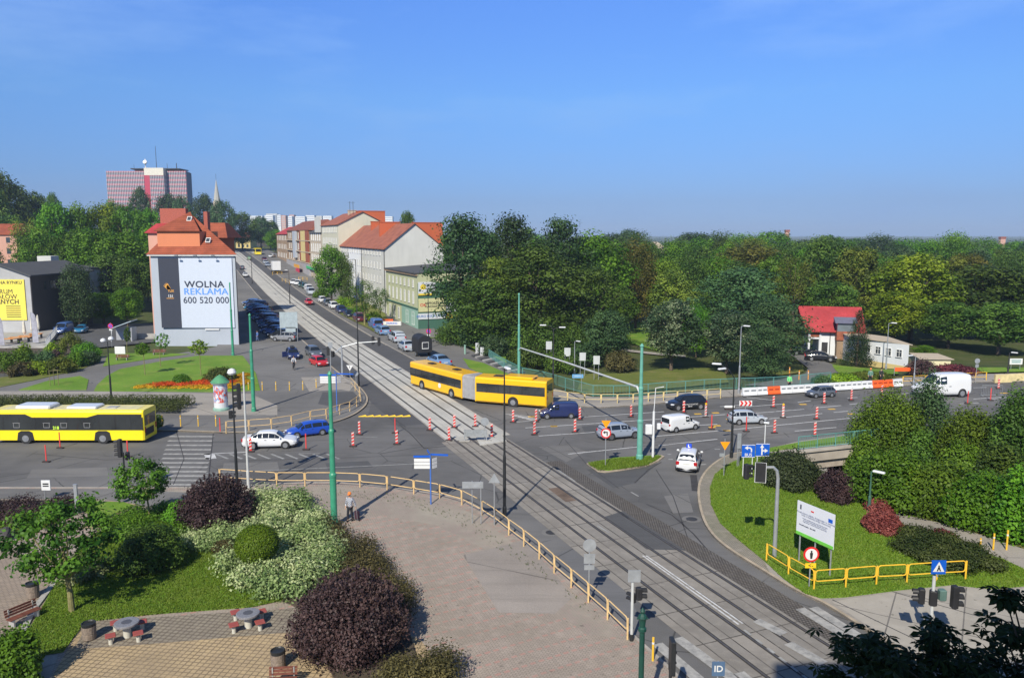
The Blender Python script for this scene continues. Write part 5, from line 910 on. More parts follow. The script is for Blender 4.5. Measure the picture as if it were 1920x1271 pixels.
    D['head'] = h; tl = sts[1][2]
    D['wr'] = wr; D['dims'] = (L, W, Hh); D['gs'] = gs; D['tl'] = tl; _car[kind] = D
    D['lamp'] = MB().bbox((0, 0, 0), (.36, .32, .16), .05).mesh('headlight'); D['tail'] = MB().bbox((0, 0, 0), (.16, .26, .3), .04).mesh('tail_light'); D['plate'] = MB().box((0, 0, 0), (.02, .5, .11)).mesh('number_plate'); D['mirror'] = MB().bbox((0, 0, 0), (.12, .2, .14), .03).mesh('mirror'); D['grille'] = MB().bbox((0, 0, 0), (.06, W * .5, .14), .02).mesh('grille')
    D['handle'] = MB().box((0, 0, 0), (.18, .02, .035)).mesh('handle')
    return D
def car(kind, paint_, label, cat, loc, rz, sc=1.0, group=None, rim=RIM, name=None, lo=False):
    D = carmesh(kind); L, W, Hh = D['dims']; r = thing(name or 'car', label, cat, loc, rz, group, sc)
    link('body', D['body'], paint_, r); link('underbody', D['under'], BLK, r); link('side_windows', D['side1'], CGLASS, r); link('side_windows', D['side-1'], CGLASS, r); link('windscreen', D['front'], CGLASS, r); link('rear_window', D['rear'], CGLASS, r)
    sts = SH[kind][5]; hx = L / 2 * .925
    for s_ in (1, -1):
        link('headlight', D['lamp'], LAMP, r, (hx, s_ * W * .345, sts[-2][2] - .03), (0, 0, -.4 * s_)); link('tail_light', D['tail'], TAIL, r, (-L / 2 + .07, s_ * W * .385, D['tl'] - .12)); link('mirror', D['mirror'], paint_, r, (L * .5 - L * (1 - sts[SH[kind][6][1]][0]) + L * .12 - .1, s_ * (W / 2 + .06), sts[5][2] + .08))
        if not lo: link('handle', D['handle'], BLK, r, (-L * .06, s_ * (W / 2 + .005), sts[4][2] - .12)); link('handle', D['handle'], BLK, r, (L * .10, s_ * (W / 2 + .005), sts[4][2] - .12))
        for x in D['ax']:
            w_ = link('wheel', D['tyre'], TYRE, r, (x, s_ * (W / 2 - .09), D['wr']), (-s_ * math.pi / 2, 0, 0)); link('rim', D['rim'], rim, w_)
    link('number_plate', D['plate'], PLATE, r, (L / 2 - .005, 0, .42)); link('number_plate', D['plate'], PLATE, r, (-L / 2 + .0, 0, .72)); link('grille', D['grille'], BLK, r, (L / 2 - .04, 0, .56))
    return r
def car2(kind, paint_, label, cat, rear, front, side, **k):
    """place by the photo positions of the wheel-ground contacts nearest the camera"""
    D = carmesh(kind); a, b = GP(*rear, 0), GP(*front, 0); d = (b - a); wb = SH[kind][3]; sc = min(1.12, max(.82, d.length / wb)); rz = math.atan2(d.y, d.x); d.normalize(); n = Vector((-d.y, d.x, 0)); mid = (a + b) / 2; off = D['dims'][1] / 2 * sc
    c = mid - n * off * (1 if side == 'L' else -1) - d * (D['ax'][0] + D['ax'][1]) / 2 * sc; return car(kind, paint_, label, cat, c, rz, sc, **k)
P_WHITE = paintm('white', (.68, .69, .70)); P_BLUE = paintm('royal_blue', (.012, .065, .42)); P_NAVY = paintm('navy', (.018, .028, .10)); P_SILV = paintm('silver_blue', (.27, .31, .38)); P_BLACK = paintm('black', (.010, .012, .018)); P_LSILV = paintm('light_silver', (.40, .44, .49)); P_GREY = paintm('dark_grey', (.09, .105, .13)); P_RED = paintm('red', (.50, .018, .022)); P_MSILV = paintm('mid_grey', (.22, .225, .24)); P_SKY = paintm('pale_blue', (.16, .27, .45)); P_MAR = paintm('maroon', (.11, .015, .02)); P_DBLUE = paintm('deep_blue', (.06, .13, .34)); P_TEAL = paintm('teal', (.02, .16, .32)); P_GREEN = paintm('dark_green', (.02, .07, .05)); P_LG = paintm('pale_green', (.22, .38, .22))  # deep blue is lightened to carry sky reflection on the car row
car2('sedan', P_WHITE, 'white coupe with black wheels waiting by the hatched lines near the crosswalk', 'car', (475, 843), (535, 841.5), 'R', rim=RIM)
c_ = car2('wagon', P_BLUE, 'royal blue people carrier just beyond the white coupe', 'car', (605, 816), (557.5, 822), 'L')
car2('van', P_NAVY, 'navy blue small van right behind the articulated bus', 'van', (1071, 785), (1026, 786), 'L'); car2('suv', P_SILV, 'silver blue off-road car beside the green mast and traffic island', 'car', (1147, 826), (1191, 822), 'R', rim=RIMD)
kia = car2('hatch', P_BLACK, 'black hatchback with small white lettering in the farthest lane', 'car', (1314, 768), (1272, 770.5), 'L')
dok = car2('van', P_WHITE, 'white small panel van in the middle of the main road', 'van', (1270, 811), (1302, 806), 'R'); car2('hatch', P_LSILV, 'light silver small hatchback passing behind the red arrow board', 'car', (1386, 797), (1428, 796), 'R'); car2('hatch', P_GREY, 'grey blue hatchback beside the white plastic barriers', 'car', (1557, 745), (1533, 746.5), 'L')
text('ELEKTRO MONTAZ', .2, WHT, kia, (.0, SH['hatch'][1] / 2 + .03, .62), math.pi, .004); text('SERWIS', .14, WHT, kia, (.0, SH['hatch'][1] / 2 + .03, .42), math.pi, .003)
def at(kind, p, pxy, hd, label, cat='car', sc=1.0, n_=0, **k): return car(kind, p, label, cat, G(*pxy) + Vector((0, 0, .02)), R(hd), sc, **k)
tx = at('hatch', P_WHITE, (1291, 874), 72, 'white driving school hatchback with a blue L box on its roof in the slip lane', sc=1.0); o_ = obj('roof_sign', MB().bbox((-.1, 0, 1.66), (.18, .42, .34), .03), M('sign_blue', (.02, .07, .55), .4), tx); text('L', .3, WHT, tx, (-.20, 0, 1.66), -math.pi / 2, .02)
at('hatch', P_RED, (598, 686), -55, 'shiny red hatchback parked facing the crossing beside the kerb', sc=.95, rim=RIM); at('suv', P_GREY, (588, 668), -62, 'dark grey green estate car parked right behind the red hatchback', sc=.92); yt_ = at('suv', P_NAVY, (549, 672), -68, 'dark navy car with a roof box and open door behind the cyclist', sc=.9)
obj('roof_box', MB().bbox((-.2, 0, 1.85), (1.5, .7, .3), .1), BLK, yt_); obj('open_door', MB().bbox((.1, -1.25, .75), (.1, .9, .9), .03, rz=.3), P_NAVY, yt_)
cc = car('hatch', P_MSILV, 'mid grey hatchback nearest the camera in the row of parked cars', 'car', G(535, 640) + Vector((0, 0, .1)), R(168), 1.1)
# the tightly parked row of dark cars along the street, left
ord_ = ['first', 'second', 'third', 'fourth', 'fifth', 'sixth', 'seventh', 'eighth', 'ninth', 'tenth', 'eleventh', 'twelfth', 'thirteenth', 'fourteenth', 'fifteenth', 'sixteenth', 'seventeenth', 'eighteenth', 'nineteenth', 'twentieth']
pal = [P_BLACK, P_DBLUE, P_DBLUE, P_NAVY, P_DBLUE, P_TEAL, P_DBLUE, P_NAVY, P_DBLUE, P_BLACK, P_TEAL, P_DBLUE, P_NAVY, P_DBLUE, P_TEAL, P_NAVY]
sc0 = (Vector(cc.location[:2]) - P0).dot(SD); nc0 = (Vector(cc.location[:2]) - P0).dot(SN_)
for i in range(18):
    s_ = sc0 + 3.2 + i * 3.5; p = S(s_, nc0 - .1 - .3 * (i % 3)) + Vector((0, 0, .1)); hue = pal[i % 16]
    car(('wagon', 'hatch', 'sedan', 'suv')[i % 4], hue, '%s %s parked car behind the mid grey hatchback beside the billboard house' % (ord_[i], {'paint_black': 'black', 'paint_deep_blue': 'deep blue', 'paint_navy': 'navy', 'paint_teal': 'teal blue'}[hue.name]), 'car', p, R(166 + (i * 7) % 5), 1.1, 'dark cars parked in a row along the street', lo=True)
# cars along the right kerb and moving up the street
hdS = math.degrees(math.atan2(SD.y, SD.x))
for kind, p, xy, hd, lab in [('van', P_DBLUE, (704, 616), 0, 'deep blue van parked in front of the pale blue estate car'), ('wagon', P_SKY, (717, 627), 0, 'pale blue estate car parked behind the deep blue van'), ('suv', P_LSILV, (744, 641), 0, 'silver off-road car with a spare wheel on its tailgate'), ('sedan', P_LSILV, (763, 657), 0, 'silver saloon parked before the black catering trailer'), ('sedan', P_SKY, (823, 686), 4, 'bright blue car parked right behind the articulated bus roof'),
    ('suv', P_MAR, (675, 604), 180, 'maroon off-road car parked under the thin street tree'), ('sedan', P_BLACK, (656, 595), 180, 'black saloon parked behind the maroon off-road car'), ('wagon', P_NAVY, (640, 587), 180, 'navy estate car parked second behind the maroon car'), ('wagon', P_WHITE, (626, 579), 180, 'white estate car in the kerb row by the green hedge'), ('sedan', P_GREY, (615, 573), 180, 'dark grey car between the two white ones by the hedge'), ('hatch', P_WHITE, (605, 568), 180, 'white hatchback heading the kerb row by the hedge'),
    ('van', P_LSILV, (583, 553), 180, 'silver van parked near the hedge corner'), ('van', P_WHITE, (579, 547), 180, 'white van parked behind the silver van'), ('wagon', P_GREEN, (572, 541), 180, 'dark green estate car parked up the street'), ('sedan', P_GREEN, (566, 538), 170, 'dark green saloon beside the dark green estate car'), ('wagon', P_WHITE, (559, 535), 165, 'white estate car parked near the yellow street railing'), ('hatch', P_WHITE, (551, 533.5), 165, 'small white car nearest the yellow street railing'),
    ('wagon', P_SILV, (502, 500), 180, 'silver blue car parked beyond the white box truck'), ('wagon', P_LSILV, (498, 495), 180, 'light silver car second beyond the white box truck'), ('suv', P_MAR, (496, 490), 180, 'dark maroon car farthest in the row beyond the truck'), ('hatch', P_WHITE, (510, 483), 150, 'tiny white car on the right far up the street')]:
    at(kind, p, xy, hdS + hd, lab, group='cars parked along the street', lo=True, sc=1.14)
at('hatch', P_RED, (579, 571), hdS + 180, 'bright red car driving down the street towards the crossing', lo=True); at('hatch', P_LG, (467, 487), hdS, 'small pale green car driving away up the street', lo=True); at('hatch', P_WHITE, (460, 519), hdS + 180, 'white car at the left edge of the tram track up the street', lo=True); at('hatch', P_GREY, (454, 505), hdS, 'dark car beyond the white one left of the tram track', lo=True)
at('sedan', P_BLACK, (1538, 676), -18, 'black saloon parked nearer the camera by the red roofed house'); at('hatch', P_BLACK, (1507, 665), -12, 'black hatchback parked further left by the red roofed house')
at('suv', P_BLACK, (89, 617), -80, 'black car in the shade left of the blue van', lo=True); at('van', P_DBLUE, (119, 625), -82, 'dark blue van with bright headlights in the shaded yard', 'van', sc=1.1, lo=True); at('hatch', P_TEAL, (153, 624), -75, 'teal hatchback parked right of the blue van in the yard', lo=True)
lt = car('van', P_WHITE, 'large white panel van on the far right partly hidden by a tree', 'van', GP(1763, 742, 0), R(187), (1.36, 1.2, 1.42))
BUSY = M('bus_yellow', (.88, .70, .015), .3, var=.02, coat=.5); BUSO = M('bus_orange_yellow', (.86, .47, .008), .3, var=.02, coat=.5); BGL = M('bus_glass', (.028, .032, .033), .07, var=.3, scale=.5, spec=.9); SEATM = M('bus_interior', (.20, .19, .18), .8)
def hull(L, W, z0, z1, front=True, rear=True, r=.18):
    m = MB(); sec = lambda k: [(-W / 2 + k, z0), (W / 2 - k, z0), (W / 2 - k * .5, z1 - r), (W / 2 - r * .4 - k * .5, z1 - r * .3), (W / 2 - r - k, z1), (-W / 2 + r + k, z1), (-W / 2 + r * .4 + k * .5, z1 - r * .3), (-W / 2 + k * .5, z1 - r)]
    xs_ = [(-L / 2, .10 if rear else 0), (-L / 2 + .12, 0), (L / 2 - .3, 0), (L / 2, .14 if front else 0)]; n = 8
    for x, k in xs_: m.v += [(x, y, z) for y, z in sec(k)]
    for i in range(3):
        for j in range(n): m.f.append((i * n + j, i * n + (j + 1) % n, (i + 1) * n + (j + 1) % n, (i + 1) * n + j))
    m.f += [tuple(reversed(range(n))), tuple(range(3 * n, 4 * n))]; return m
# box truck and catering trailer
p = G(483, 477.5); t_ = thing('city_bus', 'small yellow bus coming down the far end of the street', 'bus', p, R(hdS + 180)); obj('body', hull(11, 2.9, .3, 3.2), BUSY, t_); obj('windscreen', MB().box((5.5, 0, 2.2), (.06, 2.5, 1.5)), CGLASS, t_)
for s_ in (1, -1): obj('window_band', MB().box((0, s_ * 1.46, 2.1), (10.4, .03, 1.0)), CGLASS, t_); obj('headlight', MB().bbox((5.5, s_ * 1.0, .9), (.1, .4, .2), .03), LAMP, t_)
p = G(517, 512); t_ = thing('box_truck', 'white box truck parked up the street beside the yellow railing', 'truck', p, R(hdS), None, 1.2); obj('cargo_box', MB().bbox((-1.2, 0, 2.3), (4.6, 2.4, 2.7), .05), P_WHITE, t_); obj('cab', MB().bbox((2.1, 0, 1.6), (1.7, 2.1, 2.0), .25), P_DBLUE, t_); obj('windscreen', MB().box((2.97, 0, 1.9), (.04, 1.8, .8)), CGLASS, t_); obj('chassis', MB().box((0, 0, .7), (6, 1, .3)), BLK, t_)
for x in (-2.3, 2.0):
    for s_ in (1, -1): w_ = obj('wheel', MB().cyl((x, s_ * .95, .42), (x, s_ * 1.2, .42), .42, n=14), TYRE, t_); obj('rim', MB().cyl((x, s_ * 1.2, .42), (x, s_ * 1.22, .42), .22, n=10), RIM, w_)
p = GP(792, 667, .1); t_ = thing('catering_trailer', 'black round topped trailer with a rear hatch parked by the kerb', 'trailer', p, R(hdS)); m = MB(); arc = [(-1.05, .7), (1.05, .7), (1.05, 2.4)] + [(1.05 * math.cos(R(a)), 2.4 + .8 * math.sin(R(a))) for a in range(15, 166, 15)] + [(-1.05, 2.4)]
m.plate((-1.6, 0, 0), (0, 1, 0), (0, 0, 1), arc, 3.6); obj('trailer_body', m, BLK, t_); h_ = obj('rear_hatch', MB().box((-1.63, 0, 1.75), (.06, 1.0, 1.0)), FRAMEW, t_); obj('hatch_panel', MB().box((-1.67, 0, 1.78), (.04, .86, .8)), DARKM, h_); obj('drawbar', MB().cyl((2.0, 0, .5), (3.2, 0, .5), .06), BLK, t_)
for s_ in (1, -1): w_ = obj('wheel', MB().cyl((-.2, s_ * .85, .36), (-.2, s_ * 1.08, .36), .36, n=14), TYRE, t_); obj('rim', MB().cyl((-.2, s_ * 1.08, .36), (-.2, s_ * 1.1, .36), .2, n=10), RIM, w_)
# buses
def buswheel(par, x, y, s_, wr=.48):
    w_ = obj('wheel', MB().cyl((x, y - s_ * .25, wr), (x, y, wr), wr, n=22), TYRE, par); obj('rim', MB().cyl((x, y, wr), (x, y + s_ * .03, wr), wr * .6, n=18).cyl((x, y + s_ * .03, wr), (x, y + s_ * .06, wr), wr * .3, n=12), RIM, w_)
# solo bus on the left
ra, fa = GP(193.5, 832, 0), GP(49, 832, 0); wbS = (ra - fa).length; Lb = 13.2; c_ = ra + Vector((3.6 - Lb / 2, 1.28, 0)); bs = thing('city_bus', 'bright yellow city bus leaving at the left edge', 'bus', c_, math.pi); hl = Lb / 2; W_ = 2.5; ax = (hl - 3.6 - 0, ); 
obj('body', hull(Lb, W_, .32, 2.95), BUSY, bs); obj('window_band', MB().box((-hl + Lb / 2 - .12, -W_ / 2 - .012, 1.78), (Lb - .36, .03, 1.12)).box((-hl + Lb / 2 - .12, W_ / 2 + .012, 1.78), (Lb - .36, .03, 1.12)), BGL, bs)
for s_ in (1, -1):                                                             # the dark area rises at both ends
    m = MB(); y = s_ * (W_ / 2 + .014); m.plate((0, y if s_ > 0 else y, 0), (1, 0, 0), (0, 0, 1), [(-hl + .15, 2.33), (-hl + .15, 2.62), (-hl + 3.9, 2.62), (-hl + 4.9, 2.33)], .03 * -1 if s_ > 0 else .03); obj('upper_glass', m, BGL, bs); m = MB(); m.plate((0, y, 0), (1, 0, 0), (0, 0, 1), [(hl - .15, 2.33), (hl - .15, 2.62), (hl - 3.0, 2.62), (hl - 3.6, 2.33)], .03); obj('upper_glass', m, BGL, bs)
obj('rear_window', MB().box((-hl - .01, 0, 2.0), (.04, 1.9, .9)), BGL, bs); obj('windscreen', MB().box((hl, 0, 1.7), (.06, 2.1, 1.5)), BGL, bs); obj('engine_grille', MB().box((-hl - .02, .2, .95), (.04, 1.5, .6)), BLK, bs)
axr, axf = -hl + 3.6, -hl + 3.6 + wbS
for x in (axr, axf):
    for s_ in (1, -1): obj('wheel_arch', MB().plate((x, s_ * (W_ / 2 + (.03 if s_ > 0 else .0)), 0), (1, 0, 0), (0, 0, 1), [(-.75, .3), (.75, .3), (.62, 1.0), (.35, 1.15), (-.35, 1.15), (-.62, 1.0)], .03), BLK, bs); buswheel(bs, x, s_ * (W_ / 2 + .04), s_)
for s_ in (1, -1):
    for i in range(9): obj('window_pillar', MB().box((-hl + 1.1 + i * 1.38, s_ * (W_ / 2 + .03), 1.8), (.05, .02, 1.1)), BLK, bs)
    for x in (-hl + 4.9, -hl + 6.9, -hl + 8.4, -hl + 11): obj('hopper_frame', MB().box((x, s_ * (W_ / 2 + .032), 1.85), (.62, .02, .03)).box((x, s_ * (W_ / 2 + .032), 1.45), (.5, .02, .03)).box((x - .25, s_ * (W_ / 2 + .032), 1.65), (.03, .02, .42)).box((x + .25, s_ * (W_ / 2 + .032), 1.65), (.03, .02, .42)), M('hopper_grey', (.3, .3, .3), .5), bs)
obj('air_conditioner', MB().bbox((-hl + 5.6, 0, 3.06), (2.6, 1.5, .24), .08), P_WHITE, bs); obj('air_conditioner', MB().bbox((hl - 3.4, 0, 3.1), (3.0, 1.7, .34), .1), P_WHITE, bs); obj('roof_hatch', MB().bbox((-hl + 3.2, 0, 2.98), (.9, .8, .08), .02), M('hatch_grey', (.35, .35, .33), .6), bs); obj('roof_hatch', MB().bbox((-hl + 8.6, -.1, 2.98), (.9, .8, .08), .02), M('hatch_grey', (.35, .35, .33), .6), bs); obj('roof_panel', MB().box((0, 0, 2.955), (Lb - 1.4, 1.7, .02)), M('roof_pale_yellow', (.60, .55, .30), .6), bs)
text('218', .36, M('led_digits', (.5, .75, .05), .5, emit=.6), bs, (hl - 5.6, W_ / 2 + .035, 1.42), math.pi, .004); text('218', .36, MATS['led_digits'], bs, (hl - 5.6, -W_ / 2 - .035, 1.42), 0, .004)
for s_ in (1, -1): obj('tail_light', MB().box((-hl - .02, s_ * 1.0, 1.2), (.03, .16, .5)), TAIL, bs)
# articulated bus turning at the crossing
w1, w2, w3 = GP(793, 729.5, 0), GP(848, 746, 0), GP(962.5, 762.5, 0); ab = thing('articulated_bus', 'orange yellow articulated bus bending through the crossing', 'bus', (w2.x, w2.y, 0)); W_ = 2.5
d1 = (w1 - w2).normalized(); n1 = Vector((d1.y, -d1.x, 0)); n1 = n1 if n1.y > 0 else -n1; a1 = math.atan2(d1.y, d1.x); fr = GP(768.5, 723, 0); j1 = GP(866, 752, 0); j2 = GP(891, 757, 0); re = GP(1024, 768, 0)
def sect(Af, Ar, axs, pf, pr, nm):
    d = (Af - Ar).normalized(); n = Vector((d.y, -d.x, 0)); n = n if n.y > 0 else -n; L = (Af - Ar).length; c = (Af + Ar) / 2 + n * W_ / 2 - ab.location; rz = math.atan2(d.y, d.x); e_ = obj('%s' % nm, hull(L, W_, .30, 2.95, pf, pr), BUSO, ab, loc=(c.x, c.y, 0), rot=(0, 0, rz))
    for s_ in (1, -1):
        obj('window_band', MB().box((0, s_ * (W_ / 2 + .012), 1.83), (L - .3, .03, .95)), BGL, e_)
        for i in range(1, int(L / 1.3)): obj('window_pillar', MB().box((-L / 2 + i * L / int(L / 1.3), s_ * (W_ / 2 + .03), 1.83), (.07, .02, .95)), BLK, e_)
    for wp in axs:
        x = (wp - (Af + Ar) / 2).dot(d)
        for s_ in (1, -1): obj('wheel_arch', MB().cyl((x, s_ * (W_ / 2 - .1), .5), (x, s_ * (W_ / 2 + .02), .5), .6, n=20), BLK, e_); buswheel(e_, x, s_ * (W_ / 2 + .03), s_)
    obj('skirt_line', MB().box((0, -W_ / 2 - .005, .36), (L - .2, .02, .06)).box((0, W_ / 2 + .005, .36), (L - .2, .02, .06)), BLK, e_)
    for x in (-L * .25, L * .22): obj('roof_hatch', MB().bbox((x, 0, 3.0), (1.0, .7, .1), .03), BLK, e_)
    return e_, L
# both halves face left in the picture
e1, L1 = sect(fr, j1, (w1, w2), True, False, 'front_body'); e2, L2 = sect(j2, re, (w3,), False, True, 'rear_body')
obj('air_conditioner', MB().bbox((L2 * -.1, 0, 3.06), (3.2, 1.9, .26), .08), BUSO, e2); obj('windscreen', MB().box((L1 / 2 - .02, 0, 1.75), (.06, 2.1, 1.5)), BGL, e1); obj('rear_window', MB().box((-L2 / 2 + .01, 0, 2.1), (.04, 1.8, .8)), BGL, e2); obj('emblem', MB().disc((-L1 * .1, W_ / 2 + .02, 1.05), (0, 1, 0), .28, .015), FRAMEW, e1); obj('emblem', MB().disc((-L1 * .1, -W_ / 2 - .035, 1.05), (0, 1, 0), .28, .015), FRAMEW, e1)
for s_ in (1, -1): obj('tail_light', MB().box((-L2 / 2 - .005, s_ * 1.0, 1.2), (.03, .16, .4)), TAIL, e2)
m = MB(); BELL = M('bellows_grey', (.30, .30, .31), .8, var=.12, scale=2); nn = 15; n2 = Vector((0, 0, 0))
dA = (fr - j1).normalized(); dB = (j2 - re).normalized(); nA = Vector((dA.y, -dA.x, 0)); nA = nA if nA.y > 0 else -nA; nB_ = Vector((dB.y, -dB.x, 0)); nB_ = nB_ if nB_.y > 0 else -nB_
for i in range(nn):
    t = i / (nn - 1); a = j1.lerp(j2, t); n = nA.lerp(nB_, t).normalized(); k = .06 if i % 2 else -.03; lo_, hi_ = a + n * (.05 - k), a + n * (W_ - .05 + k)
    for q_, z_ in ((lo_, .42), (lo_, 2.7 + k), (lo_ + n * .2, 2.88 + k), (hi_ - n * .2, 2.88 + k), (hi_, 2.7 + k), (hi_, .42)): m.v.append((q_.x, q_.y, z_))
for i in range(nn - 1):
    for j in range(6): m.f.append((i * 6 + j, i * 6 + (j + 1) % 6, (i + 1) * 6 + (j + 1) % 6, (i + 1) * 6 + j))
obj('bellows', m, BELL, ab, True)
# ---------------- poles, lamps, signals, signs ----------------
PGREEN = M('mast_green_paint', (.045, .27, .16), .45, var=.15, scale=2.5); PGREEN2 = M('mast_pale_green', (.13, .36, .29), .45, var=.12, scale=2.5); LBLACK = M('lamp_black_paint', (.022, .024, .026), .45, var=.2); WHITEP = M('white_enamel', (.66, .67, .68), .4, var=.05); ALU = M('aluminium_pole', (.42, .44, .46), .4, metal=.5, var=.1, scale=5); SBLUE = M('sign_blue_face', (.01, .10, .52), .4, var=.05); SGREYB = M('sign_back', (.33, .35, .37), .5, metal=.3, var=.15, scale=3); SRED = M('sign_red_face', (.62, .02, .02), .4, var=.05); SORG = M('sign_orange_face', (.85, .33, .01), .4, var=.05); SWHITE = M('sign_white_face', (.68, .68, .67), .45, var=.04); SYEL = M('sign_yellow_face', (.82, .52, .02), .4); LENSO = M('dark_lens', (.03, .03, .03), .25, spec=.7); DELR = M('marker_red', (.62, .055, .05), .5, var=.1); DELW = M('marker_white', (.62, .55, .52), .5, var=.1); BASEM = M('rubber_base', (.05, .035, .035), .9, var=.3)
def hz(base, py): return ztop(base.y, py) - base.z
def mast(base, pyt, r, mat, label, name='tram_mast', cat='mast'):
    h = hz(base, pyt); t = thing(name, label, cat, base); obj('pole', MB().lathe([(r * 1.5, 0), (r * 1.5, .35), (r * 1.2, .45), (r * 1.2, h * .33), (r * 1.32, h * .335), (r * 1.32, h * .35), (r, h * .36), (r * .95, h * .62), (r * 1.05, h * .625), (r * 1.05, h * .64), (r * .72, h * .65), (r * .6, h)], 14), mat, t, smooth=False)
    obj('pole_cap', MB().lathe([(r * .8, h), (r * .9, h + .06), (r * .2, h + .25)], 10), mat, t); return t, h
mast(GP(627, 986, .12), 703, .17, PGREEN, 'tall emerald green tram mast standing on the plaza beside the shrubs'); mast(GP(476, 771, .12), 592, .16, PGREEN, 'green tram mast on the far pavement left of the yellow bollards'); mast(GP(437, 666, .12), 532, .15, PGREEN, 'green tram mast in front of the billboard house corner')
mast(GP(973, 708, .12), 553, .15, PGREEN2, 'pale green tram mast behind the articulated bus, left end of the long arm')
b5 = GP(1199, 861, .15); m5, h5 = mast(b5, 650, .19, PGREEN2, 'pale green mast on the traffic island carrying the long white arm'); b4 = GP(973, 708, .12)
e_ = Vector((0, 0, ztop(b5.y, 730))) - Vector((0, 0, b5.z)); f_ = b4 - b5 + Vector((0, 0, 0)); f_.z = ztop(b4.y, 652) - b5.z
obj('cross_arm', MB().tube([(0, 0, e_.z - .5), Vector((0, 0, e_.z)).lerp(f_, .02) + Vector((0, 0, .1)), Vector((0, 0, e_.z)).lerp(f_, .5) + Vector((0, 0, .15)), Vector((0, 0, e_.z)).lerp(f_, .98) + Vector((0, 0, .05)), f_ + Vector((0, 0, -.4))], .09, 8), M('arm_grey_white', (.50, .52, .52), .5), m5)
def lamp(base, pyt, heads, mat, label, r=.07, kind='flat', group=None, name='street_lamp', arm=None):
    """heads: list of (dx, dz) of each head from the pole top"""
    h = hz(base, pyt); t = thing(name, label, 'street lamp', base, group=group); obj('pole', MB().lathe([(r * 2, 0), (r * 2, .5), (r * 1.5, .6), (r * 1.4, h * .4), (r, h * .42), (r * .6, h)], 10), mat, t)
    for hx, hy, dz in heads:
        if kind == 'globe': obj('lamp_globe', MB().lathe([(.08, h + dz), (.22, h + dz + .03), (.30, h + dz + .16), (.22, h + dz + .36), (.05, h + dz + .44)], 14), WHITEP, t).location = (hx, hy, 0)
        else:
            d = Vector((hx, hy, 0)); n = d.length or 1; d = d / n
            obj('arm', MB().tube([(0, 0, h - .1), (hx * .4, hy * .4, h + dz * .6), (hx, hy, h + dz)], r * .5, 6), mat, t); rz = math.atan2(hy, hx); hd = obj('lamp_head', MB().bbox((hx * 1.0 + d.x * .32, hy + d.y * .32, h + dz + .04), (.75, .26, .14), .05, rz=rz), WHITEP, t)
    return t
lamp(GP(946, 965, .12), 690, [(.1, -.3, .05)], LBLACK, 'tall black street lamp on the plaza edge beside the tracks'); lamp(GP(209, 751, .12), 640, [(-.45, 0, -.1), (.4, 0, .1)], LBLACK, 'black lamp with two white domes behind the hedge', kind='globe')
lamp(GP(446, 937, .12), 700, [(0, 0, -.1)], LBLACK, 'black lamp post with one white globe beside the purple bush', kind='globe'); lamp(GP(1371, 858, .12), 706, [(-1.0, .4, .9), (-.9, -.5, .7)], LBLACK, 'dark twin headed lamp leaning over the slip lane by the yellow triangle sign')
lamp(GP(1385, 738, .12), 612, [(.25, -.2, .05)], ALU, 'tall thin lamp in front of the silvery lime trees'); lamp(G(1037, 735), 616, [(-.9, 0, .35), (.7, 0, .1)], DARKM, 'double armed lamp before the dark park trees'); lamp(G(1077, 700), 640, [(.25, -.3, .05)], ALU, 'slim grey lamp with one head on the park bank')
lamp(G(1661, 692), 606, [(.3, -.2, .03)], ALU, 'slim lamp before the white outbuilding'); lamp(GP(1713, 722, .12), 668, [(-.5, -.2, .1)], ALU, 'short grey lamp post with an oblong head at the end of the barriers'); lamp(G(1629, 962), 884, [(.1, -.1, .03)], M('lamp_green', (.05, .12, .09), .5), 'green path lamp between the dark purple and red bushes'); lamp(G(1889, 706), 661, [(.15, -.2, .02)], DARKM, 'dark lamp in the shade near the white road sign')
lamp(GP(673, 724, .12), 487, [(-.2, -.2, .03)], LBLACK, 'very tall thin black mast between the kerb fence and the tracks', r=.06); lamp(GP(804, 652, .12), 545, [(-.3, 0, .02)], LBLACK, 'thin dark lamp in front of the green corner house'); lamp(S(s_at(544, 2.2, 0), 2.2) + Vector((0, 0, .1)), 507, [(-.3, 0, .05)], DARKM, 'thin lamp rising between the tram tracks', r=.08); lamp(G(640, 556), 491, [(-.2, 0, .02)], DARKM, 'thin lamp among the street trees'); lamp(G(473, 532), 474, [(.3, 0, .02)], DARKM, 'farthest thin lamp on the left side of the street', r=.09)
# signals
def head3(par, x, y, z, rz, n=3, back=False, sc=1.0, board=False):
    """signal head whose lenses look along local -Y turned by rz"""
    e_ = obj('signal_head', MB().bbox((0, 0, 0), (.34 * sc, .26, .36 * n * sc), .04), BLK, par, loc=(x, y, z), rot=(0, 0, rz))
    for i in range(n): zz = ((n - 1) / 2 - i) * .34 * sc; v = MB().cyl((0, -.13, zz), (0, -.15, zz), .125 * sc, n=14); obj('lens', v, LENSO, e_); q = [(.15 * sc * math.cos(R(a)), zz + .15 * sc * math.sin(R(a))) for a in range(-20, 201, 20)]; w_ = MB(); w_.v = [(a, -.13, b) for a, b in q] + [(a, -.36, b - .02) for a, b in q]; k = len(q); w_.f = [(j, j + 1, k + j + 1, k + j) for j in range(k - 1)]; obj('visor', w_, BLK, e_)
    if board: obj('backboard', MB().bbox((0, .15, 0), (.7 * sc, .03, .36 * n * sc + .25), .01), BLK, e_); q_ = [(s_ * .36 * sc, .16, z_ * (.18 * n * sc + .13)) for s_, z_ in ((-1, -1), (1, -1), (1, 1), (-1, 1))]; obj('white_border', MB().tube(q_, .02, 4, True), WHITEP, e_)
    return e_
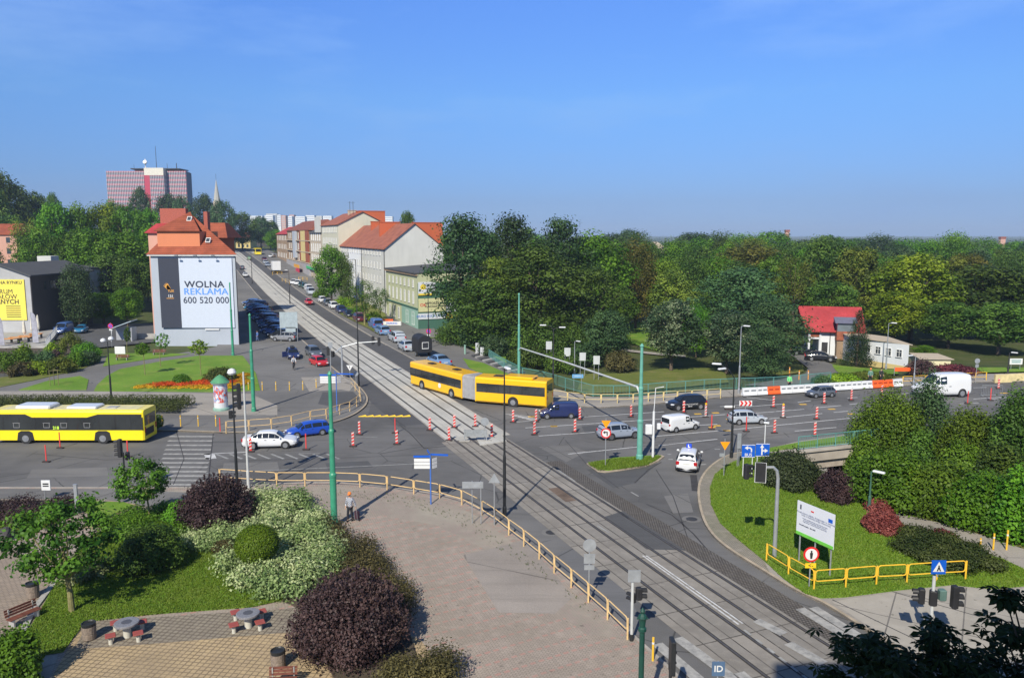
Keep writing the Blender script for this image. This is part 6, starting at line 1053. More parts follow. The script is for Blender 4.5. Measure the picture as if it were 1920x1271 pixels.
bs_ = GP(642, 706, .12); h_ = hz(bs_, 648); sg = thing('signal_mast', 'silver signal mast with a long arm reaching over the tram tracks', 'traffic light', bs_); obj('pole', MB().lathe([(.14, 0), (.12, h_ * .5), (.10, h_)], 12), ALU, sg); ex = XY(711, bs_.y, 5) - bs_.x; zx = ztop(bs_.y, 641) - bs_.z; obj('arm', MB().tube([(-.8, 0, h_ * .78), (0, 0, h_ * .95), (ex * .4, .3, zx * .96), (ex, .6, zx)], .07, 8), ALU, sg)
for dx, dz in ((-.9, .1), (-.15, -.05)): head3(sg, ex + dx, .6, zx + dz, math.pi, 3, sc=1.0)
bs_ = GP(621, 716, .12); h_ = hz(bs_, 644); sg = thing('signal_mast', 'grey signal pole with black heads left of the silver arm mast', 'traffic light', bs_); obj('pole', MB().cyl((0, 0, 0), (0, 0, h_), .06), ALU, sg); head3(sg, -.25, 0, h_ - .9, math.pi, 3); head3(sg, .3, 0, h_ - 1.3, .6, 2); obj('panel', MB().box((.05, -.1, h_ - .2), (.5, .04, .7)), SGREYB, sg)
bs_ = GP(466, 914, .12); h_ = hz(bs_, 697); sg = thing('signal_mast', 'pale grey signal pole with a tall black head beside the white coupe', 'traffic light', bs_); obj('pole', MB().lathe([(.11, 0), (.11, 1.2), (.085, 1.3), (.06, h_)], 12), M('pole_pale', (.50, .51, .50), .5, var=.1), sg); z1 = ztop(bs_.y, 743) - bs_.z; head3(sg, -.38, 0, z1, -1.15, 4, sc=1.25); obj('bracket', MB().box((-.2, 0, z1 + .5), (.4, .06, .06)).box((-.2, 0, z1 - .5), (.4, .06, .06)), LBLACK, sg); head3(sg, -1.1, .2, z1 - 1.35, math.pi * .6, 2, sc=.8)
bs_ = GP(1452, 1043, .17); h_ = hz(bs_, 876); sg = thing('signal_mast', 'thick silver signal mast with a bent top on the corner lawn', 'traffic light', bs_); ex = XY(1432, bs_.y, 6) - bs_.x; obj('pole', MB().tube([(0, 0, -.1), (0, 0, h_ * .5), (-.0, 0, h_ * .88), (-.08, 0, h_ * .96), (-.28, 0, h_), (ex, 0, h_)], [.12, .11, .095, .09, .085, .08], 12), ALU, sg)
head3(sg, ex - .15, 0, h_ - .25, math.pi * .93, 3, board=True, sc=.8); head3(sg, ex - .85, .2, h_ - .30, 1.9, 3, sc=.8)
bs_ = GP(1184, 1200, .12); h_ = hz(bs_, 1082); sg = thing('signal_mast', 'grey pole with a small signal and square sign at the end of the cream railing', 'traffic light', bs_); obj('pole', MB().cyl((0, 0, 0), (0, 0, h_), .065), MATS['pole_pale'], sg); obj('base', MB().cyl((0, 0, 0), (0, 0, .3), .1), LBLACK, sg); obj('sign_panel', MB().box((.05, -.09, h_ + .1), (.55, .03, .55)), SGREYB, sg); head3(sg, .28, .0, h_ - .75, math.pi * .55, 2, sc=.8); head3(sg, .05, .1, h_ - 1.0, math.pi * 1.2, 2, sc=.6)
bs_ = GP(1742, 1212, .12); h_ = hz(bs_, 1096); sg = thing('signal_mast', 'signal pole with three black heads on the slab pavement bottom right', 'traffic light', bs_); obj('pole', MB().cyl((0, 0, 0), (0, 0, h_ + .4), .07), MATS['pole_pale'], sg); obj('red_band', MB().cyl((0, 0, 1.0), (0, 0, 1.2), .075), SRED, sg)
for dx, dz, rz, n in ((-.5, -.75, -1.9, 2), (.02, -.85, 2.7, 2), (.95, -.8, 1.6, 3)): head3(sg, dx, 0, h_ + dz + .25, rz, n, sc=.95)
obj('control_box', MB().bbox((.45, .1, h_ - .5), (.3, .3, .5), .04), M('box_green', (.10, .17, .15), .5), sg)
ps = thing('crossing_sign', 'blue square pedestrian crossing sign above the signal pole bottom right', 'sign', bs_ + Vector((.1, -.1, h_ + .4))); obj('panel', MB().box((0, 0, .45), (.62, .03, .62)), SBLUE, ps); obj('white_triangle', MB().plate((0, -.02, .45), (1, 0, 0), (0, 0, 1), [(-.25, -.2), (.25, -.2), (0, .25)], -.006), SWHITE, ps); obj('walker', MB().plate((0, -.03, .42), (1, 0, 0), (0, 0, 1), [(-.09, -.14), (-.03, -.14), (0, -.04), (.05, -.14), (.1, -.14), (.03, .05), (-.03, .05)], -.006).plate((0, -.03, .5), (1, 0, 0), (0, 0, 1), [(-.03, -.02), (.03, -.02), (.03, .04), (-.03, .04)], -.006), LBLACK, ps); obj('stem', MB().cyl((0, .04, 0), (0, .04, .5), .03), ALU, ps)
bs_ = G(236, 925); h_ = ztop(bs_.y, 840) - bs_.z; sg = thing('signal_mast', 'green tram signal seen edge on above the small round tree', 'traffic light', bs_); obj('pole', MB().cyl((0, 0, 0), (0, 0, h_ - .3), .06), LBLACK, sg); head3(sg, -.2, 0, h_, 1.5 * math.pi, 4, sc=.9); head3(sg, .3, 0, h_ - .55, .3, 2, sc=.8)
# foreground masts at the bottom
bs_ = Vector((XY(1204, 26, 4), 26, .12)); t = thing('lamp_column', 'dark green ornate column top in the foreground', 'street lamp', bs_); zt = ztop(26, 1139) - .12; obj('pole', MB().lathe([(.12, 0), (.10, 2), (.095, zt - .9), (.15, zt - .85), (.15, zt - .75), (.10, zt - .7), (.13, zt - .45), (.17, zt - .35), (.14, zt - .28), (.07, zt - .2), (.09, zt - .12), (.02, zt)], 14), M('column_green', (.012, .06, .045), .4, var=.2), t); obj('cross_piece', MB().cyl((-.2, 0, zt - .4), (.2, 0, zt - .4), .03), MATS['column_green'], t)
bs_ = Vector((XY(1258, 26.5, 3), 26.5, .12)); t = thing('signal_mast', 'black signal seen exactly from the side in the foreground', 'traffic light', bs_); zt = ztop(26.5, 1198) - .12; obj('pole', MB().cyl((0, 0, 0), (0, 0, zt - .9), .06), LBLACK, t); obj('signal_head', MB().bbox((.05, 0, zt - .65), (.17, .5, 1.3), .02), LBLACK, t)
for k in (0, .4): obj('bracket', MB().box((.15, 0, zt - .5 - k), (.12, .06, .06)), LBLACK, t)
bs_ = Vector((XY(1345, 27, 1), 27, .12)); t = thing('route_sign', 'dark blue square sign with a pale symbol at the bottom edge', 'sign', bs_); zt = ztop(27, 1240) - .12; obj('panel', MB().box((0, 0, zt - .28), (.48, .03, .56)), M('sign_dim_blue', (.08, .14, .24), .5), t); obj('stem', MB().cyl((0, .05, 0), (0, .05, zt), .03), ALU, t); text('ID', .34, SWHITE, t, (0, -.02, zt - .28), 0, .005)
# signs on poles
def post(label, base, pyt, name='road_sign', mat=ALU, r=.035, cat='sign', group=None): t = thing(name, label, cat, base, group=group); h = hz(base, pyt); obj('stem', MB().cyl((0, 0, -.05), (0, 0, h), r), mat, t); return t, h
def round_(t, z, r=.32, face=SWHITE, rim_=SRED, y=-.05, x=0, back=False): obj('disc', MB().cyl((x, y, z), (x, y - .02, z), r, n=26), rim_ if not back else SGREYB, t); obj('disc_face', MB().cyl((x, y - .02, z), (x, y - .028, z), r * .76, n=26), face, t) if not back else None
def tri(t, z, r=.45, up=True, face=SYEL, rim_=SORG, y=-.05, x=0):
    s_ = 1 if up else -1; P_ = lambda k: [(-k * .87, -s_ * k * .5), (k * .87, -s_ * k * .5), (0, s_ * k)]
    obj('triangle', MB().plate((x, y, z), (1, 0, 0), (0, 0, 1), P_(r), .02), rim_, t); obj('triangle_face', MB().plate((x, y - .008, z), (1, 0, 0), (0, 0, 1), P_(r * .72), .01), face, t) if face else None
t, h = post('orange give way triangle above a round no left turn sign on the traffic island', GP(1135, 873, .15), 784); z = ztop(t.location.y, 793) - t.location.z; tri(t, z, .42, False, SYEL); z = ztop(t.location.y, 811.5) - t.location.z; round_(t, z, .40); obj('left_arrow', MB().plate((0, -.085, z), (1, 0, 0), (0, 0, 1), [(.05, -.2), (.13, -.2), (.13, .12), (-.08, .12), (-.08, .2), (-.24, .07), (-.08, -.06), (-.08, .03), (.05, .03)], .006), LBLACK, t)
t, h = post('orange give way triangle at the edge of the corner lawn', GP(1357, 892, .15), 822); z = ztop(t.location.y, 833) - t.location.z; tri(t, z, .42, False, SYEL); obj('small_plate', MB().box((-.2, 0, z - .8), (.35, .03, .25)), SGREYB, t)
t, h = post('round no pedestrians sign with a yellow plate before the information board', GP(1517, 1100, .17), 1028); z = ztop(t.location.y, 1038) - t.location.z; round_(t, z, .40); obj('walker', MB().plate((0, -.085, z), (1, 0, 0), (0, 0, 1), [(-.05, -.22), (.05, -.22), (.08, .08), (0, .12), (-.08, .08)], .006).cyl((0, -.08, z + .16), (0, -.09, z + .16), .05), LBLACK, t); obj('arrow_plate', MB().box((0, -.05, z - .6), (.55, .02, .26)), SYEL, t); text('<-', .3, LBLACK, t, (0, -.07, z - .6))
for lab, bp, zpy, rr in (('round sign back on the tram platform barrier', (909, 824), 790, .36), ('grey disc sign back below the white triangle on the kerb corner', (668, 727), 700, .30)):
    t, h = post(lab, GP(*bp, .12), zpy - 4); z = ztop(t.location.y, zpy) - t.location.z; round_(t, z, rr, back=True)
t, h = post('white give way triangle on the corner by the cream kerb railing', GP(657, 730, .12), 682); z = ztop(t.location.y, 688) - t.location.z; tri(t, z, .45, False, None, SWHITE); obj('black_mark', MB().box((0, -.08, z), (.05, .02, .3)), LBLACK, t)
for lab, xy, zt_, zp, nm in (('violet blue no parking sign by the shaded yard', (210, 650), 605, 611, 0), ('violet blue no parking sign on the pavement before the green corner house', (804, 642), 615, 621, 0)):
    t, h = post(lab, GP(*xy, .12), zt_); z = ztop(t.location.y, zp) - t.location.z; round_(t, z, .42, M('sign_violet', (.17, .10, .55), .4), SRED); obj('bar', MB().box((0, -.09, z), (.08, .01, .7), ry=.78), SRED, t); obj('text_plate', MB().box((0, -.05, z - .65), (.5, .02, .2)), SWHITE, t)
t, h = post('grey round sign back with two plates on the plaza edge', GP(1104, 1122, .12), 1012); z = h; round_(t, z - .25, .33, back=True); obj('plate', MB().box((0, -.03, z - .95), (.55, .02, .5)), SGREYB, t); obj('plate', MB().box((-.0, -.03, z - 1.4), (.5, .02, .25)), SGREYB, t)
t, h = post('grey triangular sign back beside the tall black lamp', GP(927, 984, .12), 888); tri(t, h - .35, .42, True, None, SGREYB)
t, h = post('wide grey sign back on two posts behind the cream railing', GP(902, 982, .12), 902); obj('stem', MB().cyl((-.55, .1, 0), (-.55, .1, h), .03), ALU, t); obj('panel', MB().box((-.5, -.05, h - .22), (1.3, .03, .42)), SGREYB, t)
t, h = post('tall pale sign pair in the yellow triangle corner of the lawn', GP(1382, 875, .15), 812); obj('stem', MB().cyl((.15, .1, 0), (.15, .1, h), .03), ALU, t); obj('panel', MB().box((.08, -.04, h - .6), (.3, .03, 1.2)), SGREYB, t)
t, h = post('small grey sign behind the shrubs at the far right of the main road', GP(1829, 717, .12), 672); obj('panel', MB().cyl((0, -.04, h - .3), (0, -.06, h - .3), .32, n=20).box((0, -.05, h - .9), (.4, .02, .4)), SGREYB, t)
t, h = post('white direction sign on two posts in the tree shade at the far right', G(1895, 694), 672); obj('panel', MB().box((.6, -.05, h - .4), (1.7, .03, .8)), SWHITE, t); obj('stem', MB().cyl((1.2, 0, 0), (1.2, 0, h), .03), ALU, t); obj('letter_bar', MB().box((.6, -.075, h - .25), (1.3, .01, .12)).box((.6, -.075, h - .5), (1.2, .01, .12)), TURQ, t)
t, h = post('white camera pole with a control box on the traffic island', GP(1224, 858, .15), 771, 'camera_pole', WHITEP, .1, 'pole'); obj('control_box', MB().bbox((-.4, -.1, h * .62), (.55, .35, .8), .05), WHITEP, t); obj('side_box', MB().bbox((.42, 0, h * .68), (.3, .25, .5), .04), WHITEP, t); obj('upper_arm', MB().tube([(0, 0, h), (.1, 0, h + 1.9), (.75, 0, h + 2.0)], .035, 6), WHITEP, t)
t, h = post('small white lamp head pole beside the blue lane signs', GP(1433, 848, .15), 792, 'camera_pole', WHITEP, .04, 'pole'); obj('camera', MB().bbox((.05, -.1, h), (.45, .2, .15), .03, rz=-.5), WHITEP, t)
# blue lane signs
for i, (x0, x1, y0, y1, lab) in enumerate(((1390.5, 1415, 833, 857, 'blue lane sign with a left arrow and the word BUS'), (1416.5, 1442, 831, 855, 'blue lane sign with straight and right arrows'))):
    bp = GP(1397 + i * 28, 893, .15); t = thing('lane_sign', lab, 'sign', bp); xa, xb = XY(x0, bp.y, 2) - bp.x, XY(x1, bp.y, 2) - bp.x; za, zb = ztop(bp.y, y1) - bp.z, ztop(bp.y, y0) - bp.z; obj('panel', MB().box(((xa + xb) / 2, -.05, (za + zb) / 2), (xb - xa, .03, zb - za)), SBLUE, t); cx_, cz = (xa + xb) / 2, (za + zb) / 2; S_ = (xb - xa) / 2
    obj('border', MB().box((cx_, -.07, zb - .03), (xb - xa, .01, .04)).box((cx_, -.07, za + .03), (xb - xa, .01, .04)), SWHITE, t)
    for x in (xa + .15, xb - .15): obj('stem', MB().cyl((x, 0, 0), (x, 0, zb), .03), WHITEP, t)
    if i == 0: obj('arrow', MB().plate((cx_, -.07, cz + .1), (1, 0, 0), (0, 0, 1), [(a * S_, b * S_) for a, b in ((.35, -.35), (.55, -.35), (.55, .15), (.3, .4), (-.1, .4), (-.1, .62), (-.6, .3), (-.1, -.02), (-.1, .2), (.2, .2), (.35, .05))], .01), SWHITE, t); text('BUS', .32, SWHITE, t, (cx_, -.08, za + .2), 0, .004)
    else: obj('arrow', MB().plate((cx_, -.07, cz), (1, 0, 0), (0, 0, 1), [(a * S_, b * S_) for a, b in ((-.2, -.75), (0, -.75), (0, -.2), (.3, -.2), (.3, -.42), (.8, -.1), (.3, .22), (.3, 0), (0, 0), (0, .35), (.2, .35), (-.1, .85), (-.4, .35), (-.2, .35))], .01), SWHITE, t)
# direction finger posts
for lab, bp, pt, k in (('blue finger post with white plates on the plaza beside the railing', GP(808, 945, .12), 851, 1), ('blue finger post with white plates seen behind the emerald mast', GP(632, 772, .12), 700, 0)):
    t = thing('finger_post', lab, 'sign', bp); h = hz(bp, pt); obj('stem', MB().cyl((0, 0, 0), (0, 0, h), .05), M('post_blue', (.06, .16, .50), .45), t); w_ = 1.0 if k else 1.5
    obj('blue_finger', MB().box((-w_ * .55, -.05, h - .15), (w_ * 1.1, .03, .14), rz=.05), SBLUE, t); obj('blue_finger', MB().box((w_ * .6, .0, h - .05), (w_ * 1.2, .03, .12), rz=-.15), SBLUE, t); obj('blue_finger', MB().box((-.15, .2, h + .1), (.04, .7, .12), rz=.3), SBLUE, t)
    for j in range(3): obj('white_finger', MB().box((-w_ * .55, -.05, h - .4 - j * .24), (w_ * 1.05, .03, .2)), SWHITE, t)
    for j in range(3): obj('white_finger', MB().box((.28, .1, h - .4 - j * .24), (.4, .03, .2), rz=.9), SWHITE, t)
# information board on the lawn
pb = [GP(1494, 1048, .17), GP(1549, 1082, .17)]; ib = thing('information_board', 'large white information board with a green foot strip and EU flag on the lawn', 'sign', pb[0])
A_ = Vector((XY(1497, pb[0].y, 4), pb[0].y, 0)); B_ = Vector((XY(1566, pb[1].y, 3.5), pb[1].y, 0)); d_ = (B_ - A_).normalized(); nn_ = Vector((d_.y, -d_.x, 0)); L_ = (B_ - A_).length; z1 = ztop(A_.y, 937); z0 = ztop(A_.y, 999); az = math.atan2(d_.y, d_.x)
def onb(u, z, off=.03): return A_ + d_ * u * L_ + nn_ * off + Vector((0, 0, z))
obj('panel', MB().box((A_ + d_ * L_ / 2) + Vector((0, 0, (z0 + z1) / 2)), (L_, .05, z1 - z0), rz=az), M('board_bluish_white', (.66, .68, .73), .5, var=.02), ib, True); obj('green_strip', MB().box((A_ + d_ * L_ / 2) + nn_ * .03 + Vector((0, 0, z0 + .09)), (L_, .012, .18), rz=az), M('strip_lime', (.16, .55, .07), .5), ib, True)
for u in (.08, .5, .92): p = onb(u, 0, -.08); obj('post', MB().cyl((p.x, p.y, 0), (p.x, p.y, z1 - .1), .045), ALU, ib, True)
obj('eu_flag', MB().box(onb(.90, z1 - .42), (.28, .01, .2), rz=az), SBLUE, ib, True); obj('red_mark', MB().box(onb(.42, z1 - .32), (.2, .01, .07), rz=az), SRED, ib, True); obj('coat_mark', MB().box(onb(.10, z1 - .30), (.09, .01, .26), rz=az), NAVY, ib, True)
TXG = M('print_grey', (.30, .33, .42), .6); lines = [(.52, .20, 'Przebudowa układu drogowego w centrum', .15, TXG), (.52, .28, 'wraz z budową drogi rowerowej', .15, TXG), (.5, .40, 'Projekt współfinansowany przez Unię Europejską', .085, TXG), (.5, .46, 'ze środków Europejskiego Funduszu Rozwoju', .085, TXG), (.5, .52, 'Regionalnego w ramach programu regionalnego', .085, TXG), (.3, .68, 'Wartość projektu   2014-2020', .09, NAVY)]
for u, v, s_, sz, mt in lines: p = onb(u, lerp(z1 - .3, z0 + .15, v), .035); text(s_, sz, mt, ib, (p.x, p.y, p.z), az, .002, world=True)
# grey sign back by the parked cars, park boards
bp = GP(527, 640, .12); t = thing('gantry_sign', 'large grey sign back on two posts beside the parked cars', 'sign', bp); w_ = XY(557, bp.y, 3) - bp.x; h = hz(bp, 585); obj('panel', MB().box((w_ / 2, 0, (h + hz(bp, 615)) / 2), (w_ + .2, .06, h - hz(bp, 615))).box((w_ * .6, 0, hz(bp, 618)), (w_ * .6, .06, .8)), M('sign_back_pale', (.36, .42, .44), .5, metal=.2), t)
for x in (0, w_): obj('stem', MB().cyl((x, .05, 0), (x, .05, h), .06), ALU, t)
for i, (x, y0, y1, yb_) in enumerate(((1029, 640, 655, 685), (1063.5, 652, 668, 699), (1092, 661, 676, 705), (1118, 667, 683, 712))):
    bp = G(x, yb_); t = thing('election_board', 'white notice board on two posts on the park bank, %s from the left' % ord_[i], 'sign', bp, group='white boards on the park bank'); h = hz(bp, y0); zz = hz(bp, y1); obj('panel', MB().box((0, 0, (h + zz) / 2), (.85, .05, h - zz)), M('board_offwhite', (.50, .52, .52), .6), t)
    for s_ in (-.3, .3): obj('stem', MB().cyl((s_, .05, -.2), (s_, .05, zz), .04), SGREYB, t)
bp = G(1083, 734); t = thing('street_name_sign', 'small light blue sign on two legs behind the turquoise fence', 'sign', bp); h = hz(bp, 702); obj('panel', MB().box((0, 0, h - .2), (1.3, .04, .45)), M('sign_sky', (.14, .36, .62), .5), t); text('MIASTO', .22, SWHITE, t, (0, -.03, h - .2), 0, .005)
for s_ in (-.45, .45): obj('stem', MB().cyl((s_, 0, 0), (s_, 0, h), .03), ALU, t)
for lab, xy, zz in (('pale upright info pillar at the top of the steps', (896, 663), 643), ('second pale pillar right of the top of the steps', (905, 668), 651)): bp = GP(*xy, .12); t = thing('info_pillar', lab, 'pillar', bp); obj('pillar_body', MB().bbox((0, 0, hz(bp, zz) / 2), (.7, .3, hz(bp, zz))), M('pillar_pale', (.50, .52, .54), .6), t); obj('plinth', MB().box((0, 0, .05), (.9, .45, .1)), CONCG, t)
bp = G(872, 665); t = thing('hydrant_post', 'short mint green post at the edge of the grass by the steps', 'post', bp); obj('post_body', MB().cyl((0, 0, 0), (0, 0, 1.4), .14), W_MINT, t); obj('post_cap', MB().cyl((0, 0, 1.4), (0, 0, 1.5), .17), W_MINT, t)
bp = G(680, 606); bp = G(686, 611); t = thing('white_banner', 'white banner with blue lettering on the pavement by the corner house', 'banner', G(735, 612)); obj('sheet', MB().box((0, 0, .6), (3.6, .06, .8)), SWHITE, t); text('PARKING', .5, SBLUE, t, (0, -.05, .6), 0, .01)
for s_ in (-1.7, 1.7): obj('stem', MB().cyl((s_, 0, 0), (s_, 0, 1.1), .04), ALU, t)
# red white marker posts
def marker(label, xy, k=0, hh=1.15, mats=None):
    bp = GP(*xy, 0.012); t = thing('marker_post', label, 'marker post', bp, R(rnd.uniform(-20, 20)), 'red and white marker posts on the crossing'); obj('rubber_foot', MB().bbox((0, 0, .05), (.62, .3, .08), .03), BASEM, t)
    if k == 2: obj('board', MB().bbox((0, 0, .1 + hh / 2), (.10, .06, hh), .02), DELR, t); return t
    b_ = obj('board', MB().bbox((0, 0, .1 + hh / 2), (.22, .05, hh), .02), DELR if k != 1 else DELW, t)
    for i in range(4):
        z = .22 + i * hh * .25
        for y in (-.031, .029): obj('stripe', MB().plate((0, y, z), (1, 0, 0), (0, 0, 1), [(-.105, 0), (.105, .10), (.105, .20), (-.105, .10)], .006), (DELW if k != 1 else DELR), b_)
    if k == 1: obj('warning_lamp', MB().cyl((0, -.05, hh + .2), (0, .05, hh + .2), .1, n=12), SYEL, t)
    return t
mk = [((87, 866), 2, 'in front of the yellow city bus, leftmost'), ((113, 840), 2, 'close against the side of the yellow city bus'), ((240, 857), 2, 'behind the edge-on tram signal'), ((413, 811), 2, 'at the left end of the cream corner railing'), ((470, 847), 0, 'in front of the rear wheel of the white coupe'), ((574, 843), 2, 'just right of the white coupe'), ((674, 815), 0, 'nearest to the yellow road studs on the left'), ((662, 837), 0, 'below the yellow road studs, nearest the camera'), ((741, 812), 2, 'right under the last yellow road stud'), ((744, 833), 0, 'nearest the camera under the last yellow stud'),
 ((806, 807), 0, 'on the kerb of the new tram bed, left side'), ((842, 826), 0, 'left of the grey platform barrier'), ((852, 802), 0, 'between the first and second tram rails'), ((891, 800), 0, 'between the third and fourth tram rails'), ((922, 820), 0, 'right of the grey platform barrier'), ((962, 792), 0, 'left of the painted white hatching'), ((1005, 791), 0, 'at the tip of the navy van bonnet'), ((1002, 815), 0, 'on the long lane line below the navy van'), ((1087, 787), 0, 'right behind the navy van'), ((1078, 811), 0, 'leaning left of the silver off-road car'),
 ((1183, 782), 0, 'between the arm mast and the navy van'), ((1282, 774), 0, 'before the front wheel of the black hatchback'), ((1323, 782), 1, 'with a yellow lamp behind the black hatchback'), ((1334, 805), 2, 'thin orange one beside the white panel van'), ((1450, 764), 0, 'above the red arrow board'), ((1468, 783), 1, 'with a yellow lamp right of the arrow board'), ((1545, 757), 0, 'under the grey blue hatchback'), ((1596, 751), 0, 'right of the grey blue hatchback'), ((1531, 786), 0, 'in the middle lane above the bridge'), ((1399, 809), 2, 'below the light silver hatchback'), ((1452, 812), 0, 'right of the light silver hatchback'), ((1527.6, 817), 0, 'nearest the turquoise bridge railing'), ((1653, 743), 0, 'before the orange plastic barrier'), ((1814, 757), 2, 'below the large white van'), ((1857, 751), 2, 'below the grey fence panel on the road'), ((1872, 729), 0, 'before the low yellow wall')]
for xy, k, wh in mk: marker('red marker post %s' % wh, xy, k, 1.3 if k == 2 else 1.15)
# yellow road studs
for i in range(7): bp = GP(680 + i * 13.7, 780.5 - (i - 3) * .0, .01); t = thing('road_stud', 'yellow wedge stud on the asphalt, %s from the left in its row' % ord_[i], 'road stud', bp, .2, 'row of yellow wedge studs'); obj('wedge', MB().add([(-.42, -.15, 0), (.42, -.15, 0), (.42, .15, 0), (-.42, .15, 0), (.30, -.1, .14), (.30, .1, .14)], [(3, 2, 1, 0), (0, 1, 4), (1, 2, 5, 4), (2, 3, 5), (3, 0, 4, 5)]), SYEL, t)
# plastic barriers
edges = [40, 135, 205, 290, 368, 450, 540, 612, 683, 765, 830, 903, 970, 1040, 1105]; BWHT = M('barrier_white', (.68, .69, .70), .4, var=.05); BORG = M('barrier_orange', (.80, .13, .03), .4, var=.05)
for i, (a, b) in enumerate(zip(edges, edges[1:])):
    f = lambda x: 741.5 - (x - 40) / 1065 * 18.3; A_, B_ = GP(1380 + a / 3.556, f(a), .13), GP(1380 + b / 3.556, f(b), .13); d_ = B_ - A_; L_ = d_.length - .06; az = math.atan2(d_.y, d_.x); red = i in (2, 11, 12)
    t = thing('plastic_barrier', '%s water filled barrier on the far kerb, %s from the left' % ('orange' if red else 'white', (ord_ + ['x'])[i]), 'barrier', (A_ + B_) / 2, az, 'plastic barriers along the far kerb'); m = MB(); pr = [(-.28, 0), (.28, 0), (.28, .18), (.15, .35), (.10, .85), (-.10, .85), (-.15, .35), (-.28, .18)]
    m.v = [(s_ * L_ / 2, y, z) for s_ in (-1, 1) for y, z in pr]; m.f = [tuple(reversed(range(8))), tuple(range(8, 16))] + [(j, (j + 1) % 8, 8 + (j + 1) % 8, 8 + j) for j in range(8)]; obj('shell', m, BORG if red else BWHT, t)
    for x in (-L_ / 4, L_ / 4): obj('recess_shade', MB().box((x, -.17, .55), (L_ * .34, .02, .16)), GREYM if not red else M('recess_shade_red', (.45, .06, .02), .5), t)  # raised darker plates, the shade of a recess put into their colour
# arrow board, road works things, bollards
bp = GP(1392, 772, .01); t = thing('arrow_board', 'small red and white chevron board behind the light silver hatchback', 'sign', bp); h = .9; obj('panel', MB().box((.3, 0, h), (1.3, .04, .55)), SWHITE, t); obj('stem', MB().box((.3, .04, .4), (.06, .06, .8)), ALU, t)
for i in range(3): obj('chevron', MB().plate((-.15 + i * .42, -.03, h), (1, 0, 0), (0, 0, 1), [(-.15, -.26), (.05, -.26), (.22, 0), (.05, .26), (-.15, .26), (.02, 0)], .008), SRED, t)
bp = GP(1364, 768, .01); t = thing('marker_board', 'small white arched marker lying at the far lane', 'sign', bp); obj('panel', MB().bbox((.2, 0, .3), (1.1, .3, .25), .08), SWHITE, t); obj('feet', MB().box((.2, 0, .08), (1.0, .2, .15)), BASEM, t)
bp = GP(1855, 742, .01); t = thing('fence_panel', 'grey wire fence panel standing on the road at the far right', 'barrier', bp); m = MB(); m.tube([(-.9, 0, .1), (-.9, 0, 1.2), (1.4, 0, 1.2), (1.4, 0, .1)], .03, 6, True)
for k in range(1, 12): m.cyl((-.9 + k * .19, 0, .1), (-.9 + k * .19, 0, 1.2), .01, n=4)
obj('panel', m, GREYM, t); obj('foot', MB().box((-.9, 0, .05), (.1, .6, .08)), GREYM, t); obj('foot', MB().box((1.4, 0, .05), (.1, .6, .08)), GREYM, t)
def bollard(lab, bp, grp, h=1.05, mat=YEL, r=.05): t = thing('bollard', lab, 'bollard', bp, group=grp); obj('shaft', MB().cyl((0, 0, 0), (0, 0, h), r, n=8), mat, t); obj('collar', MB().cyl((0, 0, h * .72), (0, 0, h * .8), r * 1.15, n=8), SWHITE, t)
for i, x in enumerate((305, 339, 372, 405)): bollard('thin yellow bollard by the bus lane beyond the crosswalk, %s from the left' % ord_[i], GP(x, 799, .12), 'yellow bollards beyond the crosswalk')
for i, (x, y) in enumerate(((466, 731), (492, 732), (517.5, 732), (543, 732), (568, 731), (593, 727))): bollard('thin yellow bollard in the row right of the green mast, %s from the left' % ord_[i], GP(x, y, .12), 'row of yellow bollards on the parking')
for i, (x, y) in enumerate(((1480, 705), (1498, 712), (1515, 712))): bollard('orange yellow bollard on the park drive, %s from the left' % ord_[i], G(x, y), 'bollards on the park drive', 1.2, M('bollard_orange', (.75, .30, .04), .5), .07)
for i, (x, y) in enumerate(((1838, 1024), (1862, 1031), (1887, 1031))): bollard('yellow bollard on the path at the right edge, %s from the left' % ord_[i], G(x, y), 'bollards on the right path', (.5, 1.0, 1.2)[i])
bollard('single yellow bollard beside the zebra at the bottom', GP(1224, 1238, .12), None)
# platform barrier on the tracks
bp = GP(870, 828, .03); t = thing('platform_barrier', 'low grey metal barrier across the tram tracks', 'barrier', bp); w_ = XY(913, bp.y, 0) - bp.x; obj('panel', MB().box((w_ / 2, .1, .75), (w_, .05, .6), rz=.04), GREYM, t)
for x in (.05, w_ - .05): obj('stem', MB().box((x, .1, .5), (.08, .08, 1.1)), ALU, t); obj('foot', MB().box((x, .1, .06), (.9, .3, .1)), CONCG, t)
slab('platform_slab', [p[:2] for p in px([(900, 834), (950, 826), (938, 812), (892, 818)], .1)], .10, BEDN, 0)
# advertising column
bp = GP(415, 768, .12); sc_ = hz(bp, 703) / 4.2; t = thing('advertising_column', 'round advertising column with a green domed roof and colourful posters', 'advertising column', bp, 0, None, sc_)
pc = NB('posters'); tco = pc.t.nodes.new('ShaderNodeTexCoord').outputs['Object']; v_ = pc.t.nodes.new('ShaderNodeMapping'); v_.inputs['Scale'].default_value = (2.2, 2.2, 1.1); pc.t.links.new(tco, v_.inputs[0]); n_ = pc.noise(1.6, 4, v_.outputs[0]); c = pc.ramp(n_, .46, .54, (.62, .66, .70), (.60, .10, .07)); n2_ = pc.noise(2.3, 3, v_.outputs[0], .5); c = pc.mix(pc.ramp(n2_, .58, .60), c, (.15, .33, .60)); zc_ = pc.sep(tco)[2]; c = pc.mix(pc.ramp(pc.math('MULTIPLY', zc_, .33), .30, .34, (1, 1, 1), (0, 0, 0)), c, (.62, .64, .66)); pc.out(c, .5)
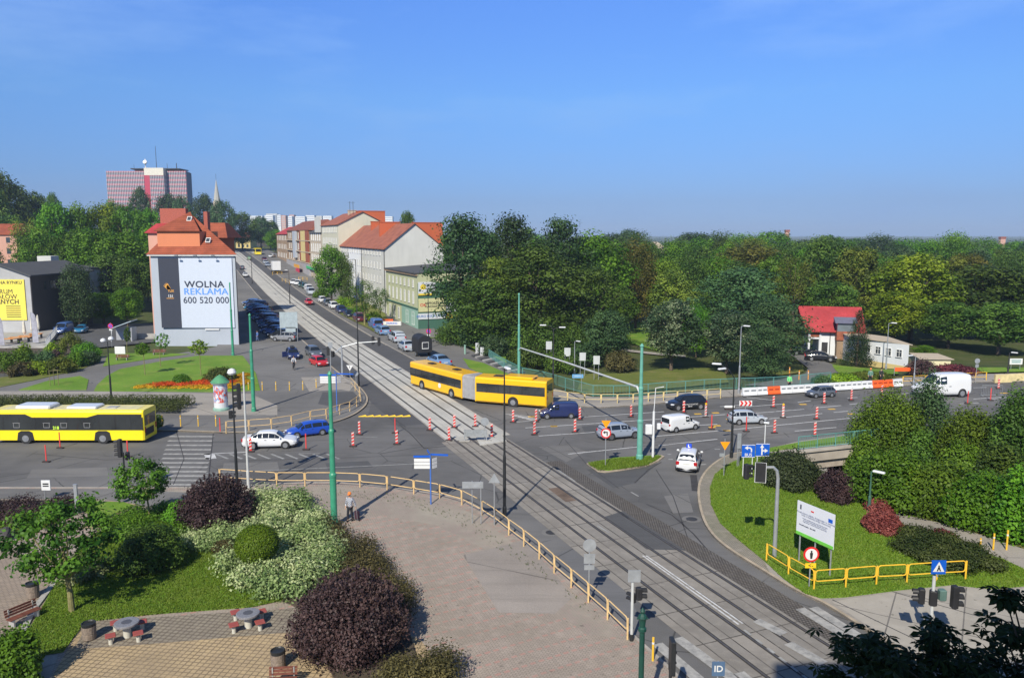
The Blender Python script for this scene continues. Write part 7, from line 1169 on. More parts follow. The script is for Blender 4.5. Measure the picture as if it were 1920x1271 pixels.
obj('drum', MB().lathe([(.80, .35), (.80, 3.1)], 24), MATS['posters'], t); obj('plinth', MB().lathe([(.95, 0), (.95, .2), (.82, .35)], 24), M('column_mint', (.22, .36, .30), .6), t); obj('cornice', MB().lathe([(.80, 3.1), (.84, 3.15), (1.0, 3.2), (1.05, 3.36)], 24), M('cornice_pale', (.45, .5, .48), .5), t); obj('dome_roof', MB().lathe([(1.12, 3.36), (.95, 3.52), (.62, 3.85), (.3, 4.1), (.12, 4.18), (.03, 4.25)], 24), M('dome_green', (.08, .26, .13), .5, var=.15), t)
# benches, bins, tables
BWOOD = M('bench_wood', (.17, .06, .04), .7, var=.3, scale=3)
def bench(bp, rz, lab, L=1.9):
    t = thing('park_bench', lab, 'bench', bp, rz, None, .85)
    for k in range(4): obj('seat_slat', MB().box((0, -.2 + k * .12, .45), (L, .1, .04)), BWOOD, t)
    for k in range(3): obj('back_slat', MB().box((0, .26 + k * .03, .58 + k * .14), (L, .04, .11)), BWOOD, t)
    for s_ in (-1, 1): obj('leg', MB().box((s_ * L * .38, 0, .22), (.08, .5, .43)).box((s_ * L * .38, .27, .65), (.06, .06, .5)), CONCG, t)
bench(GP(229, 675, .17), .05, 'brown bench in front of the small white notice', 2.2); bench(GP(298, 665, .17), .08, 'brown bench right of the white notice board', 2.2); bench(GP(46, 1165, .13), R(62), 'brown slatted bench on the left paving beside the stone kerb', 1.7); bench(GP(530, 1290, .13), R(5), 'dark red bench at the bottom edge next to the litter bin', 1.3)
def bin_(bp, lab, k=0):
    t = thing('litter_bin', lab, 'litter bin', bp, 0, None, .8)
    if k: obj('bin_body', MB().bbox((0, 0, .85), (.42, .34, .75), .04), DARKM, t); obj('stem', MB().cyl((0, 0, 0), (0, 0, .5), .03), DARKM, t); return
    obj('bin_body', MB().lathe([(.30, 0), (.36, .06), (.37, .35), (.34, .37), (.37, .39), (.38, .78)], 18), M('bin_concrete', (.22, .175, .14), .9, var=.3, scale=9, bump=.3), t); obj('bin_liner', MB().lathe([(.36, .78), (.38, .95), (.34, .97), (.30, .9)], 18), LBLACK, t)
bin_(GP(168, 1197, .13), 'round concrete litter bin beside the left stone table'); bin_(GP(62, 1119, .13), 'concrete litter bin on the left paving by the kerb'); bin_(GP(522, 1250, .13), 'concrete litter bin left of the big purple bush'); bin_(GP(224, 944, .13), 'dark square litter bin on the grass corner by the road', 1)
GRAN = M('terrazzo_grey', (.20, .20, .215), .35, var=.3, scale=14, spec=.6); CREC = M('pale_concrete', (.50, .48, .41), .85, var=.1); SEATR = M('seat_red', (.30, .07, .06), .6, var=.15)
def table(bp, lab, sc):
    t = thing('stone_table', lab, 'table', bp, 0, None, sc); obj('table_top', MB().lathe([(.50, .70), (.62, .73), (.62, .82), (.58, .84)], 28), GRAN, t); obj('game_board', MB().lathe([(.26, .842), (.26, .848)], 20), M('board_dark', (.09, .09, .1), .4), t); obj('pedestal', MB().cyl((0, 0, 0), (0, 0, .72), .2, .2, 16), CREC, t); return t
def stool(bp, lab, sc, rz): t = thing('stone_stool', lab, 'stool', bp, rz, 'stools round the stone tables', sc); obj('seat', MB().bbox((0, 0, .47), (.5, .5, .07), .02), SEATR, t); obj('pedestal', MB().cyl((0, 0, 0), (0, 0, .45), .11, .11, 12), CREC, t)
table(GP(239, 1193, .13), 'round grey stone table with a game board on the left', .84); table(GP(466, 1175, .13), 'round grey stone table near the big purple bush', .84)
for lab, x, y in (('front left', 208, 1207), ('front right', 260, 1202), ('back left', 217, 1182), ('back right', 267, 1180)): stool(GP(x, y, .13), '%s red topped stool at the left stone table' % lab, .85, .5)
for lab, x, y in (('front left', 439, 1186), ('front right', 488, 1181), ('back left', 442, 1162), ('back right', 491, 1160)): stool(GP(x, y, .13), '%s red topped stool at the stone table by the purple bush' % lab, .85, .5)
bp = GP(224, 672, .15); t = thing('notice_board', 'small white notice board standing behind a bench', 'sign', bp); obj('panel', MB().box((0, .3, hz(bp, 657)), (1.5, .05, 1.1)), SWHITE, t); obj('stem', MB().cyl((0, .35, 0), (0, .35, hz(bp, 657)), .04), ALU, t)
bp = GP(84, 936, .13); t = thing('notice_board', 'small pale notice with dark print at the left road edge', 'sign', bp); obj('panel', MB().box((.15, 0, 1.0), (.6, .05, .7)), SWHITE, t); obj('print', MB().box((.15, -.03, 1.1), (.4, .01, .1)).box((.15, -.03, .95), (.4, .01, .08)), LBLACK, t); obj('stem', MB().cyl((0, .04, 0), (0, .04, 1.3), .03), ALU, t)
bp = GP(145, 962, .13); t = thing('pale_post', 'pale grey square post rising behind the leafy tree', 'post', bp); obj('post_body', MB().box((0, 0, .95), (.2, .12, 1.9)), ALU, t); obj('post_cap', MB().box((0, 0, 1.92), (.24, .16, .05)), ALU, t)
bp = GP(8, 1010, .13); t = thing('boulder', 'dark rounded stone at the left edge', 'stone', bp); bm2 = bmesh.new(); bmesh.ops.create_icosphere(bm2, subdivisions=3, radius=.6)
for v in bm2.verts: v.co.z *= .6; v.co *= 1 + .12 * math.sin(v.co.x * 9 + v.co.y * 5)
me = bpy.data.meshes.new('rock'); bm2.to_mesh(me); bm2.free(); link('rock', me, M('dark_stone', (.06, .055, .055), .9, var=.3, scale=5, bump=.4), t, (0, 0, .3))
# terrace furniture
def parasol(bp, pyt, lab): t = thing('closed_parasol', lab, 'parasol', bp); h = hz(bp, pyt); obj('pole', MB().cyl((0, 0, 0), (0, 0, h), .04), FRAMEW, t); obj('folded_canopy', MB().lathe([(.18, h * .32), (.30, h * .40), (.24, h * .6), (.16, h * .9), (.04, h)], 10), M('canvas', (.62, .58, .48), .8, var=.15), t)
parasol(G(47, 638, .5), 600, 'cream closed parasol above the orange tables, leftmost'); parasol(G(62, 634, .5), 592, 'cream closed parasol in the middle of the terrace'); parasol(G(73, 630, .5), 590, 'cream closed parasol nearest the slatted rail')
for i, (x, y, w_) in enumerate(((20, 644, 3.0), (38, 641, 3.2), (52, 638, 2.6), (68, 634, 2.0))): bp = G(x, y, .55); t = thing('cafe_table', 'orange topped table on the terrace, %s from the left' % ord_[i], 'table', bp, .2, 'orange tables on the terrace'); obj('table_top', MB().box((0, 0, .78), (w_, 1.0, .06)), M('orange_wood', (.62, .26, .08), .6, var=.15), t); [obj('leg', MB().box((s_ * w_ * .4, 0, .37), (.08, .8, .74)), DARKM, t) for s_ in (-1, 1)]
for lab, x, y, yt__ in (('tall grey feather flag at the left edge', 4, 655, 592), ('tall grey feather flag by the slatted rail', 68, 650, 586)): bp = G(x, y); t = thing('feather_flag', lab, 'flag', bp); h = hz(bp, yt__); obj('pole', MB().cyl((-.5, 0, 0), (-.5, 0, h), .03), ALU, t); obj('flag_cloth', MB().plate((0, 0, 0), (1, 0, 0), (0, 0, 1), [(-.45, .7), (.45, .7), (.45, h * .72), (.2, h * .93), (-.2, h), (-.45, h)], .02), M('flag_grey', (.33, .33, .38), .7, var=.3, scale=1.5), t)
# shop front clutter: planters up the street
t = thing('orange_banner', 'orange red netting on the pavement near the corner house', 'banner', G(722, 608)); obj('net', MB().box((0, 0, .7), (3.2, .05, .7)), BORG, t); obj('stem', MB().cyl((-1.4, 0, 0), (-1.4, 0, 1.1), .04), ALU, t)
t = thing('orange_netting', 'orange safety netting behind the far barriers', 'netting', G(1688, 704)); obj('net', MB().box((.5, 0, .8), (2.6, .05, .5)), BORG, t); obj('stem', MB().cyl((-.8, 0, 0), (-.8, 0, 1.1), .04), ALU, t)

# ---------------- people ----------------
SKIN = M('skin', (.50, .30, .21), .6, var=.05); HAIRD = M('dark_hair', (.03, .02, .015), .8)
def skinmesh(name, pts, edges_, rad, mat, par, sub=2):
    me = bpy.data.meshes.new(name); me.from_pydata(pts, edges_, []); o = bpy.data.objects.new(name, me); C.objects.link(o); o.modifiers.new('skin', 'SKIN')
    for i, r in enumerate(rad): me.skin_vertices[0].data[i].radius = (r, r) if not hasattr(r, '__len__') else r
    me.skin_vertices[0].data[0].use_root = True; sb = o.modifiers.new('sub', 'SUBSURF'); sb.levels = sb.render_levels = sub; bpy.context.view_layer.update()
    m2 = bpy.data.meshes.new_from_object(o.evaluated_get(bpy.context.evaluated_depsgraph_get())); bpy.data.objects.remove(o); m2.materials.clear(); m2.name = name; return link(name, m2, mat, par)
def person(label, bp, rz, shirt, trousers, hair, hands=((.22, .18, .95), (-.22, .18, .95)), feet=((.11, .12), (-.11, -.12)), lean=0.0, name='person', sc=1.0, seat=None, cap=None, checks=False):
    """stands on z=0 looking along +Y; hands are the wrist positions"""
    t = thing(name, label, 'person', bp, rz, None, sc); hipz = .92 if seat is None else seat; ch = Vector((0, lean, hipz + .50)); nk = Vector((0, lean * 1.15, hipz + .60)); hd = nk + Vector((0, .03, .20))
    P_ = [(0, 0, hipz), (0, lean * .5, hipz + .25), tuple(ch), tuple(nk), tuple(nk + Vector((0, .01, .09))), tuple(hd), tuple(hd + Vector((0, .01, .07)))]; E = [(0, 1), (1, 2), (2, 3), (3, 4), (4, 5), (5, 6)]; Rr = [(.15, .11), (.13, .10), (.17, .11), .07, .055, (.085, .10), .07]
    arms = []; legs = []
    for s_, hw in zip((1, -1), hands):
        sh_ = Vector((s_ * .19, ch.y, ch.z + .04)); w_ = Vector(hw); el = sh_.lerp(w_, .5) + Vector((s_ * .04, -.06, -.05)); k = len(P_); P_ += [tuple(sh_), tuple(el), tuple(w_), tuple(w_ + (w_ - el).normalized() * .09)]; E += [(2, k), (k, k + 1), (k + 1, k + 2), (k + 2, k + 3)]; Rr += [.06, .042, .03, .035]; arms.append((sh_, el, w_))
        hdv = (w_ - el).normalized()
    for s_, fy in zip((1, -1), feet):
        hp = Vector((s_ * .09, 0, hipz - .05)); fx, fz = fy[0], (fy[2] if len(fy) > 2 else .07); an = Vector((fx, fy[1], fz)); kn = hp.lerp(an, .5) + Vector((0, .07 if seat is None else .28, .02 if seat is None else .18)); k = len(P_); P_ += [tuple(hp), tuple(kn), tuple(an), tuple(an + Vector((0, .14, -.03)))]; E += [(0, k), (k, k + 1), (k + 1, k + 2), (k + 2, k + 3)]; Rr += [.085, .058, .04, (.04, .035)]; legs.append((hp, kn, an))
    skinmesh('body', P_, E, Rr, SKIN, t)
    sp = [(0, 0, hipz - .04), (0, lean * .5, hipz + .25), tuple(ch), tuple(nk - Vector((0, 0, .02)))]; se = [(0, 1), (1, 2), (2, 3)]; sr = [(.17, .125), (.15, .12), (.19, .13), .085]
    for a in arms: k = len(sp); sp += [tuple(a[0]), tuple(a[1]), tuple(a[1].lerp(a[2], .75))]; se += [(2, k), (k, k + 1), (k + 1, k + 2)]; sr += [.08, .06, .048]
    skinmesh('shirt', sp, se, sr, shirt, t)
    tp = [(0, 0, hipz + .02)]; te = []; tr_ = [(.165, .125)]
    for l in legs: k = len(tp); tp += [tuple(l[0]), tuple(l[1]), tuple(l[1].lerp(l[2], .92))]; te += [(0, k), (k, k + 1), (k + 1, k + 2)]; tr_ += [.105, .078, .062]
    skinmesh('trousers', tp, te, tr_, trousers, t)
    for l in legs: obj('shoe', MB().bbox((l[2].x, l[2].y + .06, l[2].z - .02), (.10, .27, .09), .03), BLK, t)
    hm = MB(); hm.lathe([(.112, .0), (.118, .06), (.10, .13), (.05, .165)], 14, (hd.x, hd.y - .012, hd.z + .015)); obj('cap' if cap else 'hair', hm if not cap else hm.bbox((hd.x, hd.y + .13, hd.z + .03), (.14, .12, .02), .005), cap or hair, t)
    obj('nose', MB().bbox((hd.x, hd.y + .105, hd.z - .01), (.03, .04, .05), .01), SKIN, t)
    for s_, a in zip((1, -1), arms):                              # fingers curled round what they hold
        d_ = (a[2] - a[1]).normalized(); base_ = a[2] + d_ * .08
        for j in range(4): q_ = base_ + Vector((s_ * (.012 - j * .0), 0, 0)) + Vector((0, 0, .024 - j * .016)); obj('finger', MB().tube([q_, q_ + d_ * .035, q_ + d_ * .05 + Vector((-s_ * .02, 0, -.015)), q_ + d_ * .03 + Vector((-s_ * .035, 0, -.025))], .009, 5), SKIN, t)
        q_ = a[2] + d_ * .03; obj('thumb', MB().tube([q_, q_ + Vector((-s_ * .035, 0, .02)), q_ + d_ * .04 + Vector((-s_ * .045, 0, .02))], .011, 5), SKIN, t)
    return t
ck = NB('checked_shirt'); tco = ck.t.nodes.new('ShaderNodeTexCoord').outputs['Object']; k_ = ck.t.nodes.new('ShaderNodeTexChecker'); k_.inputs['Scale'].default_value = 18; k_.inputs['Color1'].default_value = (.04, .06, .12, 1); k_.inputs['Color2'].default_value = (.60, .62, .66, 1); ck.t.links.new(tco, k_.inputs[0]); ck.out(k_.outputs[0], .9)
TROU = M('dark_trousers', (.02, .022, .03), .9, var=.2); pp_ = GP(657, 976, .126)
person('person in an orange cap and checked shirt walking across the plaza pulling a trolley', pp_, R(165), MATS['checked_shirt'], TROU, HAIRD, hands=((.24, .14, .92), (-.30, -.18, .80)), cap=M('orange_cap', (.75, .22, .05), .7))
tr_ = thing('shopping_trolley', 'dark shopping trolley pulled by the person in the orange cap', 'trolley', pp_ + Vector((.42, .02, 0)), R(160)); obj('bag', MB().bbox((0, 0, .38), (.3, .26, .55), .06), M('trolley_bag', (.05, .02, .035), .8, var=.3), tr_); obj('handle', MB().tube([(-.1, .12, .1), (-.1, .2, .85), (.1, .2, .85), (.1, .12, .1)], .012, 6), ALU, tr_)
for s_ in (1, -1): obj('wheel', MB().cyl((s_ * .17, 0, .09), (s_ * .2, 0, .09), .09, n=14), BLK, tr_)
pc_ = GP(551, 693, .125); bk = thing('bicycle', 'dark bicycle ridden across the parking area', 'bicycle', pc_, R(-65))
for x in (-.52, .52): w_ = obj('wheel', MB().tube([(x + .33 * math.cos(a), 0, .34 + .33 * math.sin(a)) for a in [i * math.pi / 12 for i in range(24)]], .018, 6, True), BLK, bk); m = MB(); [m.cyl((x, 0, .34), (x + .32 * math.cos(a), 0, .34 + .32 * math.sin(a)), .003, n=3) for a in [i * math.pi / 5 for i in range(10)]]; obj('spokes', m, ALU, w_)
obj('frame', MB().tube([(-.52, 0, .34), (-.05, 0, .32), (.38, 0, .78), (-.18, 0, .82), (-.05, 0, .32)], .018, 6).tube([(-.18, 0, .82), (-.52, 0, .34)], .012, 6).tube([(.36, 0, .9), (.52, 0, .34)], .016, 6), DARKM, bk); obj('saddle', MB().bbox((-.2, 0, .92), (.26, .14, .06), .02), BLK, bk); obj('handlebar', MB().tube([(.3, -.28, 1.02), (.36, -.1, 1.04), (.36, .1, 1.04), (.3, .28, 1.02)], .014, 6), DARKM, bk)
d_ = Vector((math.cos(R(-65)), math.sin(R(-65)), 0)); person('cyclist in a white and grey top riding the bicycle', pc_ - d_ * .15, R(-65 - 90), M('white_top', (.55, .56, .58), .8, var=.1), TROU, HAIRD, hands=((.24, .46, 1.04), (-.24, .46, 1.04)), feet=((.12, .22, .18), (-.12, .12, .45)), lean=.25, seat=.98)
TEAL_ = M('work_green_jacket', (.12, .24, .20), .8); HV = M('hi_vis_green', (.18, .65, .22), .7)
person('worker in a grey green jacket standing behind the orange barriers', GP(1637, 721, .12) + Vector((0, .8, 0)), R(150), TEAL_, TROU, HAIRD, cap=M('orange_cap2', (.7, .25, .08), .7)); person('person in dark clothes beside the worker behind the barriers', GP(1657, 720, .12) + Vector((0, .8, 0)), R(190), DARKM, TROU, HAIRD)
person('worker in a bright green vest behind the white barriers', GP(1484, 733, .12) + Vector((0, .8, 0)), R(180), HV, TROU, HAIRD); person('person in a blue coat near the dark parked cars', GP(483, 640, .12), R(140), M('blue_coat', (.08, .16, .40), .8), M('jeans', (.10, .16, .30), .8), HAIRD)
# ---------------- trees and shrubs ----------------
BARK = M('bark', (.10, .075, .055), .95, var=.35, scale=6, bump=.6); BARKL = M('bark_grey', (0.204, 0.184, 0.078), .95, var=.3, scale=6, bump=.5)
L_DARK = leafmat('leaf_dark_green', (0.037, 0.082, 0.013), (0.119, 0.198, 0.026)); L_MID = leafmat('leaf_mid_green', (0.046, 0.127, 0.007), (0.134, 0.271, 0.018)); L_BRI = leafmat('leaf_bright_green', (0.045, 0.135, 0.006), (0.141, 0.284, 0.015)); L_YEL = leafmat('leaf_yellow_green', (0.092, 0.173, 0.007), (0.275, 0.367, 0.021)); L_MID2 = leafmat('leaf_thicket', (0.056, 0.113, 0.009), (0.163, 0.259, 0.021)); L_OLI = leafmat('leaf_olive', (0.071, 0.109, 0.013), (0.206, 0.251, 0.032)); L_BRN = leafmat('leaf_brownish', (0.071, 0.092, 0.012), (0.224, 0.205, 0.030)); L_CON = leafmat('needle_dark', (0.016, 0.040, 0.011), (0.044, 0.094, 0.024), trans=.12); L_SIL = leafmat('leaf_silvery', (.03, .055, .025), (.19, .22, .12), (.06, .10, .04)); L_BLUE = leafmat('leaf_blue_green', (0.034, 0.075, 0.027), (0.091, 0.163, 0.056))
L_PUR = leafmat('leaf_dark_purple', (0.025, 0.014, 0.016), (0.098, 0.057, 0.055), trans=.12); L_RED = leafmat('leaf_dark_red', (0.093, 0.019, 0.025), (0.264, 0.062, 0.065), trans=.2); L_VAR = leafmat('leaf_cream_variegated', (0.115, 0.172, 0.052), (0.483, 0.506, 0.276), (0.265, 0.322, 0.127)); L_HED = leafmat('leaf_hedge_brownish', (0.046, 0.046, 0.016), (0.171, 0.147, 0.054)); L_TOP = leafmat('leaf_topiary', (0.063, 0.125, 0.005), (0.174, 0.251, 0.011)); L_NEAR = leafmat('leaf_near_tree', (0.022, 0.067, 0.005), (0.108, 0.203, 0.016)); L_CHE = leafmat('leaf_chestnut', (0.016, 0.027, 0.007), (0.041, 0.062, 0.014))
HT, RT = 15.0, 5.0; PROTO = {}
def proto(kind, v):
    if (kind, v) not in PROTO:
        z0 = {'round': 2.2, 'column': 1.5, 'layer': 1.2, 'cone': 1.0, 'airy': 4.0}[kind]; bl = crown_blobs(v * 7 + len(kind), HT, RT, z0, {'round': 44, 'column': 36, 'layer': 40, 'cone': 34, 'airy': 17}[kind], kind if kind != 'airy' else 'round')
        n, sz = {'round': (10000, .42), 'column': (9000, .38), 'layer': (10500, .34), 'cone': (9000, .30), 'airy': (3800, .34)}[kind]
        PROTO[(kind, v)] = (leafmesh('crown', bl, n, sz, seed=v * 31 + 5, tintnoise=.55, jit=.45 if kind == 'layer' else .36, up=.5, shell=.70), trunk_mb(HT, .28, bl, v).mesh('trunk', True))
    return PROTO[(kind, v)]
def tree(label, pxc, Y, top, wpx, kind='round', mat=None, v=0, name='tree', group=None, base=None, cat='tree', bark=None, xw=None):
    """base: photo row of the foot, or Y: distance"""
    if base is not None: g = G(pxc, base); Y = g.y; x = g.x
    else: x = XY(pxc, Y, 8)
    z = T(x, Y); H_ = max(2, ztop(Y, top) - z); rx = wpx * .5 * Y / F; cr_, tk = proto(kind, v); t = thing(name, label, cat, (x, Y, z), rnd.uniform(0, 6.28), group, (rx / RT, rx / RT, H_ / HT)); link('crown', cr_, mat or L_MID, t); link('trunk', tk, bark or BARK, t); return t
# dark group by the corner house and the park's front
for lab, x, Y, top, w_, k, m_, v in [('very dark layered tree touching the white gable, first of the tall dark group', 868, 134, 399, 150, 'layer', L_CON, 0), ('tall dark tree second from the left in the dark group', 960, 140, 398, 135, 'layer', L_CON, 1), ('tall dark brownish tree third in the dark group', 1052, 146, 404, 130, 'layer', L_CON, 2), ('broad dark tree filling the middle of the dark group', 1000, 128, 455, 190, 'layer', L_DARK, 1), ('broad low dark tree left of the thin pale mast', 905, 125, 520, 150, 'layer', L_DARK, 2), ('broad dark tree right of the double armed lamp', 1105, 130, 500, 150, 'layer', L_DARK, 0), ('olive streaked tree in the middle of the dark group', 935, 131, 480, 120, 'layer', L_OLI, 0),
    ('low dark bushy tree before the dark group beside the notice boards', 1140, 113, 575, 90, 'round', L_BLUE, 1), ('rich green chestnut tree right of the dark group', 1118, 152, 430, 140, 'round', L_MID, 0), ('green tree low beside the rich green chestnut', 1160, 150, 530, 80, 'round', L_MID, 2), ('tall brownish green narrow tree left of the sandy gable', 1193, 160, 450, 90, 'column', L_BRN, 0), ('bright green tree beneath the sandy gable', 1235, 175, 480, 100, 'round', L_MID, 3), ('fresh green young tree between the two silvery trees', 1308, 122, 570, 60, 'column', L_BRI, 1),
    ('olive tree behind the left silvery tree', 1262, 150, 500, 90, 'round', L_OLI, 1), ('spreading olive brown tree high in the middle of the park', 1400, 205, 450, 150, 'round', L_BRN, 2), ('large feathery green tree in the park centre', 1395, 135, 500, 190, 'layer', L_BLUE, 0), ('feathery green tree at the drive left of the black cars', 1445, 110, 560, 150, 'layer', L_BLUE, 1), ('low dark green bush tree where the drive begins', 1438, 98, 610, 100, 'layer', L_BLUE, 2), ('greyish half bare tree above the drive', 1490, 150, 470, 90, 'airy', L_OLI, 0), ('dark green tree left above the red roof', 1545, 165, 440, 110, 'round', L_DARK, 1), ('grey green tree right above the red roof', 1605, 160, 455, 100, 'round', L_OLI, 3), ('dark tree behind the red roofed house', 1560, 140, 520, 110, 'round', L_DARK, 2),
    ('huge round yellow green tree right of the red roofed house', 1712, 142, 466, 158, 'round', L_YEL, 1), ('lower bough tree of yellow green over the white outbuilding', 1680, 136, 540, 110, 'round', L_YEL, 2), ('massive dark green tree right of the yellow green one', 1845, 145, 490, 190, 'round', L_DARK, 3), ('dark green tree at the right edge', 1930, 140, 510, 150, 'round', L_DARK, 0), ('dark low boughs over the white direction sign', 1880, 125, 560, 130, 'round', L_DARK, 1), ('dark tree behind the pale garage', 1785, 132, 560, 110, 'round', L_DARK, 2), ('small bright bush tree behind the pale garage', 1740, 122, 650, 42, 'round', L_BRI, 0), ('reddish brown tree between the yellow green and dark trees', 1815, 190, 470, 90, 'round', L_BRN, 3)]: tree(lab, x, Y, top, w_, k, m_, v)
tree('silvery green lime tree left of the thin grey lamp', 1258, 0, 553, 112, 'round', L_SIL, 1, base=694); tree('silvery green lime tree right, behind the thin grey lamp', 1362, 0, 576, 108, 'round', L_SIL, 2, base=700)
tree('dark spruce in front of the white outbuilding', 1606, 0, 578, 64, 'cone', L_CON, 0, 'spruce', base=685)
t = tree('round lime tree growing beside the tenements', 622, 0, 456, 68, 'round', L_MID, 0, base=571); tree('dark narrow tree right behind the round street tree', 648, 0, 480, 38, 'column', L_DARK, 0, base=572); tree('sparse street tree before the white tenement', 684, 0, 523, 66, 'airy', L_NEAR, 1, base=612, bark=BARKL); tree('smaller sparse street tree right of the first', 713, 0, 535, 40, 'airy', L_NEAR, 2, base=602, bark=BARKL)
tree('green tree at the end of the tenement row', 517, 400, 428, 42, 'round', L_MID, 1); tree('tree rising behind the orange chimney walls', 765, 260, 390, 42, 'round', L_MID, 3)
# left wood
for i, (x, Y, top, w_, k, m_) in enumerate([(8, 300, 312, 90, 'round', L_DARK), (38, 320, 335, 80, 'round', L_DARK), (75, 330, 352, 60, 'round', L_DARK), (105, 320, 355, 36, 'round', L_DARK), (-20, 280, 330, 90, 'round', L_DARK), (20, 260, 395, 70, 'round', L_DARK), (55, 215, 400, 70, 'airy', L_OLI), (105, 225, 372, 80, 'round', L_BRI), (150, 230, 378, 75, 'round', L_BRI), (195, 235, 372, 80, 'round', L_YEL), (245, 235, 378, 80, 'round', L_BRI), (285, 240, 384, 60, 'round', L_MID), (75, 195, 425, 80, 'round', L_MID), (125, 195, 430, 80, 'round', L_MID), (185, 190, 420, 110, 'round', L_MID), (235, 185, 430, 110, 'round', L_MID), (275, 200, 420, 60, 'round', L_MID), (210, 178, 470, 90, 'round', L_DARK), (250, 175, 480, 70, 'round', L_DARK), (95, 205, 455, 60, 'round', L_OLI), (40, 235, 455, 40, 'round', L_MID), (-30, 215, 440, 60, 'round', L_MID)]):
    tree('%s tree in the wood behind the workshop, number %s counting by depth' % ({'leaf_dark_green': 'dark', 'leaf_bright_green': 'bright green', 'leaf_yellow_green': 'yellow green', 'leaf_mid_green': 'mid green', 'leaf_olive': 'olive'}[m_.name], ord_[i] if i < 20 else ['twenty-first', 'twenty-second'][i - 20]), x, Y, top, w_, k, m_, i % 4, group='wood behind the workshop')
for lab, x, Y, top, w_, m_ in [('tree before the left part of the high-rise', 268, 420, 345, 44, L_BLUE), ('tree before the right part of the high-rise', 318, 420, 356, 50, L_BLUE), ('lower tree under the high-rise', 345, 400, 360, 40, L_BLUE), ('tree left of the church spire', 385, 420, 357, 50, L_BLUE), ('tree right below the church spire', 420, 410, 370, 52, L_BLUE), ('dark tree above the pale yellow house', 455, 430, 396, 60, L_DARK), ('dark tree above the far end of the street', 490, 450, 402, 44, L_BLUE), ('tree right over the far end of the street', 508, 460, 410, 36, L_DARK), ('broad tree low under the high-rise', 220, 330, 372, 60, L_MID)]: tree(lab, x, Y, top, w_, 'round', m_, rnd.randrange(4))
tree('grey green poplar like tree beside the shaded yard', 150, 0, 490, 66, 'column', L_BLUE, 1, base=618); tree('fresh green tree by the drive left of the billboard house', 240, 0, 535, 62, 'round', L_BRI, 2, base=612); tree('low dark green tree between the yard and the drive', 195, 0, 545, 70, 'round', L_MID, 3, base=608); tree('small green tree at the yard edge', 122, 0, 545, 40, 'round', L_MID, 1, base=610)
# forest of the park
sky_ = [(1150, 440), (1200, 428), (1250, 440), (1310, 418), (1380, 432), (1440, 423), (1500, 442), (1560, 434), (1620, 446), (1690, 440), (1740, 444), (1790, 428), (1850, 440), (1900, 446), (1990, 438)]
def skyl(x):
    for (a, ya), (b, yb_) in zip(sky_, sky_[1:]):
        if x <= b: return lerp(ya, yb_, max(0, (x - a) / (b - a)))
    return 440
words = {'leaf_thicket': 'fresh green', 'leaf_dark_green': 'dark green', 'leaf_mid_green': 'mid green', 'leaf_olive': 'olive', 'leaf_brownish': 'brownish green', 'leaf_blue_green': 'bluish green', 'leaf_yellow_green': 'yellow green'}
def nth(i): return ord_[i] if i < 20 else {20: 'twenty-first', 21: 'twenty-second', 22: 'twenty-third', 23: 'twenty-fourth'}[i]
for r_, (Y, dy, st_, nm) in enumerate(((330, 2, 50, 'hindmost'), (262, 14, 48, 'third'), (215, 28, 50, 'second'), (178, 54, 56, 'front'))):
    x = 1150 + r_ * 11; i = 0
    while x < 1960:
        m_ = rnd.choice([L_DARK, L_DARK, L_MID, L_MID2, L_OLI, L_BLUE, L_BLUE, L_DARK, L_MID, L_BRN] if r_ > 0 else [L_DARK, L_BLUE, L_MID]); yy = Y + rnd.uniform(-14, 14)
        tree('%s park tree, %s from the left in the %s row of the forest' % (words[m_.name], nth(i), nm), x, yy, skyl(x) + dy + rnd.uniform(-13, 13), st_ * 1.55 * rnd.uniform(.75, 1.25), rnd.choice(['round', 'round', 'column']), m_, rnd.randrange(4), group='forest of the park'); x += st_ * rnd.uniform(.85, 1.15); i += 1
for i, (x, Y, top, w_) in enumerate([(1020, 210, 440, 90), (1085, 230, 436, 80), (905, 215, 430, 90), (830, 230, 436, 70), (985, 330, 425, 60), (1180, 340, 424, 60)]): tree('tree showing between the dark group, %s of six' % ord_[i], x, Y, top, w_, 'round', (L_MID, L_DARK, L_BLUE)[i % 3], i % 4, group='trees behind the dark group')
# far woods: one mass
g = np.random.default_rng(3); bl = []
for i in range(1500):
    Y = 350 * (12 ** g.random()); x = g.uniform(-900, 2400); X_ = (x - 960) / F * Y; 
    if -430 < X_ / Y * 1000 < -250 and Y < 620: continue
    if 180 < x < 700 and Y < 700: continue
    rr = 5 + Y * .006; h_ = T(X_, Y) + (12 if Y < 900 else 9) * (0.6 + .5 * g.random()); bl.append((X_, Y, h_ - rr * .8, rr * 1.6, rr * 1.6, rr))
o = link('distant_woods', leafmesh('distant_woods', bl, 80000, 3.6, seed=9, core=.0, shell=.8, up=.5, tintnoise=.6), L_DARK); tag(o, 'far wooded land reaching to the horizon', None, None, 'stuff')
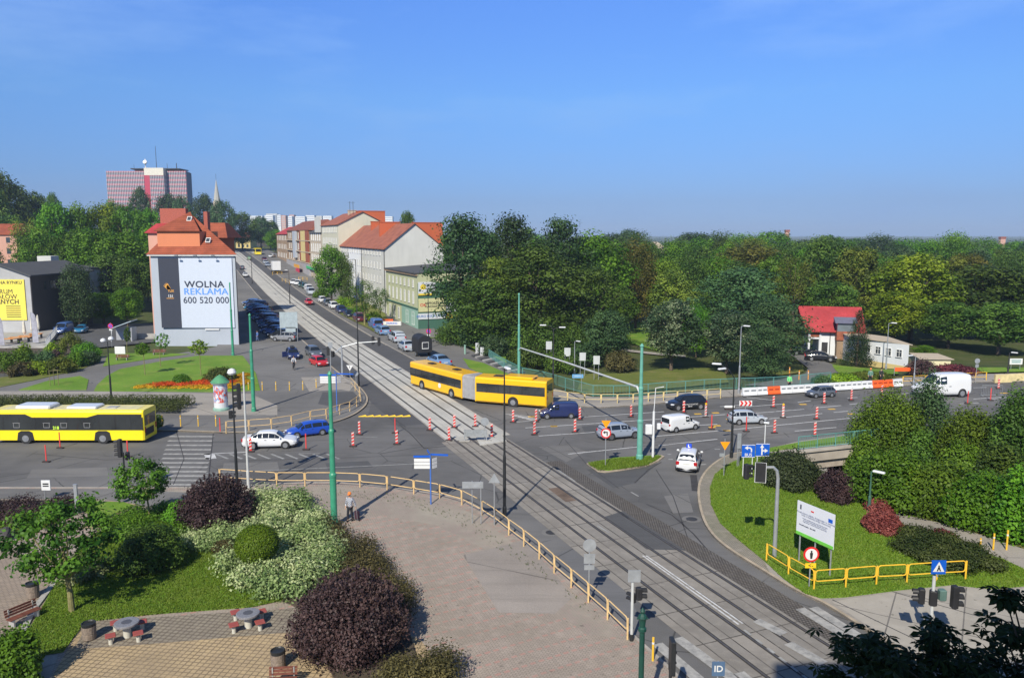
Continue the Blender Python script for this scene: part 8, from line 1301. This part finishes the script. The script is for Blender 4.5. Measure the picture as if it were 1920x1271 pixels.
# ---- near plants ----
def bush(label, pp, mat, n, size, seed=0, name='shrub', blobs=None, stem=True, up=.35, nblob=16, core=.15, cat='shrub', kind=None, group=None, twigs=0, part='leaves'):
    """pp = (px, foot row, top row, width px): a bush standing where the photo shows it"""
    x, fy, ty, wd = pp; c = G(x, fy) if kind is None else GP(x, fy, .15); r = wd * .5 * c.y / F; c = c + Vector((0, r * .75, 0)); h_ = max(.4, ztop(c.y, ty) - c.z); g_ = random.Random(seed); B_ = []
    for i in range(nblob):
        a = i * 2.4; t_ = (i + .5) / nblob; k = math.sqrt(t_) * .72; B_.append((r * k * math.cos(a), r * k * math.sin(a), h_ * (1 - .55 * t_ ** 1.5) * g_.uniform(.62, .8), r * .34, r * .34, h_ * g_.uniform(.22, .34)))
        if t_ > .3: B_.append((r * k * 1.08 * math.cos(a), r * k * 1.08 * math.sin(a), h_ * .27, r * .32, r * .32, h_ * .27))
    if twigs:
        for i in range(twigs): a, e = g_.uniform(0, 6.28), g_.uniform(.25, 1.35); q_ = Vector((r * math.cos(a) * math.cos(e), r * math.sin(a) * math.cos(e), h_ * math.sin(e))) * g_.uniform(.92, 1.1); B_.append((*q_, .09, .09, .13))
    t = thing(name, label, cat, c, 0, group)
    if twigs:
        m = MB()
        for b_ in B_[-twigs:]: e = Vector(b_[:3]); m.tube([e * .55, e * .85 + Vector((0, 0, .06)), e * 1.05], .008, 3)
        obj('twigs', m, M('twig', (.20, .14, .12), .9), t)
    link(part, leafmesh(part, B_, n, size, seed, core=core, up=up, tintnoise=.4, shell=.7, jit=.4), mat, t)
    if stem:
        m = MB()
        for i in range(5): a = i * 1.3; m.tube([(0, 0, -.1), (r * .25 * math.cos(a), r * .25 * math.sin(a), h_ * .3), (r * .5 * math.cos(a), r * .5 * math.sin(a), h_ * .62)], [.05, .035, .012], 5)
        obj('stems', m, BARK, t)
    return t
def mat_bed(label, poly, h, mat, n, size, seed=0, name='ground_cover', cat='shrub', kind=None, parts='leaves'):
    """spreading low planting inside a photo polygon"""
    P_ = [Vector(GP(a, b, .17)[:2]) for a, b in poly]; xs__ = [p.x for p in P_]; ys__ = [p.y for p in P_]; g_ = random.Random(seed); B_ = []; c = sum(P_, Vector((0, 0))) / len(P_)
    def inside(p):
        c_ = False; j = len(P_) - 1
        for i in range(len(P_)):
            if (P_[i].y > p[1]) != (P_[j].y > p[1]) and p[0] < (P_[j].x - P_[i].x) * (p[1] - P_[i].y) / (P_[j].y - P_[i].y) + P_[i].x: c_ = not c_
            j = i
        return c_
    k = 0
    while len(B_) < max(14, int((max(xs__) - min(xs__)) * (max(ys__) - min(ys__)) * 1.0)) and k < 4000:
        k += 1; p = (g_.uniform(min(xs__), max(xs__)), g_.uniform(min(ys__), max(ys__)))
        if inside(p): hh = h * g_.uniform(.6, 1.1); B_.append((p[0] - c.x, p[1] - c.y, hh * .45, .75, .75, hh * .55))
    o = link(name, leafmesh(name, B_, n, size, seed, core=.1, tintnoise=.45, shell=.75, jit=.5), mat, None, (c.x, c.y, .17)); tag(o, label, cat)
    return o
bush('large dark purple barberry bush left, by the black globe lamp', (386, 1000, 898, 160), L_PUR, 26000, .13, 1, 'barberry_bush', kind=1, up=.2, twigs=200); bush('huge dark purple barberry bush nearest the camera', (641, 1262, 1085, 250), L_PUR, 52000, .12, 2, 'barberry_bush', kind=1, up=.2, nblob=26, twigs=420)
mat_bed('cream variegated dogwood spreading between the barberry and the hedge', [(470, 945), (560, 940), (600, 965), (620, 1010), (650, 1060), (600, 1090), (560, 1120), (510, 1128), (440, 1100), (420, 1075), (450, 1040), (470, 1000)], 1.25, L_VAR, 42000, .15, 4, 'variegated_dogwood'); mat_bed('small cream variegated patch beside the dark rounded shrub', [(345, 1000), (440, 992), (430, 1030), (360, 1035)], .9, L_VAR, 7000, .14, 5, 'variegated_dogwood'); mat_bed('cream variegated strip behind the near tree', [(115, 1062), (190, 1055), (195, 1085), (125, 1092)], .7, L_VAR, 5000, .14, 6, 'variegated_dogwood')
mat_bed('dark brownish clipped hedge curving along the plaza', [(598, 975), (625, 990), (700, 1040), (750, 1110), (775, 1150), (745, 1165), (700, 1110), (655, 1075), (620, 1020)], 1.0, L_HED, 30000, .10, 7, 'clipped_hedge', 'hedge')
mat_bed('rounded dark hedge end at the bottom edge right of the huge barberry', [(745, 1262), (800, 1250), (850, 1275), (880, 1330), (720, 1330)], 1.3, L_HED, 16000, .10, 8, 'clipped_hedge', 'hedge')
# clipped ball on a stem
c = GP(484, 1072, .17); rB = 42 * c.y / F; zc = ztop(c.y, 1019) ; t = thing('topiary_ball', 'yellow green clipped ball tree on a short stem among the cream shrubs', 'topiary', c); link('crown', leafmesh('ball', [(0, 0, zc - c.z, rB, rB, rB * .88)], 15000, .09, 3, core=.05, shell=.9, jit=.05), L_TOP, t); obj('trunk', MB().cyl((0, 0, 0), (0, 0, zc - c.z), .06, .05), BARKL, t)
bush('dark green rounded shrub with dull leaves behind the near tree', (262, 1082, 985, 140), L_DARK, 22000, .14, 9, kind=1); bush('low brown red shrub below the clipped ball', (415, 1042, 1012, 52), L_HED, 5000, .1, 10, kind=1); bush('dark green shrub right behind the young tree', (330, 985, 940, 70), L_MID, 7000, .13, 11, kind=1)
mat_bed('green ground cover behind the dark rounded shrub', [(190, 985), (250, 958), (310, 952), (345, 975), (330, 1005), (230, 1010)], .6, L_MID, 15000, .12, 12); mat_bed('dark low shrubs along the left road edge', [(-60, 945), (60, 943), (160, 943), (150, 958), (95, 975), (-60, 990)], .8, L_PUR, 14000, .12, 13); mat_bed('green plants in front of the dark low shrubs at the left edge', [(-60, 975), (60, 965), (120, 970), (60, 995), (-60, 1000)], .5, L_OLI, 6000, .12, 14)
bush('green leafy shrub in the bottom left corner', (8, 1300, 1180, 110), L_MID, 9000, .16, 15, kind=1)
def neartree(label, base, crown, n, size, mat, seed, tr_=.13, spread=1.0):
    """crown = (left, right, top, bottom) photo extent"""
    b_ = GP(*base, .15); Y = b_.y; x0, x1 = XY(crown[0], Y, 3) - b_.x, XY(crown[1], Y, 3) - b_.x; z1, z0 = ztop(Y, crown[2]) - b_.z, ztop(Y, crown[3]) - b_.z; cx_, rx = (x0 + x1) / 2, (x1 - x0) / 2; g_ = random.Random(seed); B_ = []
    for i in range(26):
        a = i * 2.4; t_ = (i + .5) / 26; z = 1 - 2 * t_; k = math.sqrt(max(0, 1 - z * z)) * g_.uniform(.55, .95); B_.append((cx_ + rx * k * math.cos(a), rx * k * math.sin(a), lerp(z0, z1, .5 + .42 * z * g_.uniform(.8, 1.1)), rx * .27, rx * .27, (z1 - z0) * .12))
    t = thing('small_tree', label, 'tree', b_); link('crown', leafmesh('crown', B_, n, size, seed, core=.3, tintnoise=.5, shell=.5, jit=.7), mat, t)
    m = MB(); m.tube([(0, 0, 0), (-.02, 0, z0 * .6), (cx_ * .3, 0, z0 * 1.1), (cx_ * .7, 0, lerp(z0, z1, .6))], [tr_ * 1.2, tr_, tr_ * .8, tr_ * .3], 10)
    for b__ in B_[::2]: m.tube([(cx_ * .2, 0, z0 * 1.0), (lerp(0, b__[0], .5), b__[1] * .5, lerp(z0, b__[2], .4)), b__[:3]], [tr_ * .5, tr_ * .3, .012], 6)
    obj('trunk', m, BARKL, t); return t
neartree('leafy tree on the lawn at the lower left with a pale trunk', (135, 1146), (18, 205, 930, 1085), 6800, .20, L_NEAR, 4); neartree('young round tree with a thin trunk near the road', (281, 975), (213, 322, 862, 938), 5500, .17, L_NEAR, 5, .06)
for lab, b_, cr_, n, m_ in (('thin young tree right of the brown benches', (301, 687), (290, 320, 622, 655), 500, L_MID), ('small bushy young tree in the lawn centre', (272, 703), (253, 281, 642, 665), 900, L_MID), ('young tree on the lawn nearest the flower bed', (377, 705), (357, 390, 636, 665), 900, L_YEL), ('slender dark young tree behind the white notice', (239, 665), (232, 245, 612, 642), 700, L_DARK)): neartree(lab, b_, cr_, n, .22, m_, len(lab), .05)
t = thing('staked_sapling', 'leafless sapling tied between three stakes on the left lawn', 'tree', GP(102, 722, .17))
for a in (0, 2.1, 4.2): obj('stake', MB().cyl((.5 * math.cos(a), .5 * math.sin(a), 0), (.5 * math.cos(a), .5 * math.sin(a), 1.9), .04), BARKL, t)
obj('sapling_stem', MB().cyl((0, 0, 0), (0, 0, 2.2), .025, .01), BARK, t); obj('crossbar', MB().tube([(.5, 0, 1.8), (-.25, .43, 1.8), (-.25, -.43, 1.8)], .03, 6, True), BARKL, t)
# box hedges
def hedge(label, a, b, wd, h_, mat, n, size=.13):
    A_, B_ = GP(*a, .12), GP(*b, .12); d_ = (B_ - A_); L_ = d_.length; k = int(L_ / .55); bl = [tuple(d_ * ((i + .5) / k) + Vector((rnd.uniform(-.06, .06), j, h_ * .56 + rnd.uniform(-.05, .05)))) + (.55, .5, h_ * .46) for i in range(k) for j in (0, wd * .5, wd)]; o = link('hedge', leafmesh('hedge', bl, n, size, 5, core=.05, tintnoise=.4, shell=.85), mat, None, A_); tag(o, label, 'hedge')
hedge('long clipped brownish green hedge behind the yellow city bus', (-60, 774), (338, 775), 3.4, 1.25, leafmat('leaf_box_hedge', (.035, .05, .010), (.10, .12, .028)), 34000); hedge('short dark hedge end behind the rear of the city bus', (272, 812), (294, 812), 1.5, 1.4, L_MID, 2600); hedge('low green hedge between the kerb cars and the white tenement', (638, 582), (700, 604), 1.5, 1.2, L_MID, 5000, .2)
# shrub bed of conifers and colours on the left
for i, (x, fy, ty, wd, m_, lab) in enumerate([(20, 700, 655, 70, L_MID, 'dark green mounded shrub at the left end'), (40, 690, 640, 34, L_YEL, 'yellow shrub near the left end'), (70, 695, 655, 60, L_BLUE, 'blue green spreading juniper'), (100, 702, 668, 60, L_OLI, 'olive shrub at the front'), (92, 680, 640, 34, L_YEL, 'bright yellow shrub in the middle'), (124, 668, 622, 55, L_OLI, 'tall olive green shrub beside the drive'), (150, 675, 640, 55, L_MID, 'dark green shrub at the right'), (98, 690, 655, 30, L_PUR, 'small dark purple shrub in the middle'), (60, 705, 675, 55, L_YEL, 'low golden shrub at the front left'), (30, 708, 678, 60, L_HED, 'low rusty shrub at the front left'), (118, 690, 668, 40, L_BRI, 'low bright green spreading shrub'), (155, 685, 655, 45, L_BLUE, 'rounded blue green shrub at the right front'), (-10, 700, 655, 60, L_MID, 'green shrub cut by the left edge'), (135, 690, 660, 40, L_MID, 'green juniper near the right end')]): bush('%s of the raised shrub bed' % lab, (x, fy, ty, wd), m_, 3500, .22, i + 20, stem=False, nblob=9, kind=1, group='shrubs of the raised bed')
# flower bed
fb = [(250, 725), (262, 720), (300, 717), (340, 716), (372, 714), (400, 708), (432, 703), (458, 703), (460, 715), (445, 724), (400, 727), (300, 727)]
YF = leafmat('petal_yellow', (.60, .36, .01), (.85, .55, .02)); RF = leafmat('petal_red', (.42, .035, .01), (.62, .08, .015)); mat_bed('crescent bed of red flowers on the lawn', [(268, 723), (300, 719.5), (345, 718), (375, 716), (400, 711), (430, 706), (448, 708), (446, 717), (430, 722), (300, 724)], .35, RF, 9000, .16, 40, 'red_flowers', 'flower bed')
for i, pl in enumerate(([(252, 727), (262, 722), (300, 724.5), (380, 724), (440, 721), (446, 727), (300, 729)], [(446, 706), (460, 703), (463, 718), (448, 724)])): mat_bed(('yellow flower border along the front of the red crescent bed', 'yellow flower border at the right end of the red bed')[i], pl, .3, YF, 5000, .15, 41 + i, 'yellow_flowers', 'flower bed')
bush('small green shrub in the flower bed, left', (336, 721, 701, 36), L_MID, 3500, .18, 50, kind=1, stem=False); bush('larger green shrub in the flower bed behind the column', (405, 718, 689, 66), leafmat('leaf_rose', (.03, .06, .01), (.12, .13, .03)), 6000, .2, 51, kind=1, stem=False)
# right hand side
bush('wide grey green shrub beside the underpass bridge', (1497, 925, 846, 138), leafmat('leaf_grey_green', (.03, .055, .02), (.085, .12, .045)), 24000, .15, 60); bush('dark purple shrub right of the grey green one', (1580, 950, 884, 84), L_PUR, 14000, .13, 61, twigs=90); bush('dark red shrub on the lawn edge beside the path, upper', (1658, 968, 935, 62), L_RED, 7000, .13, 62); bush('dark red shrub on the lawn edge beside the path, lower', (1668, 1008, 962, 78), L_RED, 12000, .13, 63, twigs=80)
bush('small reddish shrub beside the path further right', (1775, 1016, 993, 50), L_RED, 3500, .13, 64); mat_bed('wide low green juniper carpet on the lawn beside the path', [(1668, 1008), (1720, 1005), (1800, 1022), (1850, 1045), (1890, 1072), (1860, 1080), (1780, 1078), (1720, 1050)], .75, leafmat('leaf_juniper', (.03, .055, .012), (.09, .12, .03)), 34000, .12, 65, 'juniper_carpet')
for i, (x, fy, ty, wd, m_, n, lab) in enumerate([(1685, 905, 728, 165, L_MID2, 34000, 'big yellow green bushy tree in front of the main road'), (1752, 850, 694, 95, L_BLUE, 9000, 'slender blue green tree half hiding the white van'), (1852, 900, 768, 150, L_MID2, 26000, 'bright green tree right of the slender one'), (1935, 900, 712, 120, L_DARK, 14000, 'dark tree cut by the right edge'), (1625, 925, 812, 75, L_MID2, 14000, 'yellow green shrub beside the bridge'), (1705, 968, 845, 190, L_MID, 26000, 'mid green shrub mass over the path lamp'), (1795, 985, 865, 175, L_MID2, 24000, 'olive shrub mass above the path'), (1870, 1008, 885, 160, L_MID, 22000, 'green shrub mass above the path at the right'), (1935, 1030, 880, 110, L_MID, 14000, 'green shrub at the right edge above the bollards'), (1740, 920, 800, 90, L_DARK, 12000, 'dark green bush in the middle of the thicket'), (1820, 940, 830, 100, L_MID2, 14000, 'olive bush behind the thicket'), (1900, 950, 830, 110, L_DARK, 14000, 'dark bush at the right of the thicket'), (1665, 900, 790, 60, L_MID, 8000, 'green shrub left in the thicket')]): bush(lab, (x, fy, ty, wd), m_, n, .2, 70 + i, nblob=20, name='thicket_shrub', group='thicket beside the underpass')
bush('dark purple shrub in front of the pale garage', (1740, 708, 673, 62), L_PUR, 5000, .22, 90, stem=False); bush('dark red hedge like shrub right of the purple one', (1810, 706, 684, 90), L_RED, 5000, .22, 91, stem=False); bush('low bright bush behind the white barriers, left', (1590, 722, 700, 70), L_YEL, 5000, .22, 92, stem=False); bush('low golden bush behind the white barriers, right', (1650, 716, 697, 80), L_OLI, 5000, .22, 93, stem=False); bush('dark brown shrub in the park beside the notice boards', (1165, 698, 655, 66), L_HED, 6000, .22, 94, stem=False); bush('blue green low bush at the end of the turquoise fence', (1545, 723, 703, 40), L_BLUE, 2500, .2, 95, stem=False)
for i, (x, fy, ty, wd, m_) in enumerate([(600, 560, 540, 40, L_MID), (640, 578, 556, 44, L_YEL), (668, 596, 572, 40, L_MID), (700, 606, 585, 36, L_YEL)]): bush('green garden bush by the white tenement, %s from the left' % ord_[i], (x, fy, ty, wd), m_, 1800, .35, 100 + i, stem=False, nblob=8, group='garden bushes by the tenement')
for i, (x, fy, ty, wd, m_) in enumerate([(850, 650, 600, 90, L_DARK), (925, 672, 628, 70, L_BLUE), (990, 690, 650, 90, L_DARK), (1050, 700, 655, 90, L_DARK), (1105, 690, 640, 70, L_BLUE), (1000, 668, 600, 130, L_DARK), (1070, 672, 605, 130, L_DARK), (890, 655, 590, 110, L_CON)]): bush('dark undergrowth below the tall dark group, %s from the left by number' % ord_[i], (x, fy, ty, wd), m_, 4500, .3, 110 + i, nblob=12, group='undergrowth of the dark group')
# grass blades
def tufts(name, poly, n, h_, mat, seed, lab):
    P_ = [Vector(GP(a, b, .17)[:2]) for a, b in poly]; g_ = np.random.default_rng(seed); x0, x1 = min(p.x for p in P_), max(p.x for p in P_); y0, y1 = min(p.y for p in P_), max(p.y for p in P_); X = g_.uniform(x0, x1, n * 2); Yv = g_.uniform(y0, y1, n * 2); ins = np.zeros(n * 2, bool); j = len(P_) - 1
    for i in range(len(P_)):
        a, b = P_[i], P_[j]; c_ = ((a.y > Yv) != (b.y > Yv)) & (X < (b.x - a.x) * (Yv - a.y) / (b.y - a.y + 1e-9) + a.x); ins ^= c_; j = i
    X, Yv = X[ins], Yv[ins]; k = len(X); a = g_.uniform(0, 6.28, k); hh = h_ * g_.uniform(.5, 1.3, k); wd = .03; dx, dy = np.cos(a) * wd, np.sin(a) * wd; tx_, ty_ = g_.normal(size=k) * .05, g_.normal(size=k) * .05
    V = np.stack([np.stack([X - dx, Yv - dy, np.full(k, .17)], 1), np.stack([X + dx, Yv + dy, np.full(k, .17)], 1), np.stack([X + tx_, Yv + ty_, .17 + hh], 1)], 1).reshape(-1, 3)
    me = bpy.data.meshes.new(name); me.vertices.add(3 * k); me.vertices.foreach_set('co', V.ravel().astype(np.float32)); me.loops.add(3 * k); me.loops.foreach_set('vertex_index', np.arange(3 * k, dtype=np.int32)); me.polygons.add(k); me.polygons.foreach_set('loop_start', np.arange(0, 3 * k, 3, dtype=np.int32)); at_ = me.attributes.new('tint', 'FLOAT', 'FACE'); at_.data.foreach_set('value', g_.random(k).astype(np.float32)); me.update(); tag(link(name, me, mat), lab, None, None, 'stuff')
GB = leafmat('grass_blade', (.11, .23, .014), (.23, .34, .04)); tufts('grass_blades', LA, 60000, .09, GB, 1, 'short grass on the lower left lawn'); tufts('grass_blades', lawnC, 60000, .09, GB, 2, 'short grass on the corner lawn'); tufts('grass_blades', [(1100, 868), (1150, 860), (1240, 855), (1215, 872), (1165, 879), (1122, 882)], 4000, .12, GB, 3, 'grass on the traffic island')
WEED = leafmat('weed_leaf', (.05, .09, .01), (.13, .16, .04)); tufts('weeds', [(600, 915), (760, 926), (870, 960), (1000, 1050), (1150, 1175), (1140, 1180), (980, 1060), (850, 975), (740, 942), (600, 925)], 2200, .08, WEED, 4, 'weeds in the paving along the cream railing')
# horse chestnut in the foreground
ct = thing('chestnut_tree', 'dark horse chestnut branches reaching in at the bottom right', 'tree', (9.5, 11.5, .1)); g_ = random.Random(5); V_, F_ = [], []; m = MB()
cl = [(1600, 1205, 24), (1640, 1200, 24), (1660, 1225, 30), (1700, 1240, 34), (1760, 1225, 30), (1800, 1235, 34), (1625, 1245, 34), (1735, 1262, 40), (1840, 1262, 40), (1890, 1235, 34), (1905, 1190, 26), (1880, 1175, 20), (1886, 1122, 14), (1895, 1110, 10), (1765, 1178, 16), (1745, 1192, 10), (1680, 1268, 40), (1905, 1265, 40), (1570, 1262, 14), (1790, 1268, 40)]
for (x, y, rp) in cl:
    Yc = 11 + g_.uniform(-.6, .6); c_ = Vector((XY(x, Yc, ztop(Yc, y)), Yc, ztop(Yc, y))) - ct.location; rr = rp * Yc / F * 1.35; st__ = c_.lerp(Vector((-.5, .3, 9.5)), .5) + Vector((0, 0, -.25)); m.tube([(0, 0, 9.2), st__, c_], [.05, .025, .008], 5)
    for i in range(int(6 + rp * .8)):
        p = c_ + Vector((g_.gauss(0, rr * .55), g_.gauss(0, rr * .7), g_.gauss(0, rr * .32))); az_ = g_.uniform(0, 6.28); tl_ = g_.uniform(-.5, .5); nl = g_.choice((5, 6, 7)); Lf = g_.uniform(.16, .26); rm = Matrix.Rotation(tl_, 3, 'X') @ Matrix.Rotation(g_.uniform(-.5, .5), 3, 'Y')
        for q in range(nl):
            a = az_ + (q - (nl - 1) / 2) * .85; L_ = Lf * (1 - .12 * abs(q - (nl - 1) / 2)); d_ = Vector((math.cos(a), math.sin(a), -.25)); s_ = Vector((-math.sin(a), math.cos(a), 0)); k = len(V_); V_ += [tuple(p + rm @ v) for v in (d_ * .01, d_ * L_ * .62 + s_ * L_ * .19, d_ * L_ + Vector((0, 0, -.03)), d_ * L_ * .62 - s_ * L_ * .19)]; F_.append((k, k + 1, k + 2, k + 3))
me = bpy.data.meshes.new('crown'); me.from_pydata(V_, [], F_); at_ = me.attributes.new('tint', 'FLOAT', 'FACE'); at_.data.foreach_set('value', [g_.random() for _ in F_]); link('crown', me, L_CHE, ct); m.tube([(0, 0, 0), (.1, 0, 4), (0, 0, 9.3)], [.28, .22, .12], 10); obj('trunk', m, BARK, ct)
# ---------------- air ----------------
if HAZE:
    hz_ = MB().box((500, 4600, 48), (14000, 9800, 112)); hm_ = bpy.data.materials.new('air_haze'); hm_.use_nodes = True; n_ = hm_.node_tree; n_.nodes.remove(n_.nodes['Principled BSDF']); pv = n_.nodes.new('ShaderNodeVolumePrincipled'); pv.inputs['Color'].default_value = (.62, .78, 1, 1); pv.inputs['Density'].default_value = HAZE; pv.inputs['Anisotropy'].default_value = 0; n_.links.new(pv.outputs[0], n_.nodes['Material Output'].inputs['Volume']); ho = link('haze', hz_.mesh('haze'), hm_); tag(ho, 'thin blue haze in the air', None, None, 'stuff')
